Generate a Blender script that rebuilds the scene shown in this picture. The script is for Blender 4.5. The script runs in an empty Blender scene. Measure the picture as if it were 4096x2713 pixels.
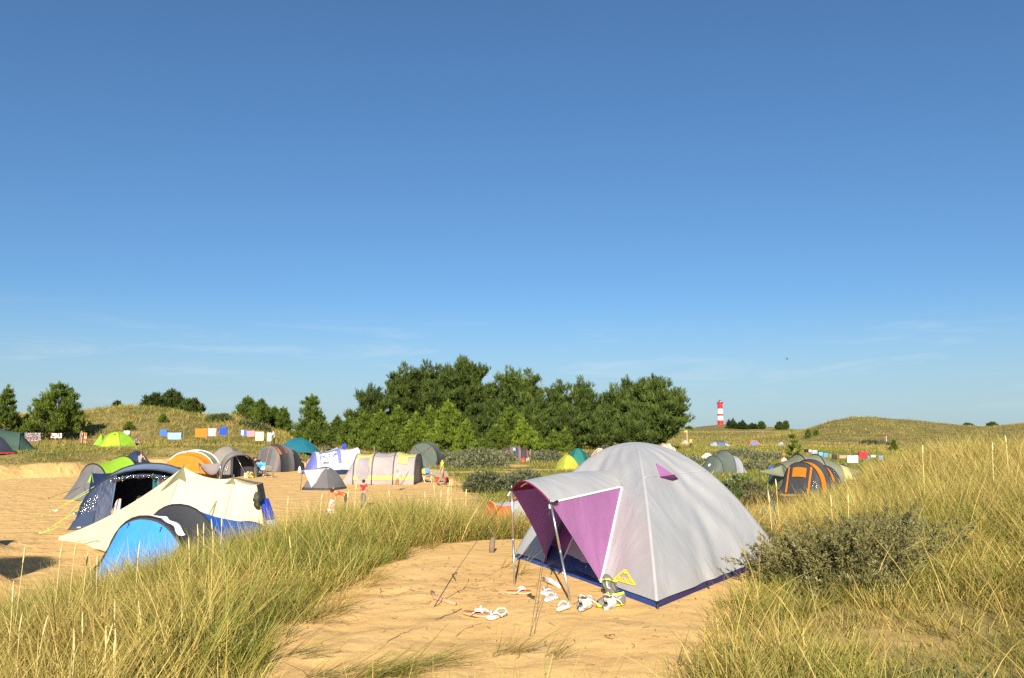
import bpy, bmesh, math, random
import numpy as np
from mathutils import Vector, Matrix
R = math.radians
sc = bpy.context.scene
col = sc.collection
rng = np.random.default_rng(7)
random.seed(7)

# ------------------------------------------------------------------ camera
F = 3215.0
CX, CY = 2048.0, 1356.5
EYE = 1.6
PITCH = math.atan((1720.0 - CY) / F)
cp, sp = math.cos(PITCH), math.sin(PITCH)
cam = bpy.data.cameras.new("camera")
cam.sensor_width = 36.0
cam.lens = F / 4096.0 * 36.0
cam.clip_start = 0.1
cam.clip_end = 20000
camo = bpy.data.objects.new("camera", cam)
col.objects.link(camo)
camo.location = (0, 0, EYE)
camo.rotation_euler = (math.pi / 2 + PITCH, 0, 0)
sc.camera = camo


def ray(px, py):
    u = (px - CX) / F
    v = (CY - py) / F
    return np.array([u, cp - v * sp, sp + v * cp])


def P(px, py, d):
    """world point seen at photo pixel (px, py) at distance y = d"""
    r = ray(px, py)
    return np.array([0, 0, EYE]) + r * (d / r[1])


def proj(p):
    x, y, z = p[0], p[1], p[2] - EYE
    zz = y * cp + z * sp
    yy = -y * sp + z * cp
    return CX + F * x / zz, CY - F * yy / zz


# ------------------------------------------------------------------ noise
def hash2(ix, iy, seed):
    h = (ix.astype(np.int64) * 374761393 + iy.astype(np.int64) * 668265263 + seed * 974634777) & 0xFFFFFFFF
    h = ((h ^ (h >> 13)) * 1274126177) & 0xFFFFFFFF
    h = (h ^ (h >> 16)) & 0xFFFFFFFF
    return h / 4294967295.0


def vnoise(x, y, seed=0):
    x = np.asarray(x, float); y = np.asarray(y, float)
    ix = np.floor(x); iy = np.floor(y)
    fx = x - ix; fy = y - iy
    fx = fx * fx * (3 - 2 * fx); fy = fy * fy * (3 - 2 * fy)
    a = hash2(ix, iy, seed); b = hash2(ix + 1, iy, seed)
    c = hash2(ix, iy + 1, seed); d = hash2(ix + 1, iy + 1, seed)
    return (a * (1 - fx) + b * fx) * (1 - fy) + (c * (1 - fx) + d * fx) * fy


def fbm(x, y, scale, oct=4, seed=0, gain=.5):
    s = 0; amp = 1; tot = 0; f = 1.0 / scale
    for k in range(oct):
        s = s + amp * vnoise(x * f, y * f, seed + k * 17)
        tot += amp; amp *= gain; f *= 2.03
    return s / tot * 2 - 1


def sstep(a, b, x):
    t = np.clip((np.asarray(x, float) - a) / (b - a), 0, 1)
    return t * t * (3 - 2 * t)


def poly_sd(x, y, poly):
    """signed distance to a polygon, negative inside"""
    x = np.asarray(x, float); y = np.asarray(y, float)
    d = np.full(np.broadcast(x, y).shape, 1e18)
    ins = np.zeros(d.shape, bool)
    n = len(poly)
    for i in range(n):
        ax, ay = poly[i]; bx, by = poly[(i + 1) % n]
        ex, ey = bx - ax, by - ay
        wx, wy = x - ax, y - ay
        t = np.clip((wx * ex + wy * ey) / (ex * ex + ey * ey), 0, 1)
        d = np.minimum(d, (wx - ex * t) ** 2 + (wy - ey * t) ** 2)
        c1 = (ay > y) != (by > y)
        xx = ax + ex * (y - ay) / (ey if abs(ey) > 1e-9 else 1e-9)
        ins ^= c1 & (x < xx)
    d = np.sqrt(d)
    return np.where(ins, -d, d)


# ------------------------------------------------------------------ terrain height
PLATEAU = [(-9.5, 1), (-6.3, 5), (-5, 9), (-4.5, 12.4), (-3.3, 15), (-2.2, 15.3), (-1.35, 13.3), (.5, 12.9), (1.4, 14.8), (2.5, 15), (3.6, 11.8), (5, 11.2),
           (7.0, 13.2), (10, 18), (14, 25.5), (21, 31), (45, 35), (70, 30), (70, -60), (-9.5, -60)]
DUNE_X = [-200, -90, -70, -60, -55, -50, -44, -40, -36, -31.6, -27.7, -24, -20, 0]
DUNE_Z = [3.0, 3.4, 3.6, 3.6, 3.9, 4.6, 3.9, 3.3, 3.3, 2.0, .4, -.7, -1.3, -1.5]
HILL_X = [-30, 40, 75, 80, 86, 92.5, 99, 106, 113, 123, 130, 140, 160, 220]
HILL_Z = [-.5, -.3, .2, 1.4, 3.7, 5.0, 4.9, 4.2, 3.7, 2.5, 2.2, 3.3, 2.6, 2]


def bank_line(x):
    return 64.5 + np.clip((x + 25) * .6, -9, 6.5) + 3.4 * fbm(x, 0 * x, 5, 4, 5)


def mound(x, y):
    w = .5 * fbm(x, y, 1.5, 3, 45)
    a = np.exp(-(((x + 13.7 + w) / 2.1) ** 4 + ((y - 16.3 + w) / 2.2) ** 4))
    b = np.exp(-(((x + 16.8 + w) / 1.9) ** 4 + ((y - 21.6 + w) / 1.7) ** 4))
    return np.maximum(a * 1.15, b * .75)


def base_z(x, y):
    x = np.asarray(x, float); y = np.asarray(y, float)
    sd = poly_sd(x, y, PLATEAU) + .5 * fbm(x, y, 2.5, 2, 31)
    # high near plateau
    zn = -.14 * np.clip(-x - 1.7, 0, 6) + .065 * np.clip(x - 2.3, 0, 5) * sstep(3, 8, y) + .03 * np.clip(x - 2.3, 0, 8)
    zn = zn + .42 * np.exp(-((x - 9.5 - (y - 20) * .45) / 2.6) ** 2) * sstep(13, 20, y)       # second ridge at the right
    zn = zn - .6 * np.exp(-(((y - 13.6 - (x - 7.5) * .12)) / 1.6) ** 2) * sstep(6.5, 9, x)     # gully between the ridges
    # low camp ground
    zc = -1.8 + 1.1 * sstep(75, 200, y) + 1.0 * sstep(180, 330, y) + .9 * sstep(330, 480, y)
    far = sstep(60, 150, y) * sstep(8, 40, x + (y - 60) * .2)
    zc = zc + far * (.55 * fbm(x, y, 22, 3, 3) + .25 * fbm(x, y, 7, 2, 4))
    zc = zc + 1.3 * sstep(150, 320, y) * fbm(x, y, 60, 3, 6) * sstep(0, 60, x + y * .2)
    # bank and dunes at the left
    bl = bank_line(x)
    lft = 1 - sstep(-22, -13.5, x + (y - 68) * .1)
    bh = 1.8 + .25 * fbm(x, y, 9, 2, 8)
    bn = y - bl + 1.6 * fbm(x, y, 2.6, 3, 9)
    zc = zc + lft * bh * (.55 * sstep(0, 1.6, bn) + .45 * sstep(1.0, 6.5, bn))
    dz = np.interp(x * 105 / np.maximum(y, 60), DUNE_X, DUNE_Z)
    rise = sstep(78, 104, y)
    fall = 1 - .75 * sstep(108, 150, y)
    zc = np.where(x < 0, zc * (1 - rise * (x < -5)) + rise * (x < -5) * (dz * fall - (1 - fall) * .5 + .35 * fbm(x, y, 9, 3, 12)), zc)
    hz = np.interp(x * 220 / np.maximum(y, 150), HILL_X, HILL_Z)
    hr = sstep(150, 218, y) * sstep(60, 80, x * 220 / np.maximum(y, 150)) * (1 - .8 * sstep(225, 330, y))
    zc = zc * (1 - hr) + hr * (hz + .5 * fbm(x, y, 14, 3, 21))
    zc = zc + 9.0 * np.exp(-(((x - 335) / 62) ** 2 + ((y - 1225) / 90) ** 2))
    # off-frame mound at the far left that shades the sand
    k = sstep(-1.5, 6.5, sd)
    z = zn * (1 - k) + zc * k
    z = z + mound(x, y) * (2.2 + .5 * fbm(x, y, 1.2, 3, 44))
    z = z + .028 * fbm(x, y, .5, 3, 51) * (1 - sstep(14, 20, y)) + .05 * fbm(x, y, 1.3, 3, 52) * sstep(3, 4, np.hypot(x - 1.7, y - 10.4))
    z = z - .055 * np.clip(fbm(x, y, .34, 2, 53) - .12, 0, 1) * (y < 17)
    flat = sstep(2.0, 3.2, np.maximum(np.abs((x - 1.72) * .8 + (y - 10.4) * .6), np.abs(-(x - 1.72) * .6 + (y - 10.4) * .8)))
    return z * flat + 0.0 * (1 - flat)


def gz(x, y):
    return float(base_z(np.array([x]), np.array([y]))[0])


def G(px, py, zoff=0.0):
    """ground point seen at a photo pixel"""
    r = ray(px, py)
    t = np.concatenate([np.arange(2, 30, .03), np.arange(30, 400, .3)])
    x = r[0] * t; y = r[1] * t; z = EYE + r[2] * t
    below = z <= base_z(x, y)
    i = int(np.argmax(below)) if below.any() else len(t) - 1
    return np.array([x[i], y[i], z[i] + zoff])


def at(px, d):
    p = P(px, 1900, d)
    return np.array([p[0], d, gz(p[0], d)])


# ------------------------------------------------------------------ materials
MATS = {}


def new_mat(name):
    m = bpy.data.materials.new(name); m.use_nodes = True
    nt = m.node_tree
    b = nt.nodes['Principled BSDF']
    return m, nt, b


def srgb(r, g, b):
    f = lambda c: (c / 255 / 12.92) if c <= 10 else ((c / 255 + .055) / 1.055) ** 2.4
    return (f(r), f(g), f(b))


def fabric(name, c, rough=.62, trans=.18, wr=.35, scale=5.0, metal=0.0, dirt=.12):
    if name in MATS: return MATS[name]
    m, nt, b = new_mat(name)
    N = nt.nodes; L = nt.links
    tc = N.new('ShaderNodeTexCoord')
    mp = N.new('ShaderNodeMapping'); mp.inputs['Scale'].default_value = (1, 1, .35)
    L.new(tc.outputs['Object'], mp.inputs[0])
    nz = N.new('ShaderNodeTexNoise'); nz.inputs['Scale'].default_value = scale; nz.inputs['Detail'].default_value = 4
    nz.inputs['Distortion'].default_value = .6
    L.new(mp.outputs[0], nz.inputs['Vector'])
    bp = N.new('ShaderNodeBump'); bp.inputs['Strength'].default_value = wr; bp.inputs['Distance'].default_value = .05
    L.new(nz.outputs['Fac'], bp.inputs['Height'])
    n2 = N.new('ShaderNodeTexNoise'); n2.inputs['Scale'].default_value = 1.7; n2.inputs['Detail'].default_value = 5
    L.new(tc.outputs['Object'], n2.inputs['Vector'])
    mr = N.new('ShaderNodeMapRange'); mr.inputs['From Min'].default_value = .3; mr.inputs['From Max'].default_value = .75
    mr.inputs['To Min'].default_value = 1.0 + dirt; mr.inputs['To Max'].default_value = 1.0 - dirt
    L.new(n2.outputs['Fac'], mr.inputs['Value'])
    vm = N.new('ShaderNodeVectorMath'); vm.operation = 'SCALE'; vm.inputs[0].default_value = c
    L.new(mr.outputs[0], vm.inputs['Scale'])
    L.new(vm.outputs[0], b.inputs['Base Color'])
    b.inputs['Roughness'].default_value = rough
    b.inputs['Metallic'].default_value = metal
    b.inputs['Specular IOR Level'].default_value = .22
    L.new(bp.outputs[0], b.inputs['Normal'])
    if trans > 0:
        t = N.new('ShaderNodeBsdfTranslucent'); L.new(vm.outputs[0], t.inputs['Color']); L.new(bp.outputs[0], t.inputs['Normal'])
        mx = N.new('ShaderNodeMixShader'); mx.inputs[0].default_value = trans
        L.new(b.outputs[0], mx.inputs[1]); L.new(t.outputs[0], mx.inputs[2])
        L.new(mx.outputs[0], N['Material Output'].inputs['Surface'])
    MATS[name] = m
    return m


def plain(name, c, rough=.5, metal=0.0, var=.1, vs=9.0):
    if name in MATS: return MATS[name]
    m, nt, b = new_mat(name)
    N = nt.nodes; L = nt.links
    tc = N.new('ShaderNodeTexCoord')
    n2 = N.new('ShaderNodeTexNoise'); n2.inputs['Scale'].default_value = vs; n2.inputs['Detail'].default_value = 4
    L.new(tc.outputs['Object'], n2.inputs['Vector'])
    mr = N.new('ShaderNodeMapRange'); mr.inputs['To Min'].default_value = 1 - var; mr.inputs['To Max'].default_value = 1 + var
    L.new(n2.outputs['Fac'], mr.inputs['Value'])
    vm = N.new('ShaderNodeVectorMath'); vm.operation = 'SCALE'; vm.inputs[0].default_value = c
    L.new(mr.outputs[0], vm.inputs['Scale'])
    L.new(vm.outputs[0], b.inputs['Base Color'])
    b.inputs['Roughness'].default_value = rough; b.inputs['Metallic'].default_value = metal
    b.inputs['Specular IOR Level'].default_value = .35
    MATS[name] = m
    return m


def striped(name, cols, scale, axis=0, rough=.8):
    """woven stripes across one object axis"""
    if name in MATS: return MATS[name]
    m, nt, b = new_mat(name)
    N = nt.nodes; L = nt.links
    tc = N.new('ShaderNodeTexCoord'); sx = N.new('ShaderNodeSeparateXYZ'); L.new(tc.outputs['Object'], sx.inputs[0])
    mu = N.new('ShaderNodeMath'); mu.operation = 'MULTIPLY'; mu.inputs[1].default_value = scale
    L.new(sx.outputs[axis], mu.inputs[0])
    fr = N.new('ShaderNodeMath'); fr.operation = 'FRACT'; L.new(mu.outputs[0], fr.inputs[0])
    rp = N.new('ShaderNodeValToRGB'); rp.color_ramp.interpolation = 'CONSTANT'
    e = rp.color_ramp.elements
    while len(e) < len(cols): e.new(.5)
    for i, c in enumerate(cols):
        e[i].position = i / len(cols); e[i].color = (*c, 1)
    L.new(fr.outputs[0], rp.inputs[0]); L.new(rp.outputs[0], b.inputs['Base Color'])
    b.inputs['Roughness'].default_value = rough
    MATS[name] = m
    return m


def blotch(name, cols, scale, rough=.8):
    """printed cloth in patches"""
    if name in MATS: return MATS[name]
    m, nt, b = new_mat(name)
    N = nt.nodes; L = nt.links
    tc = N.new('ShaderNodeTexCoord'); v = N.new('ShaderNodeTexVoronoi'); v.inputs['Scale'].default_value = scale
    L.new(tc.outputs['Object'], v.inputs['Vector'])
    sx = N.new('ShaderNodeSeparateColor'); L.new(v.outputs['Color'], sx.inputs[0])
    rp = N.new('ShaderNodeValToRGB'); rp.color_ramp.interpolation = 'CONSTANT'
    e = rp.color_ramp.elements
    while len(e) < len(cols): e.new(.5)
    for i, c in enumerate(cols):
        e[i].position = i / len(cols); e[i].color = (*c, 1)
    L.new(sx.outputs[0], rp.inputs[0]); L.new(rp.outputs[0], b.inputs['Base Color'])
    b.inputs['Roughness'].default_value = rough
    MATS[name] = m
    return m


def clear_film(name):
    """crumpled clear plastic window"""
    if name in MATS: return MATS[name]
    m, nt, b = new_mat(name)
    N = nt.nodes; L = nt.links
    b.inputs['Base Color'].default_value = (.35, .38, .42, 1); b.inputs['Roughness'].default_value = .08
    b.inputs['Specular IOR Level'].default_value = 1.0
    tc = N.new('ShaderNodeTexCoord'); nz = N.new('ShaderNodeTexNoise'); nz.inputs['Scale'].default_value = 7; nz.inputs['Detail'].default_value = 3
    nz.inputs['Distortion'].default_value = 1.5
    L.new(tc.outputs['Object'], nz.inputs['Vector'])
    bp = N.new('ShaderNodeBump'); bp.inputs['Strength'].default_value = 1; bp.inputs['Distance'].default_value = .12
    L.new(nz.outputs['Fac'], bp.inputs['Height'])
    gl = N.new('ShaderNodeBsdfGlossy'); gl.inputs['Roughness'].default_value = .12; L.new(bp.outputs[0], gl.inputs['Normal'])
    tr = N.new('ShaderNodeBsdfTransparent')
    mx = N.new('ShaderNodeMixShader'); mx.inputs[0].default_value = .22
    L.new(tr.outputs[0], mx.inputs[1]); L.new(gl.outputs[0], mx.inputs[2])
    L.new(mx.outputs[0], N['Material Output'].inputs['Surface'])
    MATS[name] = m
    return m


def attr_mat(name, trans=.3, rough=.55, spec=.25):
    """colour of each blade or leaf, kept on the mesh"""
    if name in MATS: return MATS[name]
    m, nt, b = new_mat(name)
    N = nt.nodes; L = nt.links
    a = N.new('ShaderNodeAttribute'); a.attribute_name = 'tint'
    L.new(a.outputs['Color'], b.inputs['Base Color'])
    b.inputs['Roughness'].default_value = rough; b.inputs['Specular IOR Level'].default_value = spec
    t = N.new('ShaderNodeBsdfTranslucent'); L.new(a.outputs['Color'], t.inputs['Color'])
    mx = N.new('ShaderNodeMixShader'); mx.inputs[0].default_value = trans
    L.new(b.outputs[0], mx.inputs[1]); L.new(t.outputs[0], mx.inputs[2])
    L.new(mx.outputs[0], N['Material Output'].inputs['Surface'])
    MATS[name] = m
    return m


# ------------------------------------------------------------------ mesh helpers
def obj(name, V, Fc, mat, parent=None, smooth=True):
    me = bpy.data.meshes.new(name)
    me.from_pydata([tuple(map(float, v)) for v in V], [], [tuple(int(i) for i in f) for f in Fc])
    if isinstance(mat, (list, tuple)):
        for q in mat: me.materials.append(q)
    elif mat: me.materials.append(mat)
    if smooth: me.shade_smooth()
    o = bpy.data.objects.new(name, me)
    col.objects.link(o)
    if parent: o.parent = parent
    return o


def quads_obj(name, V, Q, C, mat, parent=None, smooth=False):
    """V (n,3), Q (m,4) quads, C (n,3) colour per vertex"""
    me = bpy.data.meshes.new(name)
    n, m = len(V), len(Q)
    me.vertices.add(n); me.vertices.foreach_set('co', np.ascontiguousarray(V, dtype=np.float32).ravel())
    me.loops.add(m * 4); me.loops.foreach_set('vertex_index', np.ascontiguousarray(Q, dtype=np.int32).ravel())
    me.polygons.add(m); me.polygons.foreach_set('loop_start', np.arange(0, m * 4, 4, dtype=np.int32))
    if C is not None:
        at_ = me.attributes.new('tint', 'FLOAT_COLOR', 'POINT')
        cc = np.ones((n, 4), np.float32); cc[:, :3] = C
        at_.data.foreach_set('color', cc.ravel())
    me.update(calc_edges=True)
    if smooth: me.shade_smooth()
    me.materials.append(mat)
    o = bpy.data.objects.new(name, me); col.objects.link(o)
    if parent: o.parent = parent
    return o


def tag(o, label=None, cat=None, group=None, kind=None):
    if label: o['label'] = label
    if cat: o['category'] = cat
    if group: o['group'] = group
    if kind: o['kind'] = kind
    return o


def thing(name, label, cat, loc, rz=0, group=None):
    o = bpy.data.objects.new(name, None); col.objects.link(o)
    o.location = tuple(map(float, loc)); o.rotation_euler = (0, 0, rz); o.empty_display_size = .2
    return tag(o, label, cat, group)


class MB:
    """collects pieces into one mesh"""
    def __init__(s): s.V = []; s.F = []

    def add(s, V, Fc):
        b = len(s.V); s.V += [tuple(v) for v in V]; s.F += [tuple(i + b for i in f) for f in Fc]; return s

    def tube(s, pts, r, n=6, cap=True):
        pts = [np.array(p, float) for p in pts]
        m = len(pts); rr = [r] * m if np.isscalar(r) else r
        V = []; Fc = []
        up = np.array([0.13, .21, 1.0])
        for i, p in enumerate(pts):
            t = pts[min(i + 1, m - 1)] - pts[max(i - 1, 0)]
            t = t / (np.linalg.norm(t) + 1e-9)
            u = up if abs(t @ up) / np.linalg.norm(up) < .95 else np.array([1.0, .2, 0])
            a = np.cross(t, u); a /= np.linalg.norm(a); b = np.cross(t, a)
            for k in range(n):
                w = 2 * math.pi * k / n
                V.append(p + rr[i] * (math.cos(w) * a + math.sin(w) * b))
        for i in range(m - 1):
            for k in range(n):
                Fc.append((i * n + k, i * n + (k + 1) % n, (i + 1) * n + (k + 1) % n, (i + 1) * n + k))
        if cap:
            Fc.append(tuple(range(n))[::-1]); Fc.append(tuple((m - 1) * n + k for k in range(n)))
        return s.add(V, Fc)

    def box(s, c, d, rz=0, tilt=None):
        c = np.array(c, float); d = np.array(d, float) / 2
        M = np.array([[math.cos(rz), -math.sin(rz), 0], [math.sin(rz), math.cos(rz), 0], [0, 0, 1]])
        if tilt is not None: M = M @ tilt
        V = [c + M @ (d * np.array(q)) for q in [(-1, -1, -1), (1, -1, -1), (1, 1, -1), (-1, 1, -1), (-1, -1, 1), (1, -1, 1), (1, 1, 1), (-1, 1, 1)]]
        return s.add(V, [(3, 2, 1, 0), (4, 5, 6, 7), (0, 1, 5, 4), (1, 2, 6, 5), (2, 3, 7, 6), (3, 0, 4, 7)])

    def lathe(s, prof, c=(0, 0, 0), n=16):
        V = []; Fc = []
        for (r, z) in prof:
            for k in range(n):
                a = 2 * math.pi * k / n
                V.append((c[0] + r * math.cos(a), c[1] + r * math.sin(a), c[2] + z))
        for i in range(len(prof) - 1):
            for k in range(n):
                Fc.append((i * n + k, i * n + (k + 1) % n, (i + 1) * n + (k + 1) % n, (i + 1) * n + k))
        return s.add(V, Fc)

    def grid(s, pts):
        """pts: rows of points"""
        nr, nc = len(pts), len(pts[0])
        V = [p for row in pts for p in row]
        return s.add(V, [(i * nc + j, i * nc + j + 1, (i + 1) * nc + j + 1, (i + 1) * nc + j) for i in range(nr - 1) for j in range(nc - 1)])

    def done(s, name, mat, parent=None, smooth=True):
        return obj(name, s.V, s.F, mat, parent, smooth)


def bevel(o, w=.01, seg=2):
    m = o.modifiers.new('bevel', 'BEVEL'); m.width = w; m.segments = seg; m.limit_method = 'ANGLE'
    return o


CUR = [np.array([0, 0, .3])]


def nout(S, u, v):
    """unit normal that points away from the middle of the tent"""
    n = nrm(S, u, v)
    return n if n @ (np.array(S(u, v)) - CUR[0]) >= 0 else -n


def nrm(S, u, v, e=2e-3):
    a = np.array(S(min(u + e, 1), v)) - np.array(S(max(u - e, 0), v))
    b = np.array(S(u, min(v + e, 1))) - np.array(S(u, max(v - e, 0)))
    n = np.cross(a, b); l = np.linalg.norm(n)
    return n / l if l > 1e-12 else np.array([0, 0, 1.0])


def patch(name, S, mat, parent, u0=0, u1=1, v0=0, v1=1, nu=12, nv=12, off=0.0, rnd=0.0):
    """a region of a parametric surface; off lifts it along the outward normal"""
    rows = []
    for i in range(nu + 1):
        row = []
        for j in range(nv + 1):
            a, b = i / nu * 2 - 1, j / nv * 2 - 1
            if rnd:                                     # square to rounded square
                a2 = a * math.sqrt(1 - rnd * b * b / 2); b2 = b * math.sqrt(1 - rnd * a * a / 2); a, b = a2, b2
            u = u0 + (u1 - u0) * (a + 1) / 2; v = v0 + (v1 - v0) * (b + 1) / 2
            p = np.array(S(u, v))
            if off: p = p + nout(S, u, v) * abs(off)
            row.append(p)
        rows.append(row)
    return MB().grid(rows).done(name, mat, parent)


def lace(name, S, pts, r, mat, parent, off=0.0, n=5):
    """a tube that follows points (u, v) of a surface"""
    return MB().tube([np.array(S(u, v)) + nout(S, u, v) * abs(off) for u, v in pts], r, n).done(name, mat, parent)
# ------------------------------------------------------------------ light and sky
# the sun stands behind the camera, a little to the left
SUN_EL = R(30)
sv = Vector((-.06, -1, 0)).normalized() * math.cos(SUN_EL) + Vector((0, 0, math.sin(SUN_EL)))
sun = bpy.data.lights.new("sun", 'SUN'); sun.energy = 4.9; sun.angle = R(.53); sun.color = (1, .93, .80)
suno = bpy.data.objects.new("sun", sun); col.objects.link(suno)
suno.rotation_euler = (-sv).to_track_quat('-Z', 'Y').to_euler()
suno.location = (-5, -30, 30)
w = bpy.data.worlds.new("World"); sc.world = w; w.use_nodes = True
nt = w.node_tree; N = nt.nodes; L = nt.links
bg = N['Background']
sky = N.new('ShaderNodeTexSky'); sky.sky_type = 'NISHITA'; sky.sun_disc = False
sky.sun_elevation = SUN_EL
# sky rotation: 0 puts the sun at +Y, positive turns it clockwise seen from above
sky.sun_rotation = math.atan2(sv.x, sv.y)
sky.air_density = 1.0; sky.dust_density = .35; sky.ozone_density = 2.2; sky.altitude = 0
hs = N.new('ShaderNodeHueSaturation'); hs.inputs['Saturation'].default_value = 1.0; hs.inputs['Value'].default_value = 1.0
ga = N.new('ShaderNodeGamma'); ga.inputs['Gamma'].default_value = .85
L.new(sky.outputs[0], ga.inputs['Color'])
tint = N.new('ShaderNodeMixRGB'); tint.blend_type = 'MULTIPLY'; tint.inputs[0].default_value = 1; tint.inputs[2].default_value = (.350, .548, .742, 1)
L.new(ga.outputs[0], tint.inputs[1]); L.new(tint.outputs[0], hs.inputs['Color'])
tc = N.new('ShaderNodeTexCoord'); sep = N.new('ShaderNodeSeparateXYZ'); L.new(tc.outputs['Generated'], sep.inputs[0])
# thin wisps of cirrus low over the horizon
mp = N.new('ShaderNodeMapping'); mp.inputs['Scale'].default_value = (5, 5, 42); mp.inputs['Location'].default_value = (1.3, .2, 3.1)
mp.inputs['Rotation'].default_value = (0, R(-3), 0)
L.new(tc.outputs['Generated'], mp.inputs[0])
nz = N.new('ShaderNodeTexNoise'); nz.inputs['Scale'].default_value = 1.1; nz.inputs['Detail'].default_value = 7; nz.inputs['Roughness'].default_value = .62
nz.inputs['Distortion'].default_value = .5
L.new(mp.outputs[0], nz.inputs['Vector'])
cr = N.new('ShaderNodeMapRange'); cr.inputs['From Min'].default_value = .52; cr.inputs['From Max'].default_value = .76; cr.inputs['To Max'].default_value = .46
L.new(nz.outputs['Fac'], cr.inputs['Value'])
b1 = N.new('ShaderNodeMapRange'); b1.inputs['From Min'].default_value = .0; b1.inputs['From Max'].default_value = .05
L.new(sep.outputs['Z'], b1.inputs['Value'])
b2 = N.new('ShaderNodeMapRange'); b2.inputs['From Min'].default_value = .15; b2.inputs['From Max'].default_value = .09
L.new(sep.outputs['Z'], b2.inputs['Value'])
m1 = N.new('ShaderNodeMath'); m1.operation = 'MULTIPLY'; L.new(b1.outputs[0], m1.inputs[0]); L.new(b2.outputs[0], m1.inputs[1])
m2 = N.new('ShaderNodeMath'); m2.operation = 'MULTIPLY'; L.new(m1.outputs[0], m2.inputs[0]); L.new(cr.outputs[0], m2.inputs[1])
mix = N.new('ShaderNodeMixRGB'); mix.inputs[2].default_value = (3.4, 4.0, 4.3, 1)
hz_ = N.new('ShaderNodeMapRange'); hz_.interpolation_type = 'SMOOTHSTEP'; hz_.inputs['From Min'].default_value = .17; hz_.inputs['From Max'].default_value = -.01; hz_.inputs['To Max'].default_value = .62
L.new(sep.outputs['Z'], hz_.inputs['Value'])
pale = N.new('ShaderNodeMixRGB'); pale.inputs[2].default_value = (2.45, 3.05, 3.4, 1)      # the pale air low over the sea
L.new(hz_.outputs[0], pale.inputs[0]); L.new(hs.outputs[0], pale.inputs[1])
L.new(m2.outputs[0], mix.inputs[0]); L.new(pale.outputs[0], mix.inputs[1])
L.new(mix.outputs[0], bg.inputs[0])
bg.inputs[1].default_value = .10
vs = sc.view_settings; vs.view_transform = 'Standard'; vs.look = 'None'; vs.gamma = 1; vs.exposure = 1.0
sc.render.film_transparent = False
sc.cycles.use_denoising = False
sc.cycles.max_bounces = 7; sc.cycles.transparent_max_bounces = 12
sc.cycles.diffuse_bounces = 3
sc.cycles.sample_clamp_indirect = 6

# ------------------------------------------------------------------ where sand lies open
NEAR_SAND = [tuple(G(*q)[:2]) for q in [(1000, 2900), (1090, 2640), (1130, 2555), (1180, 2490), (1290, 2400), (1440, 2318), (1590, 2240), (1670, 2190)]]
NEAR_SAND += [(-.78, 12.05), (0, 12.3), (1.9, 12.8), (3.7, 10.5)]
NEAR_SAND += [tuple(G(*q)[:2]) for q in [(2960, 2345), (2955, 2420), (2890, 2500), (2800, 2600), (2700, 2713), (2600, 2950)]]
CAMP_SAND = [(-70, 10), (-9, 10), (-5.5, 17), (-3.2, 20), (-1.6, 30), (-2.3, 41), (-3, 52), (-5, 62), (-7, 70), (-12, 74), (-17, 77), (-70, 77)]
SPOTS = [(-2, 66, 4.5, 1.2), (12.5, 43, 2.6, .9), (15.6, 65, 1.6, 1.3), (19.5, 56, 2.0, 1.6), (2.4, 70, 4, 1.2), (-.5, 77, 2.5, 3)]


def veg(x, y):
    """0 = bare sand, 1 = thick growth"""
    x = np.asarray(x, float); y = np.asarray(y, float)
    n = fbm(x, y, 2.2, 3, 71)
    bl = y - bank_line(x)
    a = poly_sd(x, y, NEAR_SAND) + .16 * fbm(x, y, .7, 3, 72)
    b = poly_sd(x, y, CAMP_SAND)
    b = np.where(x < -13, np.maximum(b, bl - 1.1), b) + 1.3 * fbm(x, y, 4, 3, 73)
    v = sstep(-.02, .22, a)
    v = np.minimum(v, np.where(y > 9.9, sstep(-.3, 1.2, b), 1))
    for (sx, sy, rx, ry) in SPOTS:
        d = np.hypot((x - sx) / rx, (y - sy) / ry)
        v = np.minimum(v, sstep(.8, 1.4, d + .35 * n))
    # eroded face of the bank and blow-outs on the left dunes
    bare = sstep(-2, .3, bl) * (1 - sstep(1.2, 3.2, bl + 3.2 * fbm(x, y, 5, 3, 77))) * (x < -12)
    v = np.minimum(v, 1 - .9 * bare)
    v = np.maximum(v, sstep(.45, .75, mound(x, y)))
    blow = sstep(.22, .5, fbm(x, y, 8, 3, 75)) * sstep(86, 95, y) * (x < -25) * (y < 125)
    v = np.minimum(v, 1 - .85 * blow)
    blow2 = sstep(.3, .5, fbm(x, y, 30, 3, 76)) * sstep(150, 200, y) * (x > 20)
    v = np.minimum(v, 1 - .6 * blow2)
    # thin, trampled growth at the right of the near tent and on the low track
    thin = np.exp(-(((x - 2.75) / .85) ** 2 + ((y - 6.1) / 1.5) ** 2))
    v = np.minimum(v, 1 - .45 * thin * sstep(-.6, .25, n + .1))
    return v


# ------------------------------------------------------------------ ground sheet
def axis(lo, hi, step, far_lo, far_hi, ratio):
    mid = list(np.arange(lo, hi, step))
    a = []; s = step; p = lo
    while p > far_lo: s *= ratio; p -= s; a.append(p)
    c = []; s = step; p = mid[-1]
    while p < far_hi: s *= ratio; p += s; c.append(p)
    return np.array(a[::-1] + mid + c)


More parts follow.
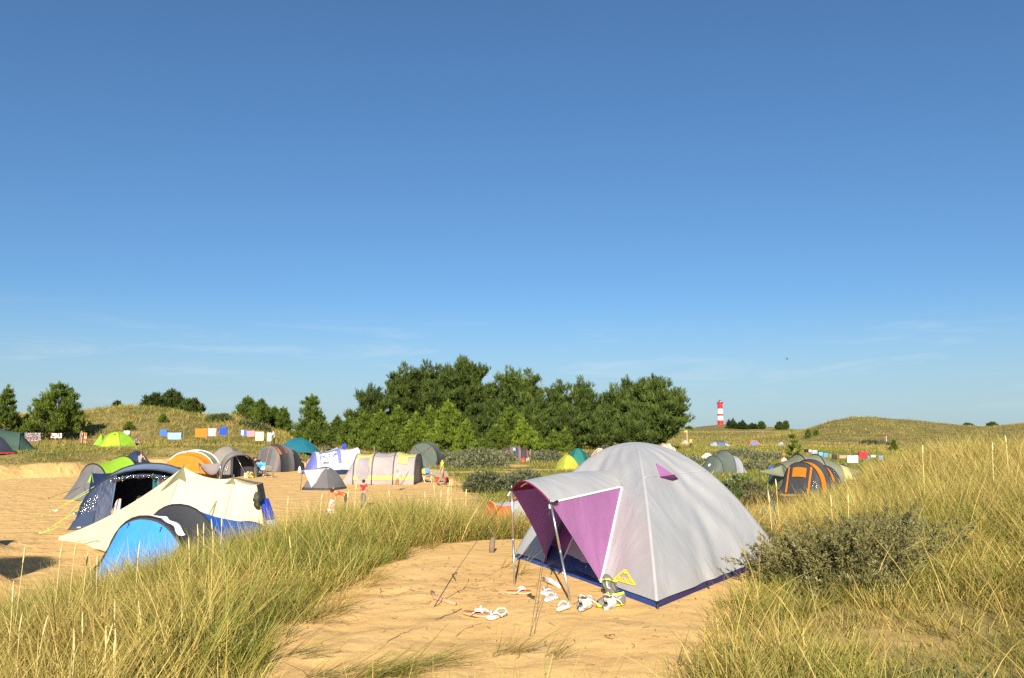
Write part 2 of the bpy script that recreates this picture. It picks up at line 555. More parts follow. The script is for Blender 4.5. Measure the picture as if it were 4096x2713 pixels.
gx = axis(-6, 9, .08, -2500, 2500, 1.02)
gy = axis(3.6, 16, .08, -60, 6000, 1.012)
X, Y = np.meshgrid(gx, gy)
Z = base_z(X, Y)
VG = veg(X, Y)
nx, ny = len(gx), len(gy)
V = np.stack([X, Y, Z], -1).reshape(-1, 3)
ii = (np.arange(ny - 1)[:, None] * nx + np.arange(nx - 1)[None]).ravel()
Q = np.stack([ii, ii + 1, ii + nx + 1, ii + nx], -1)
wet = np.exp(-(((X - 13) / 7) ** 2 + ((Y - 37) / 6) ** 2))          # reddish heath in the hollow
C = np.stack([VG, wet, sstep(13, 22, Y)], -1).reshape(-1, 3)

m, nt, b = new_mat('dune_ground'); N = nt.nodes; L = nt.links
a = N.new('ShaderNodeAttribute'); a.attribute_name = 'tint'
sx = N.new('ShaderNodeSeparateColor'); L.new(a.outputs['Color'], sx.inputs[0])
tc = N.new('ShaderNodeTexCoord')


def noise(scale, detail=4, rough=.5, dist=0):
    n = N.new('ShaderNodeTexNoise'); n.inputs['Scale'].default_value = scale; n.inputs['Detail'].default_value = detail
    n.inputs['Roughness'].default_value = rough; n.inputs['Distortion'].default_value = dist
    L.new(tc.outputs['Object'], n.inputs['Vector']); return n


def ramp(src, stops):
    r = N.new('ShaderNodeValToRGB'); e = r.color_ramp.elements
    while len(e) < len(stops): e.new(.5)
    for i, (p, c) in enumerate(stops): e[i].position = p; e[i].color = (*c, 1)
    L.new(src, r.inputs[0]); return r


def mixc(f, a_, b_):
    q = N.new('ShaderNodeMixRGB'); L.new(f, q.inputs[0])
    for k, s in ((1, a_), (2, b_)):
        if isinstance(s, tuple): q.inputs[k].default_value = (*s, 1)
        else: L.new(s, q.inputs[k])
    return q


s1 = ramp(noise(1.3, 6, .6).outputs['Fac'], [(.3, (.54, .335, .125)), (.55, (.60, .38, .15)), (.75, (.63, .415, .18))])
s2 = ramp(noise(60, 3).outputs['Fac'], [(.35, (.86, .84, .82)), (.62, (1.05, 1.05, 1.05))])
mu = N.new('ShaderNodeMixRGB'); mu.blend_type = 'MULTIPLY'; mu.inputs[0].default_value = 1
L.new(s1.outputs[0], mu.inputs[1]); L.new(s2.outputs[0], mu.inputs[2])
deb = ramp(noise(23, 5, .7, 1.2).outputs['Fac'], [(.30, (.16, .10, .05)), (.36, (1, 1, 1))])      # bits of root and straw
mu2 = N.new('ShaderNodeMixRGB'); mu2.blend_type = 'MULTIPLY'; mu2.inputs[0].default_value = .25
L.new(mu.outputs[0], mu2.inputs[1]); L.new(deb.outputs[0], mu2.inputs[2])
g1 = ramp(noise(.33, 7, .68).outputs['Fac'], [(.25, (.085, .085, .022)), (.42, (.15, .13, .04)), (.55, (.23, .18, .065)), (.72, (.33, .25, .10))])
g2 = mixc(sx.outputs[1], g1.outputs[0], (.17, .075, .03))
g3 = ramp(noise(9, 6, .7).outputs['Fac'], [(.3, (.55, .55, .5)), (.7, (1.15, 1.15, 1.1))])
mu3 = N.new('ShaderNodeMixRGB'); mu3.blend_type = 'MULTIPLY'; mu3.inputs[0].default_value = 1
L.new(g2.outputs[0], mu3.inputs[1]); L.new(g3.outputs[0], mu3.inputs[2])
fin = mixc(sx.outputs[0], mu2.outputs[0], mu3.outputs[0])
L.new(fin.outputs[0], b.inputs['Base Color'])
b.inputs['Roughness'].default_value = .9; b.inputs['Specular IOR Level'].default_value = .1
# footprints and wind ripples
bD = N.new('ShaderNodeBump'); mD = N.new('ShaderNodeMapRange'); mD.inputs['To Min'].default_value = .10; mD.inputs['To Max'].default_value = .6; L.new(sx.outputs[2], mD.inputs['Value']); L.new(mD.outputs[0], bD.inputs['Strength']); bD.inputs['Distance'].default_value = .30
L.new(noise(1.5, 4, .55, .4).outputs['Fac'], bD.inputs['Height'])
v1 = N.new('ShaderNodeTexVoronoi'); v1.feature = 'SMOOTH_F1'; v1.inputs['Scale'].default_value = 3.2; v1.inputs['Smoothness'].default_value = .8
dn = noise(2.2, 3); mpv = N.new('ShaderNodeVectorMath'); mpv.operation = 'ADD'
L.new(tc.outputs['Object'], mpv.inputs[0]); L.new(dn.outputs['Color'], mpv.inputs[1]); L.new(mpv.outputs[0], v1.inputs['Vector'])
bA = N.new('ShaderNodeBump'); bA.inputs['Strength'].default_value = .15; bA.inputs['Distance'].default_value = .13
L.new(v1.outputs['Distance'], bA.inputs['Height']); L.new(bD.outputs[0], bA.inputs['Normal'])
bB = N.new('ShaderNodeBump'); bB.inputs['Strength'].default_value = .16; bB.inputs['Distance'].default_value = .06
L.new(noise(6, 3, .5).outputs['Fac'], bB.inputs['Height']); L.new(bA.outputs[0], bB.inputs['Normal'])
bC = N.new('ShaderNodeBump'); bC.inputs['Strength'].default_value = .35; bC.inputs['Distance'].default_value = .008
L.new(noise(120, 2).outputs['Fac'], bC.inputs['Height']); L.new(bB.outputs[0], bC.inputs['Normal'])
L.new(bC.outputs[0], b.inputs['Normal'])
ground = quads_obj('ground', V, Q, C, m, smooth=True)
tag(ground, 'rolling dune ground of open sand and grassy slopes', 'ground', kind='structure')
# ------------------------------------------------------------------ marram grass
GRASS = attr_mat('grass_blade', trans=.35, rough=.5, spec=.3)


def blades(p, L, wd, az, lean, curve, side, c0, c1, k):
    """ribbons: p (n,3) roots, az/lean direction, curve extra bend to the tip; returns V, Q, C"""
    n = len(p)
    V = np.zeros((n, k + 1, 2, 3)); C = np.zeros((n, k + 1, 2, 3))
    pos = p.copy()
    dx, dy = np.cos(az), np.sin(az)
    sx_, sy_ = np.cos(side), np.sin(side)
    for i in range(k + 1):
        t = i / k
        wv = wd * (1 - t) ** .7 * .5 + wd * .06
        V[:, i, 0, 0] = pos[:, 0] - sx_ * wv; V[:, i, 0, 1] = pos[:, 1] - sy_ * wv; V[:, i, 0, 2] = pos[:, 2]
        V[:, i, 1, 0] = pos[:, 0] + sx_ * wv; V[:, i, 1, 1] = pos[:, 1] + sy_ * wv; V[:, i, 1, 2] = pos[:, 2]
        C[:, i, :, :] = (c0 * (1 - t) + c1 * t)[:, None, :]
        a = lean + curve * (t + .5 / k)
        st = L / k
        pos = pos + np.stack([dx * np.sin(a) * st, dy * np.sin(a) * st, np.cos(a) * st], -1)
    b = (np.arange(n) * (k + 1) * 2)[:, None] + np.arange(k)[None] * 2
    b = b.ravel()
    Q = np.stack([b, b + 1, b + 3, b + 2], -1)
    return V.reshape(-1, 3), Q, C.reshape(-1, 3)


class Sheaf:
    def __init__(s): s.V = []; s.Q = []; s.C = []; s.n = 0

    def add(s, V, Q, C):
        s.V.append(V); s.Q.append(Q + s.n); s.C.append(C); s.n += len(V)

    def done(s, name, mat, parent=None):
        return quads_obj(name, np.concatenate(s.V), np.concatenate(s.Q), np.concatenate(s.C), mat, parent)


STRAW = np.array([.59, .43, .125]); STRAW2 = np.array([.37, .245, .068]); GREEN = np.array([.170, .200, .026]); OLIVE = np.array([.105, .115, .035])
GREY = np.array([.20, .215, .105]); LUSH = np.array([.20, .25, .035]); RUST = np.array([.22, .10, .035])


def mixn(a, b, t): return a[None] * (1 - t[:, None]) + b[None] * t[:, None]


def tussocks(cx, cy, nb, spread, L, wd, green, k, lean0=.06, leanv=.30, curv=.5, wind=(.05, .03), lay=None):
    """cx, cy (m,) centres -> blades for all of them; L, green, nb arrays of m"""
    m = len(cx)
    idx = np.repeat(np.arange(m), nb)
    n = len(idx)
    a = rng.uniform(0, 2 * np.pi, n); r = spread[idx] * np.sqrt(rng.uniform(0, 1, n))
    x = cx[idx] + r * np.cos(a); y = cy[idx] + r * np.sin(a)
    z = base_z(x, y) - .02
    ln = lean0 + np.abs(rng.normal(0, leanv, n)) + .25 * r / spread[idx]
    az = a + rng.normal(0, 1.1, n)
    vx = np.cos(az) * np.sin(ln) + wind[0] * .35; vy = np.sin(az) * np.sin(ln) + wind[1] * .35
    if lay is not None: vx = vx + lay[0][idx]; vy = vy + lay[1][idx]
    az = np.arctan2(vy, vx); ln = np.clip(np.arctan(np.hypot(vx, vy)), 0, 1.45)
    LL = L[idx] * rng.uniform(.4, 1.15, n)
    g = np.clip(green[idx] + rng.normal(0, .22, n), 0, 1)
    dead = rng.uniform(0, 1, n) < (.46 - .34 * green[idx])
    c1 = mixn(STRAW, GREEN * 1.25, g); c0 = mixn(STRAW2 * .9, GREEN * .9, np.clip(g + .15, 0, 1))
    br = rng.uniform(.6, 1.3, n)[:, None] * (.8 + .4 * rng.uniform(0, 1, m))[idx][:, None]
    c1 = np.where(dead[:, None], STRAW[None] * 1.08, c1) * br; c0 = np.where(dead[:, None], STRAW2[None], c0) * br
    return blades(np.stack([x, y, z], -1), LL, wd[idx] * rng.uniform(.7, 1.3, n), az, ln, rng.uniform(.1, curv, n) * np.where(rng.uniform(0, 1, n) < .16, 3.2, 1),
                  rng.uniform(0, np.pi, n), c0, c1, k)


def polar(n, a, b, p=0.0, half=R(46)):
    """points over the fan in front of the camera; density per area falls as d**-p"""
    th = rng.uniform(-half, half, n)
    q = 2 - p
    u = rng.uniform(0, 1, n)
    d = (a ** q + u * (b ** q - a ** q)) ** (1 / q) if abs(q) > 1e-6 else a * (b / a) ** u
    return d * np.sin(th), d * np.cos(th)


def tentfree(x, y, pad=.0):
    """keeps growth out of the near tent and the camp tents"""
    k = np.maximum(np.abs((x - 1.72) * .8 + (y - 10.4) * .6), np.abs(-(x - 1.72) * .6 + (y - 10.4) * .8)) > 2.0 + pad
    for (tx, ty, tr) in FOOT:
        k &= np.hypot(x - tx, y - ty) > tr
    return k


FOOT = []        # filled by the tents: (x, y, radius)


def green_at(x, y):
    g = .58 + .6 * fbm(x, y, 1.6, 3, 81) + .30 * fbm(x, y, 14, 2, 82)
    g = g - .16 * sstep(1.5, 5, x) * (y < 40) - .10 * (y > 75)
    g = g + .30 * np.exp(-((x + 1.9) ** 2 / 1.5 + (y - 5.4) ** 2 / 2.2)) + .3 * np.exp(-(((x - 2.8) / 1.2) ** 2 + ((y - 6.3) / 1.6) ** 2))
    g = g + .32 * sstep(30, 45, y) * (1 - sstep(105, 140, y)) * (x > -6) + .10 * (y > 120) * (x > 0)
    return np.clip(g, 0, 1)


def low_at(x, y):
    """0 = tall marram, 1 = low turf (trampled camp ground, hollow, foot of the dunes)"""
    sd = poly_sd(x, y, PLATEAU)
    lo = sstep(5, 9, sd) * (1 - sstep(74, 84, y))
    lo = np.maximum(lo, np.exp(-(((x - 3.0) / 1.1) ** 2 + ((y - 5.9) / 1.5) ** 2)))
    return lo


def grow_grass():
    near = Sheaf()
    x, y = polar(1560, 3.4, 10.5, .3)
    v = veg(x, y); k = (rng.uniform(0, 1, len(x)) < v) & tentfree(x, y, .05)
    x, y, v = x[k], y[k], v[k]
    lo = low_at(x, y); g = green_at(x, y)
    Ln = .60 * (1 - .62 * lo) * (1 - .18 * (x > 2)) * (.72 + .28 * v) * rng.uniform(.45, 1.15, len(x)) * (1 + .3 * fbm(x, y, 1.1, 2, 85))
    Ln *= np.where(poly_sd(x, y, NEAR_SAND) < .5, .68, 1)
    d = np.hypot(x, y)
    near.add(*tussocks(x, y, (rng.uniform(40, 125, len(x)) * (1 - .55 * lo)).astype(int), np.full(len(x), .2) * rng.uniform(.6, 1.4, len(x)), Ln, .0062 + .00022 * d, g, 3, leanv=.42))
    # fine short under-growth that closes the gaps
    x, y = polar(4500, 3.4, 11, .3)
    v = veg(x, y); k = (rng.uniform(0, 1, len(x)) < v * .9) & tentfree(x, y, .05); x, y = x[k], y[k]
    d = np.hypot(x, y)
    near.add(*tussocks(x, y, np.full(len(x), 14), np.full(len(x), .12), rng.uniform(.12, .32, len(x)), .0036 + .0002 * d, np.clip(green_at(x, y) + .05, 0, 1), 2, leanv=.55))
    # overhanging tufts that lie on the sand
    px = [(1400, 2706, .5, .95), (1470, 2700, .55, .9), (1520, 2710, .5, .95), (1590, 2695, .6, .8), (1660, 2670, .6, .9), (1250, 2715, .4, .95), (1750, 2655, .6, .8), (1990, 2620, .7, .5), (2060, 2610, .6, .5),
          (2210, 2630, .7, .4), (1180, 2620, .3, .9), (1300, 2460, .2, .3), (1260, 2490, .2, .35), (1330, 2440, .2, .25), (1460, 2345, .25, .3), (1500, 2320, .3, .35), (1700, 2195, .4, .3), (1350, 2405, .2, .2),
          (2020, 2275, .6, .4), (2085, 2300, .6, .5), (2730, 2680, .3, .6), (2840, 2600, .2, .8), (2900, 2520, .3, .7), (2960, 2440, .3, .6), (1550, 2715, .5, .9), (1450, 2720, .5, .9)]
    q = np.array([G(a, b)[:2] for a, b, _, _ in px]); gg = np.array([c for *_, c in px])
    big = np.array([.5 if b > 2600 and a < 1800 else (.55 if a < 1800 else .32) for a, b, _, _ in px])
    lx = np.array([(1.6 if b > 2600 and a < 1800 else .9) for a, b, _, _ in px]); ly = np.array([(-.15 if b > 2600 else -.5) for a, b, _, _ in px])
    near.add(*tussocks(q[:, 0], q[:, 1], (70 * big + 8).astype(int), .05 + .10 * big, .25 + .36 * big, np.full(len(q), .0052), gg, 3, leanv=.5, lay=(lx, ly)))
    # single long dry stems that arch over the rest
    x, y = polar(900, 3.6, 12, .3)
    k = (veg(x, y) > .6) & tentfree(x, y, .1); x, y = x[k], y[k]; n = len(x)
    c = mixn(STRAW * 1.15, STRAW2, rng.uniform(0, 1, n))
    near.add(*blades(np.stack([x, y, base_z(x, y) - .02], -1), rng.uniform(.55, 1.0, n), .006 + .0003 * np.hypot(x, y), rng.uniform(0, 6.28, n), rng.uniform(.1, .7, n), rng.uniform(.3, 1.9, n), rng.uniform(0, 3.14, n), c, c * 1.05, 5))
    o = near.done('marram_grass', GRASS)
    tag(o, 'tall yellow green marram grass covering the near dune around the sand patch', 'grass', kind='stuff')

    mid = Sheaf()
    x, y = polar(5400, 10.2, 40, 1.0)
    sd = poly_sd(x, y, PLATEAU)
    v = veg(x, y); k = (rng.uniform(0, 1, len(x)) < v) & tentfree(x, y, .05) & ((sd < 8) | (mound(x, y) > .25))
    x, y, v = x[k], y[k], v[k]; d = np.hypot(x, y); lo = low_at(x, y)
    Ln = .72 * (1 - .45 * lo) * rng.uniform(.7, 1.2, len(x)) * (1 + .15 * (x > 4))
    mid.add(*tussocks(x, y, rng.uniform(60, 110, len(x)).astype(int), .26 * rng.uniform(.6, 1.4, len(x)), Ln, .0035 + .00042 * d, green_at(x, y), 3))
    x, y = polar(11500, 10.2, 40, 1.0)
    sd = poly_sd(x, y, PLATEAU)
    v = veg(x, y); k = (rng.uniform(0, 1, len(x)) < v) & tentfree(x, y, .05) & (sd < 9); x, y = x[k], y[k]; d = np.hypot(x, y)
    mid.add(*tussocks(x, y, np.full(len(x), 10), np.full(len(x), .2), rng.uniform(.2, .4, len(x)), .0035 + .00042 * d, green_at(x, y), 2, leanv=.5))
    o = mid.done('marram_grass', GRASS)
    tag(o, 'long straw coloured marram grass on the ridges beyond the near tent', 'grass', kind='stuff')

    low = Sheaf()
    x, y = polar(31000, 17, 95, .9)
    sd = poly_sd(x, y, PLATEAU)
    v = veg(x, y); lo = low_at(x, y); k = (rng.uniform(0, 1, len(x)) < v) & tentfree(x, y, .1) & (sd > 5) & (rng.uniform(0, 1, len(x)) < lo + .1)
    x, y = x[k], y[k]; d = np.hypot(x, y)
    V_, Q_, C_ = tussocks(x, y, np.full(len(x), 9), .35 + .003 * d, rng.uniform(.14, .34, len(x)) + .0012 * d, .004 + .00055 * d, np.clip(green_at(x, y) + .18, 0, 1), 1, leanv=.5)
    wt = np.exp(-(((V_[:, 0] - 13) / 7) ** 2 + ((V_[:, 1] - 37) / 6) ** 2))[:, None] * .8
    C_ = C_ * (1 - wt) + RUST[None] * wt
    low.add(V_, Q_, C_)
    o = low.done('turf', GRASS)
    tag(o, 'low olive turf on the camp hollow between sand and bushes', 'grass', kind='stuff')

    far = Sheaf()
    x, y = polar(18000, 60, 150, .8)
    v = veg(x, y); k = (rng.uniform(0, 1, len(x)) < v) & tentfree(x, y, .1) & ((y > 76) | (x < -12)) & (low_at(x, y) < .9)
    x, y = x[k], y[k]; d = np.hypot(x, y)
    far.add(*tussocks(x, y, np.full(len(x), 13), .3 + .003 * d, rng.uniform(.4, .75, len(x)), .003 + .00050 * d, green_at(x, y), 1, leanv=.4))
    x, y = polar(20000, 130, 430, 1.2)
    v = veg(x, y); k = (rng.uniform(0, 1, len(x)) < v); x, y = x[k], y[k]; d = np.hypot(x, y)
    far.add(*tussocks(x, y, np.full(len(x), 13), .6 + .006 * d, rng.uniform(.4, .75, len(x)), .003 + .00036 * d, np.clip(green_at(x, y), 0, 1), 1, leanv=.4))
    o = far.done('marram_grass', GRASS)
    tag(o, 'sunlit marram grass on the distant dunes under the horizon', 'grass', kind='stuff')

    # ripe flower spikes
    st = MB()
    tips = [(102, 2180, 6.6), (250, 2172, 6.9), (305, 2172, 7.0), (353, 2203, 7.2), (390, 2212, 7.6), (560, 2163, 7.3), (55, 2320, 5.9), (90, 2450, 5.4), (192, 2462, 5.5), (296, 2508, 5.1), (425, 2500, 5.2), (452, 2494, 5.2), (462, 2512, 5.1), (458, 2560, 5.0),
            (553, 2402, 6.2), (460, 2398, 6.2), (330, 2445, 5.9), (735, 2442, 6.1), (828, 2465, 6.2), (755, 2148, 8.2), (790, 2095, 9.4), (815, 2090, 9.5), (845, 2075, 9.9), (888, 2062, 10.3), (1158, 2142, 8.7), (1154, 1985, 12.2), (1290, 1972, 13), (1428, 1925, 13.5),
            (1395, 1960, 13), (1555, 1960, 14), (1700, 1965, 14), (1735, 1935, 14.5), (1765, 1960, 14.5), (1800, 1918, 15), (1808, 1916, 15), (1793, 1950, 15), (1865, 1955, 15), (1710, 2000, 13), (3072, 1962, 10.2), (3322, 1978, 9.6), (3392, 1975, 9.8), (3102, 1915, 11.8), (3000, 2060, 10.6), (3690, 1780, 11), (3970, 1770, 11.4), (4020, 1740, 12)]
    for i, (a, b_, d) in enumerate(tips):
        t = P(a, b_, d); lx = random.uniform(-.12, .12); ly = random.uniform(-.1, .1)
        gx_, gy_ = t[0] + lx, t[1] + ly
        g0 = np.array([gx_, gy_, gz(gx_, gy_)])
        dv = (t - g0) / np.linalg.norm(t - g0); hl = random.uniform(.12, .17)
        s0 = t - dv * hl; mid_ = (g0 + s0) / 2 + np.array([lx * -.25, 0, 0])
        w_ = max(.0022, .00032 * d)
        st.tube([g0, mid_, s0], w_, 4)
        st.tube([s0, s0 + dv * hl * .15, s0 + dv * hl * .5, s0 + dv * hl * .85, t], [w_, w_ * 2.7, w_ * 3.2, w_ * 1.9, w_ * .4], 5)
    o = st.done('grass_flower_spikes', plain('ripe_spike', (.62, .47, .20), .8, var=.25, vs=60))
    tag(o, 'pale ripe flower spikes of marram standing above the grass', 'grass', kind='stuff')

    # roots, twigs and straw strewn over the near sand
    tw = MB()
    n_ = 0
    while n_ < 380:
        x = random.uniform(-2.2, 3.2); y = random.uniform(4.3, 13)
        if veg(np.array([x]), np.array([y]))[0] > .25 or not tentfree(np.array([x]), np.array([y]), -.02)[0]: continue
        dens = 1.0 if (y > 7.5 and x < .4) else .35
        if random.random() > dens: continue
        n_ += 1
        l = random.choice([.03, .04, .05, .06, .08, .12]) * random.uniform(.6, 1.2); a = random.uniform(0, 6.3)
        pts = []; q = np.array([x, y]);
        for s in range(5):
            pts.append((q[0], q[1], gz(q[0], q[1]) + .004 + .012 * random.random()))
            a += random.uniform(-.6, .6); q = q + np.array([math.cos(a), math.sin(a)]) * l / 4
        tw.tube(pts, random.uniform(.001, .0024), 4)
    for pts_ in ([(1470, 2625), (1520, 2600), (1560, 2560), (1650, 2520), (1700, 2510), (1775, 2520)], [(1820, 2545), (1880, 2510), (1930, 2495), (1980, 2498)], [(1745, 2483), (1780, 2465), (1870, 2430)], [(1865, 2390), (1862, 2350), (1875, 2310)], [(2420, 2545), (2440, 2560), (2475, 2555), (2450, 2540), (2425, 2550)]):
        q = [G(a, b_) + np.array([0, 0, .006]) for a, b_ in pts_]
        q2 = []
        for i in range(len(q) - 1):
            for t in np.linspace(0, 1, 5)[:-1]: q2.append(q[i] * (1 - t) + q[i + 1] * t + np.array([random.gauss(0, .008), random.gauss(0, .008), 0]))
        tw.tube(q2, .0035, 5)
    o = tw.done('twigs', plain('dry_root', (.20, .115, .052), .9, var=.4, vs=30))
    tag(o, 'dry dark roots and twigs strewn over the near sand', 'twigs', kind='stuff')
# ------------------------------------------------------------------ tent kit
BLACK = plain('black_webbing', (.018, .018, .02), .6)
POLE = plain('alloy_pole', (.55, .55, .55), .32, .9, var=.04)
CORD = plain('guy_cord', (.03, .03, .035), .7)
CORD_L = plain('lime_cord', (.55, .70, .10), .7)
WHITE_P = plain('white_pole', (.75, .75, .72), .4)
DARKIN = fabric('dark_inner', (.035, .037, .042), trans=0)


def hoop_pt(x, w, h, lean, v, e=1.0, b=1.0):
    a = math.pi * (1 - v)
    c, s = math.cos(a), math.sin(a)
    y = w / 2 * math.copysign(abs(c) ** e, c); z = h * max(s, 0) ** b
    return np.array([x + lean * z, -y, z])


def tunnel_S(hoops, sag=.05, e=.9, b=.85):
    """hoops: (x, width, height[, lean]); v runs from one ground edge over the roof to the other"""
    H = [(h + (0,))[:4] for h in hoops]
    n = len(H) - 1

    def S(u, v):
        u = min(max(u, 0), 1); v = min(max(v, 0), 1)
        f = u * n; i = min(int(f), n - 1); t = f - i
        p = hoop_pt(*H[i], v, e, b) * (1 - t) + hoop_pt(*H[i + 1], v, e, b) * t
        k = sag * 4 * t * (1 - t)
        p[1] *= 1 - k * .7; p[2] *= 1 - k
        return p
    return S


def end_S(hoop, ext, w2=None, e=.9, b=.85, pw=1.0, y2=0.0):
    """closing panel from a hoop to a ground edge pushed out by ext"""
    hp = (hoop + (0,))[:4]
    w2 = hp[1] if w2 is None else w2

    def S(u, v):
        p = hoop_pt(*hp, v, e, b)
        z = p[2] * (1 - u) ** pw
        k = 1 - (1 - u) ** 1.0
        return np.array([p[0] + ext * k, p[1] * (1 - k) + (p[1] * w2 / hp[1] + y2) * k, z])
    return S


def poles(S, us, r, mat, root, off=.006, name='pole', v0=0, v1=1):
    for u in us: lace(name, S, [(u, v0 + (v1 - v0) * k / 20) for k in range(21)], r, mat, root, off)


def guy(root, a, b, r=.006, mat=None, name='guy_line'):
    """cord from a to b in the tent's own coordinates, with a small peg"""
    a = np.array(a, float); b = np.array(b, float)
    m = MB().tube([a, (a + b) / 2 - [0, 0, .01], b], r, 4)
    m.tube([b + [0, 0, .05], b - [0, 0, .1]], r * 1.6, 5)
    return m.done(name, mat or CORD, root)


def local(root, p):
    """world point -> coordinates of a thing turned about z"""
    a = root.rotation_euler[2]; d = np.array(p, float) - np.array(root.location)
    return np.array([math.cos(a) * d[0] + math.sin(a) * d[1], -math.sin(a) * d[0] + math.cos(a) * d[1], d[2]])


def pix_on(root, S, px, py, n=60):
    """(u, v) of the point of a surface that is seen at a photo pixel: where to put a window or a badge"""
    best = None; lo = [0, 0]; hi = [1, 1]
    a = root.rotation_euler[2]; ca, sa = math.cos(a), math.sin(a); o = np.array(root.location)
    for it in range(3):
        for u in np.linspace(lo[0], hi[0], n if it == 0 else 20):
            for v in np.linspace(lo[1], hi[1], n if it == 0 else 20):
                p = S(u, v); q = o + np.array([ca * p[0] - sa * p[1], sa * p[0] + ca * p[1], p[2]])
                x, y = proj(q); e = (x - px) ** 2 + (y - py) ** 2 + 30 * (q[1] - o[1])
                if best is None or e < best[0]: best = (e, u, v)
        dx = (hi[0] - lo[0]) / (n if it == 0 else 20)
        lo = [max(best[1] - dx, 0), max(best[2] - dx, 0)]; hi = [min(best[1] + dx, 1), min(best[2] + dx, 1)]
    return best[1], best[2]


def tunnel(label, loc, rz, hoops, mats, front=None, back=None, pole=None, pr=.018, sag=.05, e=.9, b=.85, name='tunnel_tent', cat='tent', foot=None, group=None, skirt=None):
    """front / back: (ext, material, w2) ; mats: one material per bay"""
    t = thing(name, label, cat, loc, rz, group)
    S = tunnel_S(hoops, sag, e, b)
    CUR[0] = np.array([sum(h[0] for h in hoops) / len(hoops), 0, .3])
    n = len(hoops) - 1
    t_parts = []
    for i in range(n):
        t_parts.append(patch('fly_bay', S, mats[i], t, i / n, (i + 1) / n, 0, 1, 10, 30))
    out = [t, S, None, None]
    for j, (spec, hp, sg) in enumerate(((front, hoops[0], -1), (back, hoops[-1], 1))):
        if not spec: continue
        E = end_S(hp, spec[0] * sg, spec[2] if len(spec) > 2 else None, e, b)
        patch('end_panel', E, spec[1], t, 0, 1, 0, 1, 10, 30)
        out[2 + j] = E
    if pole: poles(S, [i / n for i in range(n + 1)], pr, pole, t)
    if skirt: patch('skirt', S, skirt, t, 0, 1, 0, .06, 10, 2, off=.01); patch('skirt', S, skirt, t, 0, 1, .94, 1, 10, 2, off=.01)
    FOOT.append((float(loc[0]), float(loc[1]), foot if foot else max(max(h[1] for h in hoops) / 2, abs(hoops[-1][0] - hoops[0][0]) / 2)))
    return out


def dome_S(rx, ry, H, n=4, mixp=.6, p=2.0, ph=0.0, sag=.04, top=0.0):
    def S(u, v):
        a = 2 * math.pi * u
        k = (u * n) % 1.0
        loc = (k - .5) * 2 * math.pi / n
        poly = math.cos(math.pi / n) / math.cos(loc)
        r = (1 - mixp) + mixp * poly
        t = 1 - v
        r = r * t * (1 - sag * math.sin(math.pi * k) * math.sin(math.pi * min(t, 1)) * 1.5)
        A = a + ph
        return np.array([rx * r * math.cos(A), ry * r * math.sin(A), (H - top) * (1 - t ** p) + top])
    return S


def dome(label, loc, rz, rx, ry, H, mats, n=4, mixp=.6, p=2.0, ph=0, pole=None, pr=.015, name='dome_tent', sag=.04, skirt=None, group=None):
    t = thing(name, label, 'tent', loc, rz, group)
    S = dome_S(rx, ry, H, n, mixp, p, ph, sag)
    CUR[0] = np.array([0, 0, .1])
    for i in range(n):
        patch('fly_panel', S, mats[i % len(mats)], t, i / n, (i + 1) / n, 0, 1, 12, 14)
    if pole:
        for i in range(n):
            lace('pole', S, [(min(i / n + 1e-6, 1), k / 16) for k in range(17)], pr, pole, t, .006)
    if skirt: patch('skirt', S, skirt, t, 0, 1, 0, .05, 40, 2, off=.012)
    FOOT.append((float(loc[0]), float(loc[1]), max(rx, ry) * .9))
    return t, S


def sheet(name, rows, mat, parent): return MB().grid(rows).done(name, mat, parent)


def tri_sheet(name, a, b, c, mat, parent, n=10, sag=0.0, sdir=(0, 0, -1), fold=0.0):
    """triangular piece of cloth a-b-c that sags"""
    a, b, c = (np.array(q, float) for q in (a, b, c)); sd_ = np.array(sdir, float)
    rows = []
    for i in range(n + 1):
        t = i / n; row = []
        for j in range(n + 1):
            s = j / n
            p = (a * (1 - s) + b * s) * (1 - t) + c * t
            row.append(p + sd_ * (sag * 4 * s * (1 - s) * (1 - t) + sag * 2 * t * (1 - t) + fold * math.sin(s * 17) * t * (1 - t)))
        rows.append(row)
    return MB().grid(rows).done(name, mat, parent)


def quad_sheet(name, a, b, c, d, mat, parent, nu=12, nv=10, sag=0.0, sdir=(0, 0, -1), fold=0.0, ff=14):
    """four-cornered cloth: a-b along one edge, d-c along the other"""
    a, b, c, d = (np.array(q, float) for q in (a, b, c, d)); sd_ = np.array(sdir, float)
    rows = []
    for i in range(nu + 1):
        u = i / nu; row = []
        for j in range(nv + 1):
            v = j / nv
            p = (a * (1 - u) + b * u) * (1 - v) + (d * (1 - u) + c * u) * v
            row.append(p + sd_ * (sag * 4 * u * (1 - u) * (.3 + .7 * 4 * v * (1 - v)) + fold * math.sin(u * ff + 2 * v) * (.3 + v)))
        rows.append(row)
    return MB().grid(rows).done(name, mat, parent)


def camp(px, d, dz=0.0):
    p = at(px, d); p[2] += dz
    return p


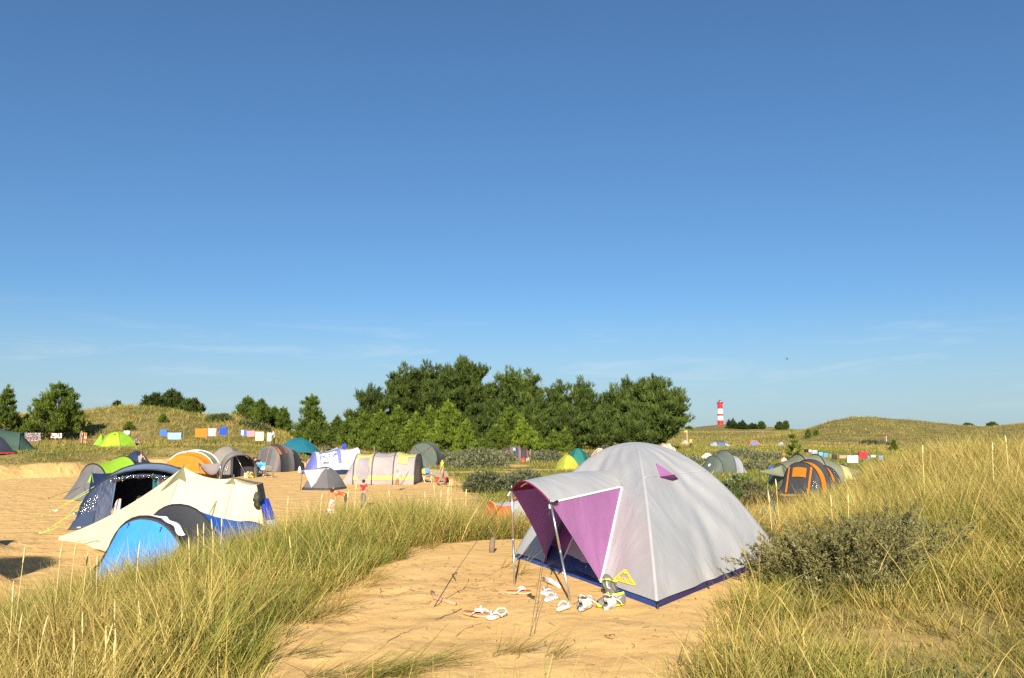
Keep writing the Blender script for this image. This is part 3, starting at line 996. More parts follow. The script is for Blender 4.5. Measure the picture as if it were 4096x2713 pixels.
# ------------------------------------------------------------------ the near silver and purple dome
def near_tent():
    SILVER = fabric('silver_fly', (.475, .458, .440), rough=.42, trans=.08, wr=.85, scale=1.5, metal=.3, dirt=.1)
    SILVER2 = fabric('silver_seam', (.52, .51, .50), rough=.45, trans=.05, wr=.15, metal=.1)
    PURPLE = fabric('purple_fly', (.43, .185, .41), rough=.5, trans=.45, wr=.5, scale=3.2)
    PURPLE_D = fabric('purple_inner', (.50, .19, .48), rough=.6, trans=.3, wr=.3)
    WINE = fabric('wine_hem', (.17, .012, .06), rough=.6, trans=.1)
    BLUE = fabric('blue_tub', (.028, .05, .17), rough=.4, trans=.0, wr=.5, scale=9)
    BLUE_SHADE = fabric('blue_tub_shade', (.035, .026, .075), rough=.5, trans=.0, wr=.5, scale=9)  # blue tub again, with the right side's shade put into its colour
    PIPE = plain('white_piping', (.82, .80, .80), .5, var=.03)
    MESH = plain('grey_mesh', (.42, .38, .42), .7, var=.2, vs=60)
    A = G(2064, 2230); B = G(2628, 2432); Cc = np.array([3.34, 10.28, 0]); A[2] = B[2] = 0
    D = A + Cc - B
    O = (A + Cc) / 2 + np.array([-.12, .05, 0])
    t = thing('dome_tent', 'large silver dome tent with a purple awning standing on the near sand', 'tent', (O[0], O[1], 0))
    K = [A - O, B - O, Cc - O, D - O]
    H, Z0 = 1.44, .055

    def face(i):
        a, b = K[i], K[(i + 1) % 4]

        def S(s, r1):                       # r1: 0 at the hem, 1 at the top
            r = 1 - r1
            p = (a * (1 - s) + b * s)
            sg = .055 * math.sin(math.pi * s) * math.sin(math.pi * min(r, 1)) + .016 * math.sin(math.pi * s) * r
            q = p * r * (1 - sg)
            z = Z0 + (H - Z0) * (1 - r ** 2.0)
            # taut folds that run from the corners
            fo = .016 * math.sin(26 * s / (r + .25) + 4 * i) * math.sin(math.pi * s) * r ** 2 + .016 * math.sin(9 * s * (1 + .6 * r) + 3 * r + i) * math.sin(math.pi * s) * r +   .010 * math.sin(31 * s + 6 * r + 2 * i) * math.sin(math.pi * s) * r * r
            fo += .013 * math.sin(19 * (s * 1.25 - r) + 1.3 * i) * math.sin(math.pi * s) * math.sin(math.pi * min(r, 1)) + .010 * math.sin(44 * s + 9 * r) * math.exp(-((s - .5) / .5) ** 2 * 0 - ((r - 1) / .25) ** 2) * math.sin(math.pi * s)
            nn = p / np.linalg.norm(p)
            return np.array([q[0] + nn[0] * fo, q[1] + nn[1] * fo, z])
        return S
    Fs = [face(i) for i in range(4)]
    RA = .588                                  # radius at which the awning meets the dome

    def sAB(q): d = B - A; return float(((q - A) @ d) / (d @ d))
    L0 = G(2194, 2268); R0 = G(2409, 2352)
    sL, sR = sAB(L0), sAB(R0)
    sUL, sUR = .18, .735
    S0 = Fs[0]

    def rs(s):
        if s <= sUL or s >= sUR: return RA
        return RA - .10 * math.sin(math.pi * (s - sUL) / (sUR - sUL)) ** .8
    # front face: left and right side pieces and the crown above the awning
    sheet('fly_panel', [[S0((sL * r + sUL * (1 - r)) * k / 10, 1 - (RA + (1 - RA) * r)) for k in range(11)] for r in np.linspace(1, 0, 12)], SILVER, t)
    sheet('fly_panel', [[S0((sR * r + sUR * (1 - r)) + (1 - (sR * r + sUR * (1 - r))) * k / 22, 1 - (RA + (1 - RA) * r)) for k in range(23)] for r in np.linspace(1, 0, 22)], SILVER, t)
    sheet('fly_panel', [[S0(s, 1 - rs(s) * (1 - v)) for v in np.linspace(0, 1, 16)] for s in np.linspace(0, 1, 40)], SILVER, t)
    for i in (1, 2, 3):
        patch('fly_panel', Fs[i], SILVER, t, 0, 1, 0, 1, 70, 36)
    # pole sleeves over the four ridges, hem seam, cross seam
    for i in range(4):
        rows = []
        for r in np.linspace(1, .0, 24):
            a = Fs[i]; b = Fs[(i - 1) % 4]
            e = min((.016, .013, .009, .013)[i] / max(r, .1), .08)
            p0, p1, p2 = b(1 - e, 1 - r), a(0, 1 - r), a(e, 1 - r)
            o_ = p1 * [1, 1, 0]; o_ = o_ / (np.linalg.norm(o_) + 1e-6)
            rows.append([p0 + o_ * .004, p1 + o_ * .011 * min(1, r * 4) + [0, 0, .004], p2 + o_ * .004])
        sheet('pole_sleeve', rows, SILVER, t)
    lace('seam', Fs[1], [(s, .49) for s in np.linspace(.0, 1, 20)], .004, SILVER2, t, .003)
    # blue groundsheet wall
    for i in range(4):
        a, b = K[i] * 1.005, K[(i + 1) % 4] * 1.005
        rows = []
        for k in range(25):
            s = k / 24; p = (a * (1 - s) + b * s) * (1 - .016 * math.sin(math.pi * s))
            w_ = .012 * math.sin(s * 40 + i) * math.sin(math.pi * s)
            rows.append([p * 1.01 + [0, 0, -.04], p * (1 + w_ * .3) + [0, 0, .03], p * .975 + [0, 0, .055 + w_ * .2]])
        sheet('groundsheet_wall', rows, BLUE if i in (0, 3) else BLUE_SHADE, t)
    # corner webbing and pegs
    for i in range(4):
        m = MB()
        p = K[i]; n_ = p / np.linalg.norm(p)
        q = np.array([p[0], p[1], Z0 - .005]); e_ = p + n_ * .05 + [0, 0, -.03]
        m.tube([q + n_ * .012, p + n_ * .035 + [0, 0, .03], e_], .013, 6)
        m.done('corner_strap', BLACK, t)
    for (i, s) in ((0, .40), (0, .78), (1, .33), (1, .62)):
        p = K[i] * (1 - s) + K[(i + 1) % 4] * s; n_ = p / np.linalg.norm(p)
        MB().tube([p + n_ * .01 + [0, 0, .07], p + n_ * .05 + [0, 0, .012], p + n_ * .09 + [0, 0, -.03]], .007, 5).done('peg_loop', BLACK, t)

    # inner tent: purple door wall over a blue tub
    def SI(s, r1):
        p = S0(s, r1); c = np.array([0, 0, p[2]])
        return c + (p - c) * .955
    door = sheet('inner_door', [[SI(s, v) for v in np.linspace(.045, .5, 12)] for s in np.linspace(sL - .03, sR + .07, 16)], PURPLE_D, t)
    sheet('groundsheet_wall', [[(S0(s, 0) * [.972, .972, 0]) + [0, 0, -.02], S0(s, 0) * [.985, .985, 0] + [0, 0, .06], SI(s, .045) * [1.004, 1.004, 1] + [0, 0, .005 + .05 * max(0, 1 - abs(s - sL) / .16)]] for s in np.linspace(sL - .03, sR + .07, 20)], BLUE, t)
    # mesh window in the door: rounded, white taped edge
    cs, cv = pix_on(t, SI, 2322, 2196); ws, wv = .085, .105
    ring = []
    for k in range(33):
        a = 2 * math.pi * k / 32; c_, s_ = math.cos(a), math.sin(a)
        ring.append((cs + ws * math.copysign(abs(c_) ** .6, c_) * (1 - .18 * s_), cv + wv * math.copysign(abs(s_) ** .6, s_)))
    f = [SI(cs, cv) + nrm(SI, cs, cv) * .012]; n0 = nrm(SI, cs, cv)
    if n0 @ np.array([-.58, -.81, 0]) < 0: n0 = -n0
    V_ = [SI(cs, cv) + n0 * .012] + [SI(*q) + n0 * .012 for q in ring[:-1]]
    obj('door_mesh', V_, [(0, 1 + k, 1 + (k + 1) % 32) for k in range(32)], MESH, door)
    MB().tube([SI(*q) + n0 * .014 for q in ring], .012, 6).done('door_tape', PIPE, door)

    # awning on two poles
    fL, fR = G(2058, 2340) - O, G(2281, 2406) - O
    PL = P(2047, 1962, 8.62) - O; PR = P(2203, 2012, 7.98) - O
    PL[2] += 0; A1 = []
    for k in range(13):
        s = sUL + (sUR - sUL) * k / 12
        A1.append(S0(s, 1 - rs(s)) * np.array([1.004, 1.004, 1]) + [0, 0, .003])
    A0 = []
    for k in range(13):
        q = k / 12
        p = PL * (1 - q) + PR * q; p = p + np.array([-.10, -.14, 0]) * math.sin(math.pi * q) * .5
        p[2] += .155 * math.sin(math.pi * q) ** .85
        A0.append(p)
    # roof and its purple lining
    rows = []; lin = []
    for j in range(17):
        v = j / 16
        row = [A0[k] * (1 - v) + A1[k] * v + np.array([0, 0, .03 * math.sin(math.pi * v) * math.sin(math.pi * k / 12)]) for k in range(13)]
        rows.append(row); lin.append([p + np.array([0, 0, -.012]) for p in row])
    aw = sheet('awning_roof', rows, SILVER, t)
    sheet('awning_lining', lin, WINE, t)
    MB().tube([p + [0, 0, -.004] for p in A0], .009, 6).done('awning_hem', WINE, t)
    MB().tube([p + [0, 0, -.022] for p in [lin[1][k] for k in range(2, 9)]], .008, 5).done('awning_tape', PIPE, t)
    MB().tube([rows[j][12] for j in range(17)], .011, 6).done('piping', PIPE, t)

    # purple side walls of the porch
    def wall(name, top_f, top_b, bot, bow, side):
        rw = []
        for i in range(15):
            u = i / 14                                   # along the top edge, front to dome
            tp = rows[int(round(u * 16))][side]
            row = []
            for j in range(15):
                v = j / 14
                edge_b = S0((sL if side == 0 else sR) * v + (sUL if side == 0 else sUR) * (1 - v), 1 - (RA + (1 - RA) * v)) if u == 1 else None
                back = S0((sL * v + sUL * (1 - v)) if side == 0 else (sR * v + sUR * (1 - v)), 1 - (RA + (1 - RA) * v))
                b_ = bot + [0, 0, .03]
                front = rows[0][side] * (1 - v) + b_ * v + np.array(bow) * math.sin(math.pi * v)
                p = front * (1 - u) + back * u
                p = p * (1) + (tp - (rows[0][side] * (1 - u) + rows[16][side] * u)) * (1 - v)
                nn = np.array([.8, -.6, 0])
                p = p + nn * (.010 * math.sin(u * 16 + 3 * v) * v * (1 - u * .5) * (1 - v) * 2)
                row.append(p)
            rw.append(row)
        return sheet(name, rw, PURPLE, t)
    wall('porch_wall', PL, A1[0], L0 - O, (.025, .03, .0), 0)
    wall('porch_wall', PR, A1[12], R0 - O, (.0, .0, .0), 12)
    # white piping where the right porch wall meets the fly
    MB().tube([S0(sR * v + sUR * (1 - v), 1 - (RA + (1 - RA) * v)) * np.array([1.006, 1.006, 1]) for v in np.linspace(0, 1, 16)], .010, 6).done('piping', PIPE, t)
    MB().tube([S0(sL * v + sUL * (1 - v), 1 - (RA + (1 - RA) * v)) * np.array([1.006, 1.006, 1]) for v in np.linspace(0, 1, 16)], .006, 6).done('piping', SILVER2, t)
    for f_, p_, tip in ((fL, PL, .06), (fR, PR, .04)):
        d_ = (p_ - f_) / np.linalg.norm(p_ - f_)
        m = MB().tube([f_ - d_ * .06, f_ + d_ * .45], .011, 10).tube([f_ + d_ * .45, f_ + d_ * .47], .013, 10).tube([f_ + d_ * .47, p_ + d_ * .01], .0105, 10).tube([p_, p_ + d_ * tip], .004, 6)
        m.done('awning_pole', POLE, t)
    # black ties and cream tension bands at the pole heads
    MB().tube([PL + [-.02, 0, .0], PL + [.03, -.01, .01], A0[1] + [0, 0, .006]], .012, 6).done('tie', BLACK, t)
    MB().tube([PR + [-.03, -.01, .0], PR + [.03, 0, 0], PR + [.07, .05, .01]], .014, 6).done('tie', BLACK, t)
    BAND = plain('cream_band', (.72, .62, .42), .7)
    e1 = G(2128, 2545) - O; e0 = G(1722, 2434) - O
    for p_, e_, rr in ((PL, e0, .0025), (PR, e1, .002)):
        d_ = (e_ - p_) / np.linalg.norm(e_ - p_)
        MB().tube([p_ + [-.015, 0, -.01], p_ + d_ * .09], .009, 6).done('tension_band', BAND, t)
        k1 = p_ + d_ * .09
        if p_ is PR:
            m = MB().tube([k1, k1 + d_ * .10], .007, 5).tube([k1 + d_ * .1, e_ + [.012, 0, -.03]], rr, 5).tube([k1 + d_ * .1, e_ + [-.02, .01, -.03]], rr, 5)
        else:
            kk = k1 + (e_ - k1) * .72
            m = MB().tube([k1, kk], rr, 5).tube([kk, e_ + [0, 0, -.04]], rr * 1.9, 5).tube([kk + [.02, 0, .01], kk + [-.02, 0, -.01], kk + [.015, -.02, -.06]], .006, 5)
        m.done('guy_line', CORD, t)
    # little purple vent hood on the right face
    u, v = pix_on(t, Fs[1], 2668, 1912)
    o1, o2 = Fs[1](u - .10, v + .01), Fs[1](u + .13, v - .015)
    n1 = nrm(Fs[1], u, v); n1 = n1 if n1 @ np.array([.8, -.6, .3]) > 0 else -n1
    ap = Fs[1](u - .085, v + .12) + n1 * .02; tip = Fs[1](u + .0, v - .02) + n1 * .10
    vh = obj('vent_hood', [o1, o2, ap, tip], [(0, 3, 2), (3, 1, 2), (0, 1, 3)], PURPLE, t, smooth=False)
    MB().tube([o1 + n1 * .004, tip, o2 + n1 * .004], .006, 5).done('vent_edge', WINE, vh)
    # yellow printed badge: triangle frame, solid tab, lettering
    YEL = plain('yellow_print', (.80, .60, .02), .6, var=.05)
    c3 = []
    for q in ((2468, 2322), (2551, 2345), (2518, 2285)):
        uv = pix_on(t, S0, *q); c3.append(S0(*uv))
    l_, r_, a_ = c3
    nb = np.cross(r_ - l_, a_ - l_); nb /= np.linalg.norm(nb)
    if nb @ np.array([-.58, -.81, 0]) < 0: nb = -nb

    def fit(x, y, lift=.008):
        q = l_ + (r_ - l_) * x + (a_ - l_) * y              # lay the print onto the cloth below it
        s_, v_ = sAB(q + O), 0
        lo, hi = 0.0, .5
        for _ in range(20):
            mm = (lo + hi) / 2
            if S0(.8, mm)[2] < q[2]: lo = mm
            else: hi = mm
        rr_ = 1 - lo; den = rr_
        ss = float(((q - A + O) @ (B - A)) / ((B - A) @ (B - A)))
        ss = .5 + (ss - .5) / den
        p = S0(min(max(ss, 0), 1), lo)
        return p + nb * lift
    V_, F_ = [], []

    def bar(p, q, w_):
        p = np.array(p); q = np.array(q); d_ = q - p; n_ = np.array([-d_[1], d_[0]]); n_ = n_ / np.linalg.norm(n_) * w_ / 2
        for k in range(7):
            c_ = p + d_ * k / 6
            V_.append(fit(*(c_ + n_))); V_.append(fit(*(c_ - n_)))
        b_ = len(V_) - 14
        for k in range(6): F_.append((b_ + 2 * k, b_ + 2 * k + 1, b_ + 2 * k + 3, b_ + 2 * k + 2))
    bar((0, 0), (1, 0), .085); bar((0, 0), (0, 1), .085); bar((1, 0), (0, 1), .085)
    bar((.22, .70), (.03, .90), .17)
    bdg = obj('badge', V_, F_, YEL, t, smooth=False)
    cu = bpy.data.curves.new('lettering', 'FONT'); cu.body = "McKINLEY"; cu.size = 1; cu.offset = .035; cu.align_x = 'CENTER'
    to = bpy.data.objects.new('lettering', cu); col.objects.link(to)
    me = bpy.data.meshes.new_from_object(to); bpy.data.objects.remove(to)
    xs = [v_.co.x for v_ in me.vertices]; w_ = max(xs) - min(xs)
    for v_ in me.vertices:
        v_.co = Vector(fit(.46 + v_.co.x / w_ * .66 - .5 * v_.co.y * .26, .06 + v_.co.y * .44, .009))
    me.materials.append(YEL)
    o_ = bpy.data.objects.new('badge_lettering', me); col.objects.link(o_); o_.parent = bdg
    return t


near_tent()
# ------------------------------------------------------------------ the tents of the camp
def cloth(name, c, **k): return fabric(name, c, **k)


NAVY = cloth('navy_fly', (.022, .036, .085), rough=.45, wr=.6)
NAVY_L = cloth('faded_navy', (.10, .15, .24), rough=.45, wr=.5)
CHAR = cloth('charcoal_fly', (.055, .055, .06), wr=.5)
GREYF = cloth('grey_fly', (.155, .150, .15), wr=.6)
LIME = cloth('lime_fly', (.26, .44, .03), wr=.4)
ORANGE = cloth('orange_fly', (.72, .21, .015), wr=.5, trans=.25)
OLIVEF = cloth('olive_fly', (.20, .205, .13), wr=.5)
TAUPE = cloth('taupe_fly', (.24, .21, .18), wr=.5)
LAV = cloth('lavender_grey_fly', (.36, .31, .30), wr=.5)
PALEY = cloth('pale_yellow_fly', (.52, .46, .16), wr=.4)
CREAM = cloth('cream_canvas', (.63, .525, .375), rough=.85, wr=.6, scale=2.5, dirt=.06)
SKYB = cloth('sky_blue_fly', (.055, .28, .74), rough=.5, wr=.4, trans=.2)
COBALT = cloth('cobalt_fly', (.03, .16, .62), rough=.45, wr=.5)
TEAL = cloth('teal_fly', (.012, .12, .17), wr=.4)
TEALG = cloth('green_teal_fly', (.018, .15, .13), wr=.4)
DGREEN = cloth('dark_green_fly', (.055, .10, .075), wr=.5)
GGREEN = cloth('grey_green_fly', (.105, .125, .10), wr=.5)
WHITEF = cloth('white_fly', (.62, .61, .60), wr=.6, rough=.45)
VIOLET = cloth('violet_blue_fly', (.16, .17, .46), wr=.4)
YELG = cloth('yellow_green_fly', (.42, .40, .05), wr=.4)
PEACH = cloth('peach_fly', (.66, .33, .15), wr=.4)
PINKISH = cloth('pink_beige_fly', (.60, .38, .28), wr=.4)
REDO = cloth('coral_red_fly', (.62, .105, .05), wr=.5)
SILV = cloth('pale_silver_fly', (.37, .37, .38), wr=.5, rough=.45)
CREAM2 = cloth('ivory_fly', (.66, .58, .44), wr=.4)
FILM = clear_film('clear_window')
MESHK = plain('dark_mesh', (.03, .03, .035), .8)

# cobalt and grey tunnel behind the near grass
b = camp(598, 15.7)
t, S, E, E2 = tunnel('bright blue and charcoal tunnel tent behind the near grass under a white cloth', b, R(62),
                     [(0, 2.45, 1.48), (.75, 2.55, 1.64), (2.6, 2.0, 1.12)], [CHAR, COBALT], (.75, CHAR, 2.2), (.9, COBALT, 1.2), BLACK, .022)
patch('door', E, SKYB, t, .04, .97, .30, .77, 14, 14, off=-.015)
patch('window', E, COBALT, t, .30, .95, .09, .20, 8, 5, off=-.015)
for v in (.40, .62):
    q = E(.05, v); MB().tube([q + [-.03, 0, 0], q + [-.06, .0, -.09], q + [-.05, .02, -.14]], .012, 5).done('door_toggle', NAVY, t)
guy(t, S(0, .04) + [0, 0, .25], S(0, .0) + [-1.0, -.75, 0], .006)
guy(t, S(0, .10), S(0, .0) + [-1.1, -.55, 0], .006)
# white cloth lying over the front hoop
rows = [[S(.03 + .11 * i / 8 + .02 * math.sin(j * .9), .40 + .33 * j / 20) + nrm(S, .1, .4 + .33 * j / 20) * 0 + nout(S, .1, .4 + .33 * j / 20) * (.02 + .008 * math.sin(j * 1.3 + i)) for j in range(21)] for i in range(9)]
o = sheet('cloth', rows, plain('white_cotton', (.78, .76, .74), .9), None)
o.location = t.location; o.rotation_euler = t.rotation_euler
tag(o, 'white cloth lying over the front hoop of the bright blue tent', 'cloth')

# cream canvas tent with two peaks and a long tail
Kp = P(734, 1868, 22.2); K2 = P(934, 1914, 21.4); E1 = P(1024, 1940, 21.2); EB = P(1052, 1931, 22.6)
tl_b = G(236, 2160) + [0, 0, .10]; tl_f = G(402, 2214) + [0, 0, .12]
gb = lambda px, d, dz=0: camp(px, d, dz)
O_ = gb(800, 21.3)
t = thing('canvas_tent', 'cream canvas tent with two peaks and a long tail of cloth to the left', 'tent', O_)
FOOT.append((O_[0], O_[1], 2.6))
Lc = lambda p: np.array(p) - O_


def curve(pts, n, sags):
    out = []
    for k in range(len(pts) - 1):
        a, c_ = np.array(pts[k]), np.array(pts[k + 1])
        for i in range(n):
            s = i / n; out.append(a * (1 - s) + c_ * s - np.array([0, 0, sags[k] * 4 * s * (1 - s)]))
    out.append(np.array(pts[-1])); return out


ridge = curve([Lc(tl_b), Lc(Kp), Lc(K2), Lc(E1)], 14, [.22, .13, .06])
base = curve([Lc(tl_f), Lc(gb(560, 20.6)), Lc(gb(850, 20.0)), Lc(gb(1098, 20.6))], 14, [0, 0, 0])
back = curve([Lc(tl_b), Lc(gb(560, 24.4)), Lc(gb(900, 23.6)), Lc(EB)], 14, [0, 0, 0])
rows = []
for k in range(len(ridge)):
    row = []
    for j in range(19):
        v = j / 18; p = ridge[k] * (1 - v) + base[k] * v
        s = k / (len(ridge) - 1)
        sg = .26 * math.sin(math.pi * v) * (1 - .45 * s)
        crease = .035 * math.sin(k * 1.7) * math.sin(math.pi * v) + .03 * math.sin(k * .8 + 4 * v) * v
        row.append(p + np.array([0, .5 * sg + crease, -.62 * sg]))
    rows.append(row)
sheet('canvas_roof', rows, CREAM, t)
sheet('canvas_back', [[ridge[k] * (1 - v) + back[k] * v - np.array([0, .1 * math.sin(math.pi * v), .2 * math.sin(math.pi * v)]) for v in np.linspace(0, 1, 10)] for k in range(len(ridge))], CREAM, t)
# tail hem and seams
MB().tube([r_[0] * .55 + r_[18] * .45 for r_ in rows[:4]] + [r_[8] for r_ in rows[4:5]], .012, 5).done('seam', cloth('canvas_seam', (.58, .46, .30)), t)
for k in (14, 28):
    MB().tube([rows[k][j] + [0, -.012, .004] for j in range(0, 15)], .010, 5).done('seam', cloth('canvas_seam', (.58, .46, .30)), t)
# zipped door line
MB().tube([rows[25][4] + [0, -.015, 0], rows[23][10] + [0, -.015, 0], rows[20][15] + [0, -.015, 0]], .010, 5).done('door_zip', cloth('zip', (.40, .31, .18)), t)
MB().tube([rows[25][4] + [0, -.015, 0], rows[25][10] + [0, -.02, 0], rows[25][17] + [0, -.02, 0]], .014, 5).done('door_zip', cloth('zip', (.40, .31, .18)), t)
# olive peak caps
CAP = cloth('olive_cap', (.19, .19, .10))
for kk, (c_, h_) in enumerate(((14, 3), (28, 1))):
    kp = ridge[c_]
    m_ = MB(); n_ = 10
    lo_ = []
    for i in range(-2, 3): lo_.append(rows[min(c_ + i, 42)][1 + (h_ > 1)] + [0, -.02, .015])
    m_.grid([[kp + [0, -.01, .03] for _ in range(5)], lo_]).done('peak_cap', CAP, t)
    MB().tube([kp + [0, .02, -2.0], kp + [0, .02, .10]], .018, 6).done('tent_pole', POLE, t)
# grey end wall
GE = cloth('grey_canvas', (.165, .165, .16), rough=.8)
rbk = Lc(gb(1116, 22.9))
quad_sheet('end_wall', ridge[42] + [0.02, 0, 0], EB - O_, rbk, base[42] + [.04, 0, 0], GE, t, 8, 10, .05, (0, 1, 0))
quad_sheet('end_roof', ridge[28] + [0, .02, .01], ridge[42] + [0, .02, .01], EB - O_, Lc(P(960, 1914, 22.2)), GE, t, 8, 8, .03)
# cap and gloves, blue towel on the end of the cream tent
q = rows[42][3]
o = MB().lathe([(.0, .16), (.07, .14), (.10, .07), (.11, 0), (.13, -.06), (.09, -.10), (.10, -.18), (.07, -.24), (0, -.25)], (0, 0, 0), 10).done('cap', blotch('cap_pattern', [(.02, .022, .018), (.05, .055, .03), (.015, .015, .015)], 14), None)
o.location = tuple(q + O_ + [.0, -.12, .06]); tag(o, 'dark patterned cap hanging on the right corner of the cream tent', 'cap')
a_, b_ = rows[42][3] + O_ + [.04, -.03, 0], rows[42][11] + O_ + [.08, -.04, 0]
o = quad_sheet('towel', a_, a_ + [.10, .35, .03], b_ + [.14, .5, 0], b_, striped('blue_towel_print', [(.03, .07, .50), (.03, .07, .50), (.03, .07, .50), (.62, .60, .66)], 1.4, 2), None, 8, 12, .04, (1, 0, 0), .02)
tag(o, 'blue towel with a white band draped over the end of the cream tent', 'towel')

# big navy family tent, opening towards the cream tent
b = camp(575, 28.6)
t, S, E, E2 = tunnel('big dark navy family tent with an open front and lime guy lines at its left', b, R(97),
                     [(0, 4.3, 2.0, .10), (.75, 4.2, 2.2), (2.0, 4.0, 2.05), (3.6, 3.4, 1.5)], [NAVY_L, NAVY, NAVY], None, (.6, NAVY), BLACK, .03, e=.95, b=.8)
F_ = end_S((0, 4.3, 2.0, .10), -.45, 4.5, .95, .8)
# v counts from the camera's left here
lf = (lambda v: 1 - v) if proj(np.array(b) + np.array([math.cos(R(97)) * F_(1, 0)[0] - math.sin(R(97)) * F_(1, 0)[1], math.sin(R(97)) * F_(1, 0)[0], 0]))[0] > 575 else (lambda v: v)
side = lambda u, w: F_(u, lf(w))
sp_ = patch('side_panel', side, NAVY, t, 0, 1, 0, .36, 10, 12)
patch('window', side, FILM, sp_, .22, .58, .13, .27, 8, 8, off=.02, rnd=.6)
patch('mesh_panel', side, cloth('mesh_navy', (.03, .05, .10), rough=.7, wr=.8), sp_, .60, .90, .03, .27, 8, 8, off=.03)
patch('mud_skirt', side, CHAR, sp_, .9, 1.0, 0, .36, 2, 12, off=.04)
patch('badge', side, plain('white_print', (.7, .7, .7), .6), sp_, .93, .955, .16, .19, 2, 3, off=.06)
lace('door_edge', side, [(u, .36) for u in np.linspace(.05, 1, 14)], .022, NAVY_L, t)
# rolled clear door under the front hoop
rl = [side(.06, w) + np.array([-.08, 0, -.10]) for w in np.linspace(.34, .82, 18)]
MB().tube([p + [0, 0, .02 * math.sin(i * 2.1)] for i, p in enumerate(rl)], [.075 + .02 * math.sin(i * 1.7) for i in range(18)], 8).done('rolled_door', clear_film('rolled_film'), t)
MB().tube([p + [.02, 0, .03] for p in rl], .055, 8).done('rolled_door', NAVY, t)
for i in (2, 7, 12): MB().tube([rl[i] + [0, 0, .10], rl[i] + [-.10, 0, 0], rl[i] + [0, 0, -.12]], .014, 5).done('door_toggle', LIME, t)
patch('inner_wall', lambda u, v: hoop_pt(1.9, 4.0 * (1 - .0 * u), 2.0 * u, 0, v, .95, .8), cloth('dark_inner2', (.022, .024, .03), trans=0), t, 0, 1, 0, 1, 8, 20)
quad_sheet('floor', (-.2, -2, .02), (3, -1.9, .02), (3, 1.9, .02), (-.2, 2, .02), DARKIN, t)
for i, w in enumerate((0, .05, .09, .14, .19, .24)):
    z_ = (1.75, 1.5, 1.25, 1.0, .7, .35)[i]
    a_ = S(.0, lf(.03 + .055 * (5 - i)))
    guy(t, a_, local(t, G(200 - 40 * (i % 3) + 8 * i, 2050 + 17 * i)), .009, CORD_L)
# left porch wing: navy roof, lime corner
w0 = local(t, P(368, 1893, 29.6)); w1 = local(t, P(482, 1887, 30.6)); w2 = S(.22, lf(.30)); w3 = S(.05, lf(.14))
quad_sheet('porch_roof', w0, w1, w2, w3, NAVY, t, 10, 8, .12)
g0 = local(t, camp(352, 29.4)); quad_sheet('porch_wall', w0, w3, S(.03, lf(.01)), g0, NAVY, t, 8, 8, .05, (1, 0, 0))
tri_sheet('porch_gusset', w0, local(t, P(349, 1930, 29.3)), local(t, P(374, 1931, 29.3)), LIME, t)
MB().tube([g0, w0 + [0, 0, .06]], .016, 6).done('porch_pole', POLE, t)
BIGNAVY = t

# clothes hanging inside the navy tent
for i, (px, yt, yb, c_, lab) in enumerate(((622, 1905, 1960, (.015, .10, .11), 'teal jacket hanging inside the open navy tent'), (640, 1906, 1950, (.10, .11, .14), 'grey shirt hanging beside the teal jacket in the navy tent'), (658, 1905, 1945, (.22, .09, .03), 'rust brown garment hanging inside the navy tent'))):
    a_ = P(px - 9, yt, 28.9); c2 = P(px + 9, yt, 29.0); d2 = P(px + 11, yb, 29.0); e2 = P(px - 12, yb, 28.9)
    m_ = MB(); rws = []
    for k in range(9):
        u = k / 8; rw = []
        for j in range(13):
            w_ = 2 * math.pi * j / 12; c0 = (a_ * (1 - u) + e2 * u + c2 * (1 - u) + d2 * u) / 2; hw = (c2 - a_) * (1 - u) / 2 + (d2 - e2) * u / 2
            rw.append(c0 + hw * math.cos(w_) * (.6 + .4 * min(1, u * 4)) + np.array([0, .07 * math.sin(w_), .0]) + np.array([0, .02 * math.sin(5 * w_ + 3 * u), 0]))
        rws.append(rw)
    o = m_.grid(rws).done('garment', cloth('garment_%d' % i, c_, trans=0), None)
    tag(o, lab, 'garment', 'clothes hanging in the navy tent')
# striped towel at the navy tent's doorway
a_, c2, d2, e2 = P(470, 1997, 27.6), P(484, 1995, 27.7), P(483, 2062, 27.6), P(430, 2080, 27.4)
o = quad_sheet('towel', a_, c2, d2, e2, striped('multi_stripe', [(.5, .06, .04), (.75, .7, .6), (.05, .07, .2), (.6, .3, .04), (.05, .05, .06), (.75, .7, .6)], 4.2, 0), None, 10, 14, .05, (0, -1, 0), .04, 18)
tag(o, 'towel with many coloured stripes hanging at the doorway of the navy tent', 'towel')

# lime and grey tunnel left of the navy tent
b = camp(372, 40.2)
t, S, E, E2 = tunnel('grey and lime green tunnel tent left of the big navy tent', b, R(52),
                     [(0, 3.3, 1.72), (1.5, 3.5, 2.05), (2.7, 3.1, 1.7)], [LIME, CHAR], (.75, GREYF, 3.0), (.8, CHAR), BLACK, .035, foot=1.9)
guy(t, S(0, .2), (-1.1, -2.2, 0), .009)
guy(t, S(0, .8), (-1.1, 2.2, 0), .009)

# dark navy dome behind the man in the grey shirt
t, S = dome('dark navy dome tent behind the man in the grey shirt', camp(542, 63.5), 0, 1.5, 1.4, 1.75, [NAVY, cloth('dark_slate', (.035, .04, .06))], 6, .5, 1.8, pole=CORD)
tri_sheet('porch_flap', local(t, P(505, 1822, 62.0)), local(t, P(502, 1868, 61.8)), local(t, P(541, 1866, 61.8)), cloth('wine_cloth', (.13, .012, .04)), t)

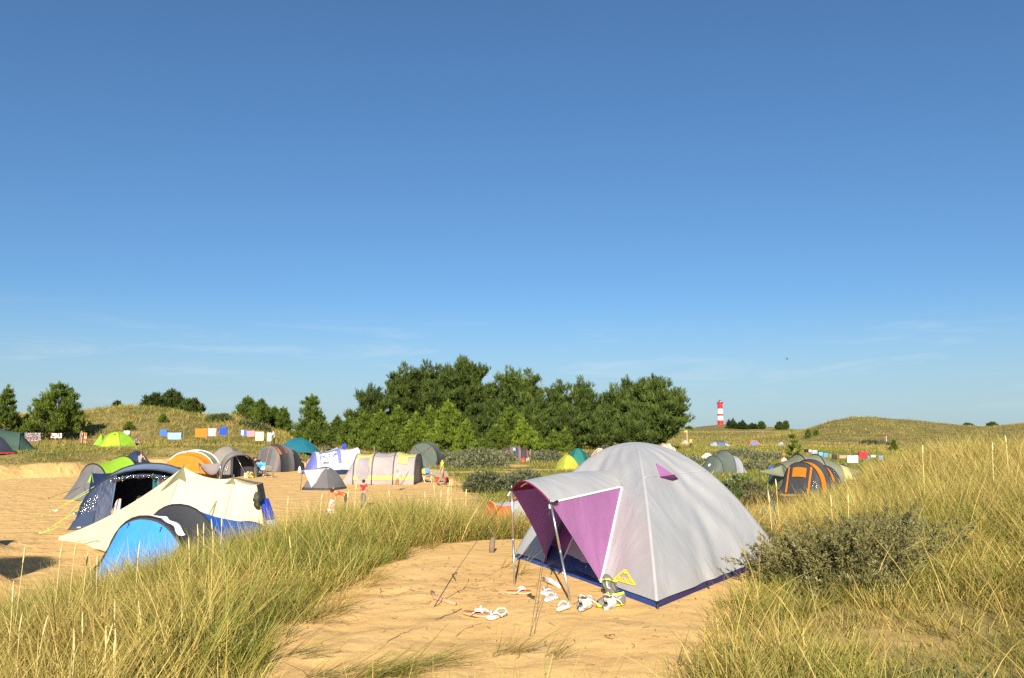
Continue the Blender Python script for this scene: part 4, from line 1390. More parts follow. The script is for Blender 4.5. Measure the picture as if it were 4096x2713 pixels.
# orange and olive hooped tent
b = camp(742, 57.5)
t, S, E, E2 = tunnel('olive tent with white hoops and a bright orange front', b, R(83),
                     [(-.1, 3.55, 1.62), (.55, 3.75, 1.82), (1.5, 3.75, 1.9), (3.0, 2.6, 1.3)], [ORANGE, OLIVEF, OLIVEF], (.55, ORANGE, 3.2), (.7, OLIVEF), None, foot=1.9)
poles(S, [1 / 3, .66], .04, WHITE_P, t, .07, v0=.06, v1=.94)
wgl = local(t, P(625, 1853, 56.3)); wgr = local(t, P(795, 1856, 55.6)); wb = local(t, P(798, 1884, 55.4)); wa = local(t, P(628, 1868, 56.0))
quad_sheet('tarp', wgl, wgr, wb, wa, ORANGE, t, 12, 6, .08)
MB().tube([local(t, camp(790, 55.4)), wgr], .022, 6).done('tarp_pole', POLE, t)
# grey awning between the orange and the taupe tent
p0, p1, p2, p3 = P(786, 1851, 56.4), P(888, 1850, 56.6), P(866, 1894, 55.2), P(826, 1893, 55.0)
rt = thing('tarp_awning', 'sagging taupe tarp awning on poles between the orange and taupe tents', 'awning', camp(840, 55.6))
quad_sheet('tarp', local(rt, p0), local(rt, p1), local(rt, p2), local(rt, p3), cloth('tarp_taupe', (.27, .22, .21)), rt, 12, 8, .32)
for q, g in ((p1, (876, 54.8)), (P(796, 1852, 56.2), (806, 54.8))):
    MB().tube([local(rt, camp(*g)), local(rt, q) + [0, 0, .05]], .022, 6).done('tarp_pole', POLE, rt)

# taupe dome with an open arched porch
b = camp(905, 61.5)
t, S = dome('taupe dome tent with a dark open arched porch and a navy side panel', b, R(0), 2.15, 1.9, 2.2, [TAUPE, NAVY, TAUPE, TAUPE], 4, .55, 2.0, ph=R(45), pole=None)
b2 = local(t, camp(961, 58.6))
Ps = tunnel_S([(-.0, 2.45, 1.6), (1.0, 2.5, 1.75), (2.1, 2.3, 1.85)], .03, .9, .8)
an = R(118)
CUR[0] = b2
turn = lambda p: np.array([b2[0] + math.cos(an) * p[0] - math.sin(an) * p[1], b2[1] + math.sin(an) * p[0] + math.cos(an) * p[1], b2[2] + p[2]])
PS = lambda u, v: turn(Ps(u, v))
patch('porch_fly', PS, TAUPE, t, 0, 1, 0, 1, 10, 24)
lace('porch_hoop', PS, [(0, k / 20) for k in range(21)], .045, CHAR, t)
PE = lambda u, v: turn(end_S((0, 2.45, 1.6), -.1, None, .9, .8)(u, v))
lfp = (lambda v: v) if proj(np.array(b) + PE(1, 0))[0] < proj(np.array(b) + PE(1, 1))[0] else (lambda v: 1 - v)
PEl = lambda u, v: PE(u, lfp(v))
patch('porch_panel', PEl, TAUPE, t, 0, 1, 0, .32, 8, 8)
patch('window', PEl, FILM, t, .25, .62, .10, .27, 6, 6, off=.03, rnd=.7)
patch('porch_panel', PEl, CHAR, t, 0, 1, .86, 1, 8, 6)
patch('door_flap', PEl, CHAR, t, 0, 1, .32, .37, 8, 3, off=.02)
patch('inner_wall', lambda u, v: turn(hoop_pt(1.2, 2.3, 1.6 * u, 0, v, .9, .8)), DARKIN, t, 0, 1, 0, 1, 8, 16)
guy(t, PEl(0, .42), PEl(1, .66) + [0, -.4, 0], .012, POLE)

# charcoal tunnel with orange trim
b = camp(1072, 66.5)
t, S, E, E2 = tunnel('charcoal tunnel tent with orange trim on its hoops beside the bank', b, R(62),
                     [(0, 2.75, 2.1), (.8, 2.8, 2.2), (1.6, 2.7, 2.1), (2.6, 2.3, 1.7)], [CHAR, GREYF, CHAR], (.55, GREYF, 2.7), (.5, CHAR), None, e=.9, b=.75, foot=1.7)
ORT = cloth('orange_trim', (.75, .20, .04))
for k in (0, .05, .33, .66): patch('hoop_trim', S, ORT, t, k, k + .09, .22, .80, 3, 20, off=-.03)
for w_ in (.22, .52, .80): lace('door_zip', E, [(u, w_) for u in np.linspace(0.05, 1, 10)], .02, ORT if w_ > .5 else BLACK, t, -.02)
patch('door', E, cloth('grey_door', (.11, .11, .115), wr=.7), t, .10, .95, .34, .60, 8, 8, off=-.03)
guy(t, S(0, .85), (-1.0, 2.4, 0), .012, ORT); guy(t, S(.9, .85), (3.6, 2.2, 0), .012)

# dark teal dome up on the bank
t, S = dome('dark teal dome tent on top of the sandy bank', camp(1189, 75), R(10), 2.0, 1.5, 1.33, [TEAL, cloth('teal_light', (.02, .15, .20))], 6, .4, 2.0, pole=None)
# white and violet family tent
b = camp(1345, 63.5)
t, S, E, E2 = tunnel('white family tent with a violet blue end and a foil window', b, R(24),
                     [(-1.75, 3.0, 1.72), (.0, 3.2, 2.02), (1.6, 3.0, 2.02), (2.3, 2.7, 1.5)], [WHITEF, WHITEF, GREYF], (.7, VIOLET, 3.0), (.35, GREYF), None, e=.85, b=.75, sag=.09, foot=2.2)
nearv = (lambda v: v) if (math.sin(R(24)) * 0 + math.cos(R(24)) * S(.5, 0)[1]) < 0 else (lambda v: 1 - v)
SN = lambda u, v: S(u, nearv(v))
patch('window', SN, blotch('foil_reflections', [(.72, .72, .74), (.30, .32, .36), (.68, .70, .74), (.12, .13, .15), (.55, .62, .72)], 7, .3), t, .06, .30, .13, .36, 10, 8, off=.04)  # pale and dark reflections of the foil put into its colour
patch('window_curtain', SN, VIOLET, t, .045, .06, .11, .40, 2, 8, off=.05); patch('window_curtain', SN, VIOLET, t, .30, .34, .11, .40, 2, 8, off=.05); patch('window_curtain', SN, VIOLET, t, .045, .34, .36, .42, 8, 2, off=.05)
patch('skirt', SN, NAVY, t, .0, 1, 0, .035, 12, 2, off=.05)
# small grey dome with an open front
b = camp(1300, 47.2)
t, S = dome('small grey dome tent with a pale open porch in front of the white tent', b, R(0), 1.3, 1.15, 1.3, [cloth('slate_purple', (.14, .125, .13), wr=.5), GREYF], 4, .7, 2.0, ph=R(20), skirt=CHAR)
q0, q1, q2 = local(t, P(1216, 1882, 46.6)), local(t, P(1320, 1872, 47.0)), local(t, P(1246, 1952, 46.4))
tri_sheet('porch_side', q0, q1, q2, SILV, t, sag=.05, sdir=(0, -1, 0))
tri_sheet('porch_roof', q0, q1, local(t, P(1290, 1868, 47.8)), GREYF, t, sag=.06)
MB().tube([local(t, camp(1203, 46.3)), local(t, P(1210, 1882, 46.5))], .013, 5).done('porch_pole', CORD, t)

# long lavender grey and yellow family tent
b = camp(1530, 52.6)
t, S, E, E2 = tunnel('long lavender grey family tent with pale yellow roof panels', b, R(-4),
                     [(-1.55, 2.9, 1.86), (-.35, 3.0, 1.95), (1.0, 3.0, 2.0), (2.35, 2.9, 1.85)], [LAV, LAV, LAV], (.9, LAV, 2.9), (-.1, LAV, 2.8), cloth('dark_hoop', (.09, .085, .08)), .035, e=.72, b=.7, sag=.06, foot=2.3)
nv = (lambda v: v) if S(.5, 0)[1] < 0 else (lambda v: 1 - v)
SN = lambda u, v: S(u, nv(v))
for (u0, u1) in ((.01, .32), (.68, .99)): patch('roof_panel', SN, PALEY, t, u0, u1, .34, .68, 8, 10, off=.025)
patch('roof_panel', SN, cloth('lav_roof', (.33, .29, .30)), t, .345, .655, .33, .68, 8, 10, off=.025)
patch('door_frame', SN, PALEY, t, .03, .31, .12, .37, 10, 10, off=.03, rnd=.7)
patch('door', SN, cloth('lav_door', (.31, .27, .27)), t, .05, .28, .02, .33, 10, 10, off=.045, rnd=.5)
patch('window_flap', SN, PALEY, t, .72, .88, .20, .34, 6, 6, off=.05)
for (u0, u1) in ((.0, .325), (.34, .66), (.675, 1)): patch('hem_band', SN, PALEY, t, u0, u1, .02, .055, 8, 3, off=.02)
patch('end_curtain', lambda u, v: E2(u, nv(v)), cloth('olive_curtain', (.16, .15, .08)), t, .1, .95, .12, .26, 8, 6, off=.03)
guy(t, SN(1, .26), local(t, G(1600, 1942)), .012); guy(t, SN(1, .3), local(t, G(1745, 1915)), .010)
# tall dark green tent
b = camp(1690, 76.5)
t, S, E, E2 = tunnel('tall dark grey green arched tent in front of the young pines', b, R(80),
                     [(0, 2.9, 2.2), (1.4, 3.0, 2.25), (2.5, 2.6, 1.8)], [GGREEN, GGREEN], (.12, GGREEN, 2.9), (.5, GGREEN), cloth('green_hoop', (.05, .07, .05)), .04, e=.9, b=.75, foot=1.6)
for (v0, v1) in ((.03, .17), (.85, .97)): patch('window', lambda u, v: E(u, v), cloth('plum_window', (.045, .02, .035)), t, .5, .92, v0, v1, 4, 6, off=-.03)
for w_ in (.30, .70): MB().tube([E(.05, w_) + [-.05, 0, .05], E(.2, w_) + [-.05, 0, 0]], .03, 5).done('guy_runner', plain('red_tab', (.55, .03, .03), .6), t)
guy(t, S(0, .3), (-1.3, -2.0, 0), .01); guy(t, S(0, .7), (-1.3, 2.0, 0), .01)

# tents towards the pines, middle of the picture
b = camp(2058, 88)
t, S, E, E2 = tunnel('charcoal and orange tunnel tent on the far track below the pines', b, R(8),
                     [(-1.35, 2.2, 1.35), (-.5, 2.3, 1.65), (.5, 2.3, 1.65), (1.3, 2.0, 1.3)], [CHAR, cloth('mid_grey', (.12, .12, .13)), CHAR], (.45, REDO, 2.0), (.3, REDO), REDO, .03, e=.8, b=.75, foot=1.7)
nv = (lambda v: v) if S(.5, 0)[1] < 0 else (lambda v: 1 - v)
SN = lambda u, v: S(u, nv(v))
patch('door', SN, DARKIN, t, .40, .60, .05, .36, 8, 8, off=.03, rnd=.5)  # open doorway: its dim inside put in as a dark patch on the fly
patch('window', SN, SILV, t, .40, .50, .22, .34, 5, 5, off=.06)
FOOT.append((float(b[0]), float(b[1]) - 2, 1.6))
dome('small yellow green dome tent in front of the teal dome', camp(2270, 70.5), 0, 1.1, 1.1, 1.2, [YELG, cloth('yellow_green2', (.36, .38, .05))], 4, .6, 2.0, ph=R(70), pole=YELG)
t, S = dome('dark green teal dome tent behind the small yellow dome', camp(2312, 79), 0, 1.35, 1.35, 1.62, [TEALG, cloth('teal_g2', (.02, .13, .12))], 6, .4, 1.9, pole=None)
dome('peach dome tent half hidden behind the big silver tent', camp(2400, 86), 0, 1.2, 1.2, 1.45, [PEACH, cloth('peach2', (.62, .28, .12))], 6, .4, 1.9, pole=WHITE_P)
t, S, E, E2 = tunnel('dark navy tunnel tent with pale stripes far off over the silver tent', camp(2552, 128), R(10), [(-1.5, 2, .9), (-.6, 2.2, 1.5), (.7, 2.2, 1.5), (1.5, 2, .8)], [NAVY, NAVY_L, NAVY], (.4, NAVY), (.4, NAVY), WHITE_P, .04)
dome('small bright blue far dome tent beside the right hand pine', camp(2618, 124), 0, 1.25, 1.2, 1.1, [COBALT], 4, .5, 2)
t, S, E, E2 = tunnel('pinkish beige tunnel tent right of the bright blue dome', camp(2664, 114), R(15), [(-1.0, 1.8, .8), (-.4, 2, 1.3), (.5, 2, 1.3), (1.1, 1.8, .8)], [PINKISH] * 3, (.3, PINKISH), (.3, PINKISH), WHITE_P, .03)
dome('tiny beige tent far off left of the lighthouse', camp(2745, 150), 0, 1.0, 1.0, 1.0, [PINKISH], 4, .5, 1.8)
t, S, E, E2 = tunnel('grey blue tunnel tent with pale hoops far off under the lighthouse', camp(2880, 138), R(6), [(-1.8, 2, .4), (-.7, 2.4, .95), (.6, 2.4, .95), (1.8, 2, .4)], [SILV, NAVY_L, SILV], (.3, NAVY_L), (.3, SILV), NAVY, .04)
dome('violet blue dome tent with orange edge bands far off', camp(3018, 142), 0, 1.6, 1.4, .95, [VIOLET, cloth('indigo', (.08, .09, .25))], 4, .5, 2, ph=R(45), pole=ORANGE, pr=.09)
dome('small grey dome tent far off behind the lone young pine', camp(3133, 138), 0, 1.0, 1.1, .8, [SILV, GREYF], 4, .5, 2)
t, S = dome('small ivory tent behind the grey and silver tent', camp(2832, 90), 0, 1.0, .9, .8, [CREAM2], 4, .5, 1.6)
MB().tube([S(0.02, .8), (0, 0, .85), S(.5, .8)], .03, 5).done('ridge_pole', BLACK, t)
# grey and silver two-part tent
b = camp(2890, 65)
t, S, E, E2 = tunnel('grey green tent with a silver rear half and a round pale emblem', b, R(28),
                     [(-.95, 2.3, 1.35), (.25, 2.6, 1.78), (1.25, 2.2, 1.3)], [GGREEN, SILV], (.85, GGREEN, 2.0), (.4, SILV), CHAR, .03, foot=1.6)
u_, v_ = pix_on(t, E, 2838, 1861)
n_ = nrm(E, u_, v_); n_ = -n_ if n_[0] > 0 else n_
q_ = E(u_, v_); ax1 = np.cross(n_, [0, 0, 1]); ax1 /= np.linalg.norm(ax1); ax2 = np.cross(ax1, n_)
obj('emblem', [q_ + n_ * .03] + [q_ + n_ * .03 + (ax1 * math.cos(k * math.pi / 9) + ax2 * math.sin(k * math.pi / 9)) * .13 for k in range(18)], [(0, 1 + k, 1 + (k + 1) % 18) for k in range(18)], plain('white_print', (.7, .7, .7), .6), t)
guy(t, E(.2, .3), (-2.3, .9, 0), .012, CORD_L)

# wide olive tent with side wings
b = camp(3228, 50.5)
t, S, E, E2 = tunnel('wide olive green tent with side wings behind the orange and charcoal tent', b, R(2),
                     [(-1.75, 3.2, 1.25), (-.5, 3.6, 1.88), (.6, 3.6, 1.88), (2.3, 3.2, 1.2)], [OLIVEF] * 3, (.4, OLIVEF, 2.8), (.3, OLIVEF), None, e=.9, b=.85, foot=2.5)
nv = (lambda v: v) if S(.5, 0)[1] < 0 else (lambda v: 1 - v)
SN = lambda u, v: S(u, nv(v))
KHAKI = cloth('khaki_inner', (.44, .41, .17))
tri_sheet('vent_panel', SN(.24, .42), SN(.42, .42), SN(.33, .54), KHAKI, t); tri_sheet('vent_panel', SN(.62, .52), SN(.97, .30), SN(.80, .36), KHAKI, t)
for k in (.02, .33, .66, .98): lace('pole', SN, [(k, v / 20) for v in range(21)], .03, CHAR, t, .02)
patch('door', SN, KHAKI, t, .88, .99, .08, .34, 6, 8, off=.03)
tri_sheet('wing', SN(.02, .42), SN(.10, .10), local(t, P(3034, 1885, 49.2)), OLIVEF, t, sag=.12)
tri_sheet('wing', SN(.98, .38), SN(.96, .12), local(t, P(3446, 1884, 50.2)), OLIVEF, t, sag=.06)
MB().tube([local(t, camp(3038, 49)), local(t, P(3037, 1868, 49.2))], .022, 5).done('wing_pole', CHAR, t)
# orange and charcoal tunnel
b = camp(3205, 44)
t, S, E, E2 = tunnel('charcoal tunnel tent with broad orange stripes and an orange window flap', b, R(38),
                     [(0, 2.35, 1.66), (.9, 2.5, 1.8), (2.1, 2.2, 1.45)], [CHAR, CHAR], (.45, CHAR, 2.35), (.4, CHAR), BLACK, .02, e=.9, b=.8, foot=1.8)
rgt = (lambda v: v) if proj(np.array(b) + np.array([0, 0, 0]) + np.array([math.cos(R(38)) * E(1, 0)[0] - math.sin(R(38)) * E(1, 0)[1], 0, 0]))[0] < 3205 else (lambda v: 1 - v)
EE = lambda u, v: E(u, rgt(v)); SS = lambda u, v: S(u, rgt(v))
fl = .03
for v0 in (.30, .655): patch('stripe', EE, ORANGE, t, .03, .98, v0, v0 + .035, 10, 2, off=fl)
patch('window_flap', EE, ORANGE, t, .16, .46, .40, .60, 6, 8, off=fl * 1.6)
patch('window', EE, FILM, t, .38, .70, .72, .86, 6, 6, off=fl, rnd=.5)
fl2 = .03
patch('stripe', SS, ORANGE, t, .02, .26, .28, .99, 4, 20, off=fl2)
patch('stripe', SS, ORANGE, t, .56, .72, .72, .90, 4, 6, off=fl2)
patch('window', SS, FILM, t, .74, .95, .72, .90, 4, 6, off=fl2)

# coral red and grey tent half hidden by the grass beside the near sand
b = camp(2003, 17.0); hT = .17 - b[2]
t, S, E, E2 = tunnel('coral red and grey tent half hidden in the grass behind the near sand', b, R(14),
                     [(-.2, 1.8, hT - .05), (.35, 1.9, hT), (1.2, 1.6, hT - .2)], [cloth('pale_lilac', (.42, .42, .46)), SILV], (.5, REDO, 1.6), (.4, REDO), plain('yellow_hoop', (.75, .45, .03), .5), .014, e=.85, b=.8, foot=.75)
nv = (lambda v: v) if S(.5, 0)[1] < 0 else (lambda v: 1 - v)
SN = lambda u, v: S(u, nv(v))
patch('stripe', SN, REDO, t, .0, .30, .06, .40, 6, 8, off=.012)
patch('stripe', SN, plain('maroon_tape', (.30, .02, .02), .6), t, .36, .62, .46, .52, 6, 3, off=.014)

# the two tents cut by the left edge
t, S, E, E2 = tunnel('dark green arched tent cut by the left edge of the picture', camp(-5, 66), R(30),
                     [(-1.5, 2.6, 1.55), (-.2, 2.8, 1.85), (1.3, 2.6, 1.5)], [DGREEN, DGREEN], (.6, DGREEN), (1.2, DGREEN, 1.6), CHAR, .03, foot=2.3)
dome('navy tent with a red hem cut off by the left edge of the picture', camp(-22, 61), 0, 1.4, 1.3, 1.35, [NAVY, cloth('dark_slate', (.035, .04, .06))], 4, .5, 1.6, skirt=cloth('red_hem', (.4, .04, .03)))
# lime dome on the bank
b = camp(460, 75)
t, S = dome('bright lime green dome tent on the grassy bank', b, R(0), 1.95, 1.5, 1.5, [LIME, cloth('lime2', (.34, .46, .03)), LIME], 6, .5, 2.2, pole=cloth('lime3', (.18, .34, .02)), pr=.03)
u, v = pix_on(t, S, 458, 1741); n1 = nrm(S, u, v); n1 = n1 if n1[1] < 0 else -n1
o1, o2, ap = S(u - .03, v), S(u + .03, v), S(u, v + .14)
obj('vent_hood', [o1 + n1 * .02, o2 + n1 * .02, ap + n1 * .03, (o1 + o2) / 2 + n1 * .16], [(0, 3, 2), (3, 1, 2), (0, 1, 3)], LIME, t, smooth=False)
tri_sheet('wing', local(t, P(405, 1735, 74.6)), local(t, P(412, 1785, 74)), local(t, P(373, 1779, 74)), cloth('lime4', (.22, .40, .03)), t)
# ------------------------------------------------------------------ pines, shrubs
NEEDLE = attr_mat('pine_needles', trans=.25, rough=.65, spec=.2)
LEAF = attr_mat('shrub_leaf', trans=.25, rough=.7, spec=.15)
BARK = plain('pine_bark', (.13, .075, .045), .9, var=.35, vs=6)


def spikes(cen, axis, ns, ln, wd, colr, spread=.75):
    """tufts of needles: ns narrow leaves round each axis; cen/axis (n,3), colr (n,3)"""
    n = len(cen); idx = np.repeat(np.arange(n), ns); m = len(idx)
    d = axis[idx] + rng.normal(0, spread, (m, 3)); d /= np.linalg.norm(d, axis=1, keepdims=True) + 1e-9
    s = np.cross(d, rng.normal(0, 1, (m, 3))); s /= np.linalg.norm(s, axis=1, keepdims=True) + 1e-9
    L_ = (ln[idx] * rng.uniform(.6, 1.15, m))[:, None]; W_ = (wd[idx] * rng.uniform(.7, 1.2, m))[:, None] / 2
    c = cen[idx] + rng.normal(0, .12, (m, 3)) * ln[idx][:, None]
    V = np.stack([c - s * W_ * .7, c + s * W_ * .7, c + d * L_ + s * W_ * .35, c + d * L_ - s * W_ * .35], 1).reshape(-1, 3)
    Q = np.arange(m * 4).reshape(-1, 4)
    C = colr[idx] * rng.uniform(.75, 1.25, m)[:, None]
    return V, Q, np.repeat(C, 4, 0)


def trunk_mesh(root, h, r, limbs, lean=(0, 0), name='trunk'):
    m = MB()
    pts = [np.array([lean[0] * (k / 8) ** 1.5 * h + .03 * h * math.sin(k * 1.3) * (k > 0) * .4, lean[1] * (k / 8) ** 1.5 * h, -.15 + (h + .15) * k / 8]) for k in range(9)]
    m.tube(pts, [r * (1 - .85 * k / 8) for k in range(9)], 8)
    for (z, e) in limbs:
        k = min(z / h * 8, 7.99); i = int(k); b_ = pts[i] * (1 - k + i) + pts[i + 1] * (k - i)
        e = np.array(e); mid = (b_ + e) / 2 + np.array([0, 0, -.08 * np.linalg.norm(e - b_)])
        rr = r * (1 - .8 * z / h) * .5
        m.tube([b_, mid, e], [rr, rr * .7, rr * .25], 5)
    return m.done(name, BARK, root)


D1, D2, D3 = np.array([.060, .090, .017]), np.array([.125, .165, .028]), np.array([.040, .062, .014])
Y1, Y2 = np.array([.185, .245, .022]), np.array([.075, .115, .02])


def big_pine(label, loc, h, rx, ry=None, zlow=.25, lobes=42, tone=1.0, seed=0, shape=2.2, lean=(0, 0), dens=1.0, group='old pines of the grove', name='pine_tree', ts=1.0):
    """broad old pine: limbs that end in lobes of needle tufts"""
    global rng
    keep = rng; rng = np.random.default_rng(1000 + seed)
    ry = ry or rx * .85
    t = thing(name, label, 'tree', loc, 0, group)
    z0 = h * zlow; zc = z0 + (h - z0) * .38; hz_u = h - zc; hz_l = zc - z0
    cs, ls = [], []
    k = 0; lobes = int(lobes * 3.4)
    while k < lobes:
        d = rng.normal(0, 1, 3); d /= np.linalg.norm(d)
        q = rng.uniform(.30, .92)
        tp = 1 - .22 * max(d[2], 0) * q; p = np.array([d[0] * rx * q * tp, d[1] * ry * q * tp, zc + (d[2] * hz_u * .9 * q if d[2] > 0 else d[2] * hz_l * q)])
        if d[1] > .55 and rng.uniform() < .5: continue
        r_ = rng.uniform(.10, .22) * min(rx, h * .42)
        cs.append((p, r_)); k += 1
    cs += [(np.array([0, 0, h - .14 * (h - z0)]), .20 * min(rx * 1.5, h * .42)), (np.array([.2 * rx, -.1 * rx, h - .22 * (h - z0)]), .24 * min(rx * 1.4, h * .42)), (np.array([-.25 * rx, -.1 * rx, h - .26 * (h - z0)]), .24 * min(rx * 1.4, h * .42))]; tone = tone * rng.uniform(.82, 1.28)
    P_, A_, C_ = [], [], []
    for (p, r_) in cs:
        n = int(50 * dens * (r_ / 1.0) ** 1.5) + 8
        d = rng.normal(0, 1, (n, 3)); d[:, 2] = np.abs(d[:, 2]) * .9 - .28
        d /= np.linalg.norm(d, axis=1, keepdims=True)
        q = rng.uniform(.55, 1.0, n)[:, None]
        ax = np.array([p[0], p[1], .45 * np.hypot(p[0], p[1]) + .25 * rx]); ax /= np.linalg.norm(ax)
        P_.append(p + ax * (rng.uniform(-1, 1, n) * r_ * 1.35)[:, None] + d * q * r_ * .78); A_.append(d * .55 + ax * .35 + np.array([0, 0, .85]))
        mixv = rng.uniform(0, 1, n)[:, None] ** 1.3; lt = rng.uniform(.8, 1.2)
        c = D3 * (1 - mixv) + D2 * mixv
        C_.append(c * lt * tone)
    P_, A_, C_ = np.concatenate(P_), np.concatenate(A_), np.concatenate(C_)
    P_[:, 0] += lean[0] * P_[:, 2]; P_[:, 1] += lean[1] * P_[:, 2]
    n = len(P_)
    V, Q, C = spikes(P_, A_, 7, np.full(n, .62 * ts), np.full(n, .13 * ts), C_, .42)
    quads_obj('crown', V, Q, C, NEEDLE, t)
    lim = [(np.clip(p[2] - .35 * np.hypot(p[0], p[1]), h * .12, h * .85), p + np.array([lean[0], lean[1], 0]) * p[2]) for p, r_ in cs[:34]]
    trunk_mesh(t, h * .9, h * .022 + .05, lim, lean)
    rng = keep
    return t


def young_pine(label, loc, h, r, tone=1.0, seed=0, whorls=9, arms=8, ylw=.6, dens=1.0, group='young pines before the grove', name='young_pine_tree', sz=.34, gap=0.0, pw=.8):
    """conical young pine with whorls of upturned shoots"""
    global rng
    keep = rng; rng = np.random.default_rng(5000 + seed)
    t = thing(name, label, 'tree', loc, 0, group)
    P_, A_, C_, lim = [], [], [], []
    for wv in range(whorls):
        f = (wv + .4) / whorls; z = h * (.04 + .88 * f)
        R_ = r * (1 - f) ** pw * (.85 + .3 * rng.uniform()) + .08 * r
        ph = rng.uniform(0, 6.28)
        for a in range(arms):
            if rng.uniform() < gap: continue
            an = ph + a * 2 * math.pi / arms + rng.normal(0, .18); Rb = R_ * rng.uniform(.72, 1.15)
            e = np.array([math.cos(an) * Rb, math.sin(an) * Rb, z + Rb * rng.uniform(.15, .5)])
            b_ = np.array([0, 0, z])
            lim.append((z, e))
            n = max(4, int(11 * dens * Rb / sz * .5))
            s = rng.uniform(.12, 1, n) ** .6
            p = b_ + (e - b_) * s[:, None] + rng.normal(0, .16 * sz + .06 * Rb, (n, 3))
            P_.append(p); ax = (e - b_) / np.linalg.norm(e - b_) * .55 + np.array([0, 0, .85]); A_.append(np.tile(ax, (n, 1)))
            mixv = np.clip(s * ylw + rng.normal(0, .2, n), 0, 1)[:, None]
            C_.append((D1 * (1 - mixv) + Y1 * mixv) * tone * rng.uniform(.8, 1.2))
    n = 8; P_.append(np.array([0, 0, h * .9]) + np.stack([rng.normal(0, .03, n), rng.normal(0, .03, n), rng.uniform(0, .08, n) * h], -1)); A_.append(np.tile([0, 0, 2.0], (n, 1))); C_.append(np.tile(Y1 * tone, (n, 1)))
    P_, A_, C_ = np.concatenate(P_), np.concatenate(A_), np.concatenate(C_)
    n = len(P_)
    V, Q, C = spikes(P_, A_, 7, np.full(n, sz), np.full(n, sz * .24), C_, .5)
    quads_obj('crown', V, Q, C, NEEDLE, t)
    trunk_mesh(t, h * .95, h * .018 + .02, lim[:40])
    rng = keep
    return t


def shrub(label, loc, rx, ry, h, n=900, tone=(.13, .145, .07), seed=0, leaf=.14, lw=.05, name='shrub', group=None, cat='shrub', lump=7, stems=True, pale=.25, sprigs=0):
    """low mound of leafy shoots"""
    global rng
    keep = rng; rng = np.random.default_rng(9000 + seed)
    t = thing(name, label, cat, loc, 0, group)
    P_, A_, C_ = [], [], []
    lumps = [(0, 0, 1.0, 1.0)]; sprig_l = []
    for k in range(lump):
        a = rng.uniform(0, 6.28); q = rng.uniform(.25, .75)
        lumps.append((math.cos(a) * q, math.sin(a) * q, rng.uniform(.35, .6), rng.uniform(.55, 1.05) * (1 - .45 * q)))
    for (lx, ly, lr, lh) in lumps:
        m = int(n * lr ** 1.5 / sum(l[2] ** 1.5 for l in lumps))
        d = rng.normal(0, 1, (m, 3)); d[:, 2] = np.abs(d[:, 2]); d /= np.linalg.norm(d, axis=1, keepdims=True)
        q = rng.uniform(.35, 1, m)[:, None] ** .5
        p = d * q * np.array([lr * rx, lr * ry, lh * h]) + np.array([lx * rx, ly * ry, 0])
        P_.append(p); A_.append(d * .7 + np.array([0, 0, .6]))
        mx = rng.uniform(0, 1, m)[:, None]
        c = np.array(tone) * (.55 + .8 * mx)
        c = np.where(rng.uniform(0, 1, m)[:, None] < pale, np.array([.26, .26, .15]) * np.array(tone).max() / .145, c)
        C_.append(c)
    for k in range(sprigs):                                   # shoots that stick out of the mound
        a = rng.uniform(0, 6.28); q = rng.uniform(.2, .95); b_ = np.array([math.cos(a) * q * rx, math.sin(a) * q * ry, h * .75 * math.sqrt(max(.05, 1 - q * q)) * rng.uniform(.6, 1.1)])
        d_ = np.array([math.cos(a) * q + rng.normal(0, .3), math.sin(a) * q + rng.normal(0, .3), rng.uniform(.4, 1.2)]); d_ /= np.linalg.norm(d_)
        s_ = np.linspace(0, 1, 16)[:, None] * rng.uniform(.12, .34)
        P_.append(b_ + d_ * s_ + rng.normal(0, .006, (16, 3))); A_.append(np.tile(d_, (16, 1))); C_.append(np.tile(np.array(tone) * rng.uniform(.7, 1.5), (16, 1)))
        sprig_l.append((b_, b_ + d_ * s_[-1]))
    P_, A_, C_ = np.concatenate(P_), np.concatenate(A_), np.concatenate(C_)
    # follow the ground
    gzv = base_z(P_[:, 0] + loc[0], P_[:, 1] + loc[1]) - loc[2]
    P_[:, 2] += gzv
    m = len(P_)
    V, Q, C = spikes(P_, A_, 6, np.full(m, leaf), np.full(m, lw), C_, .7)
    quads_obj('foliage', V, Q, C, LEAF, t)
    if stems:
        for k in range(min(8, 4 + int(rx))):
            a = rng.uniform(0, 6.28); q = rng.uniform(.1, .7)
            bx, by = math.cos(a) * q * rx, math.sin(a) * q * ry
            g_ = gz(loc[0] + bx, loc[1] + by) - loc[2]
            e = np.array([bx * 1.15 + rng.normal(0, .1), by * 1.15 + rng.normal(0, .1), g_ + h * rng.uniform(.6, .95) * (1 - .5 * q)])
            MB().tube([[bx, by, g_ - .05], (np.array([bx, by, g_]) + e) / 2 + rng.normal(0, .04, 3), e], [.022, .015, .006], 5).done('stem', BARK, t)
    rng = keep
    return t


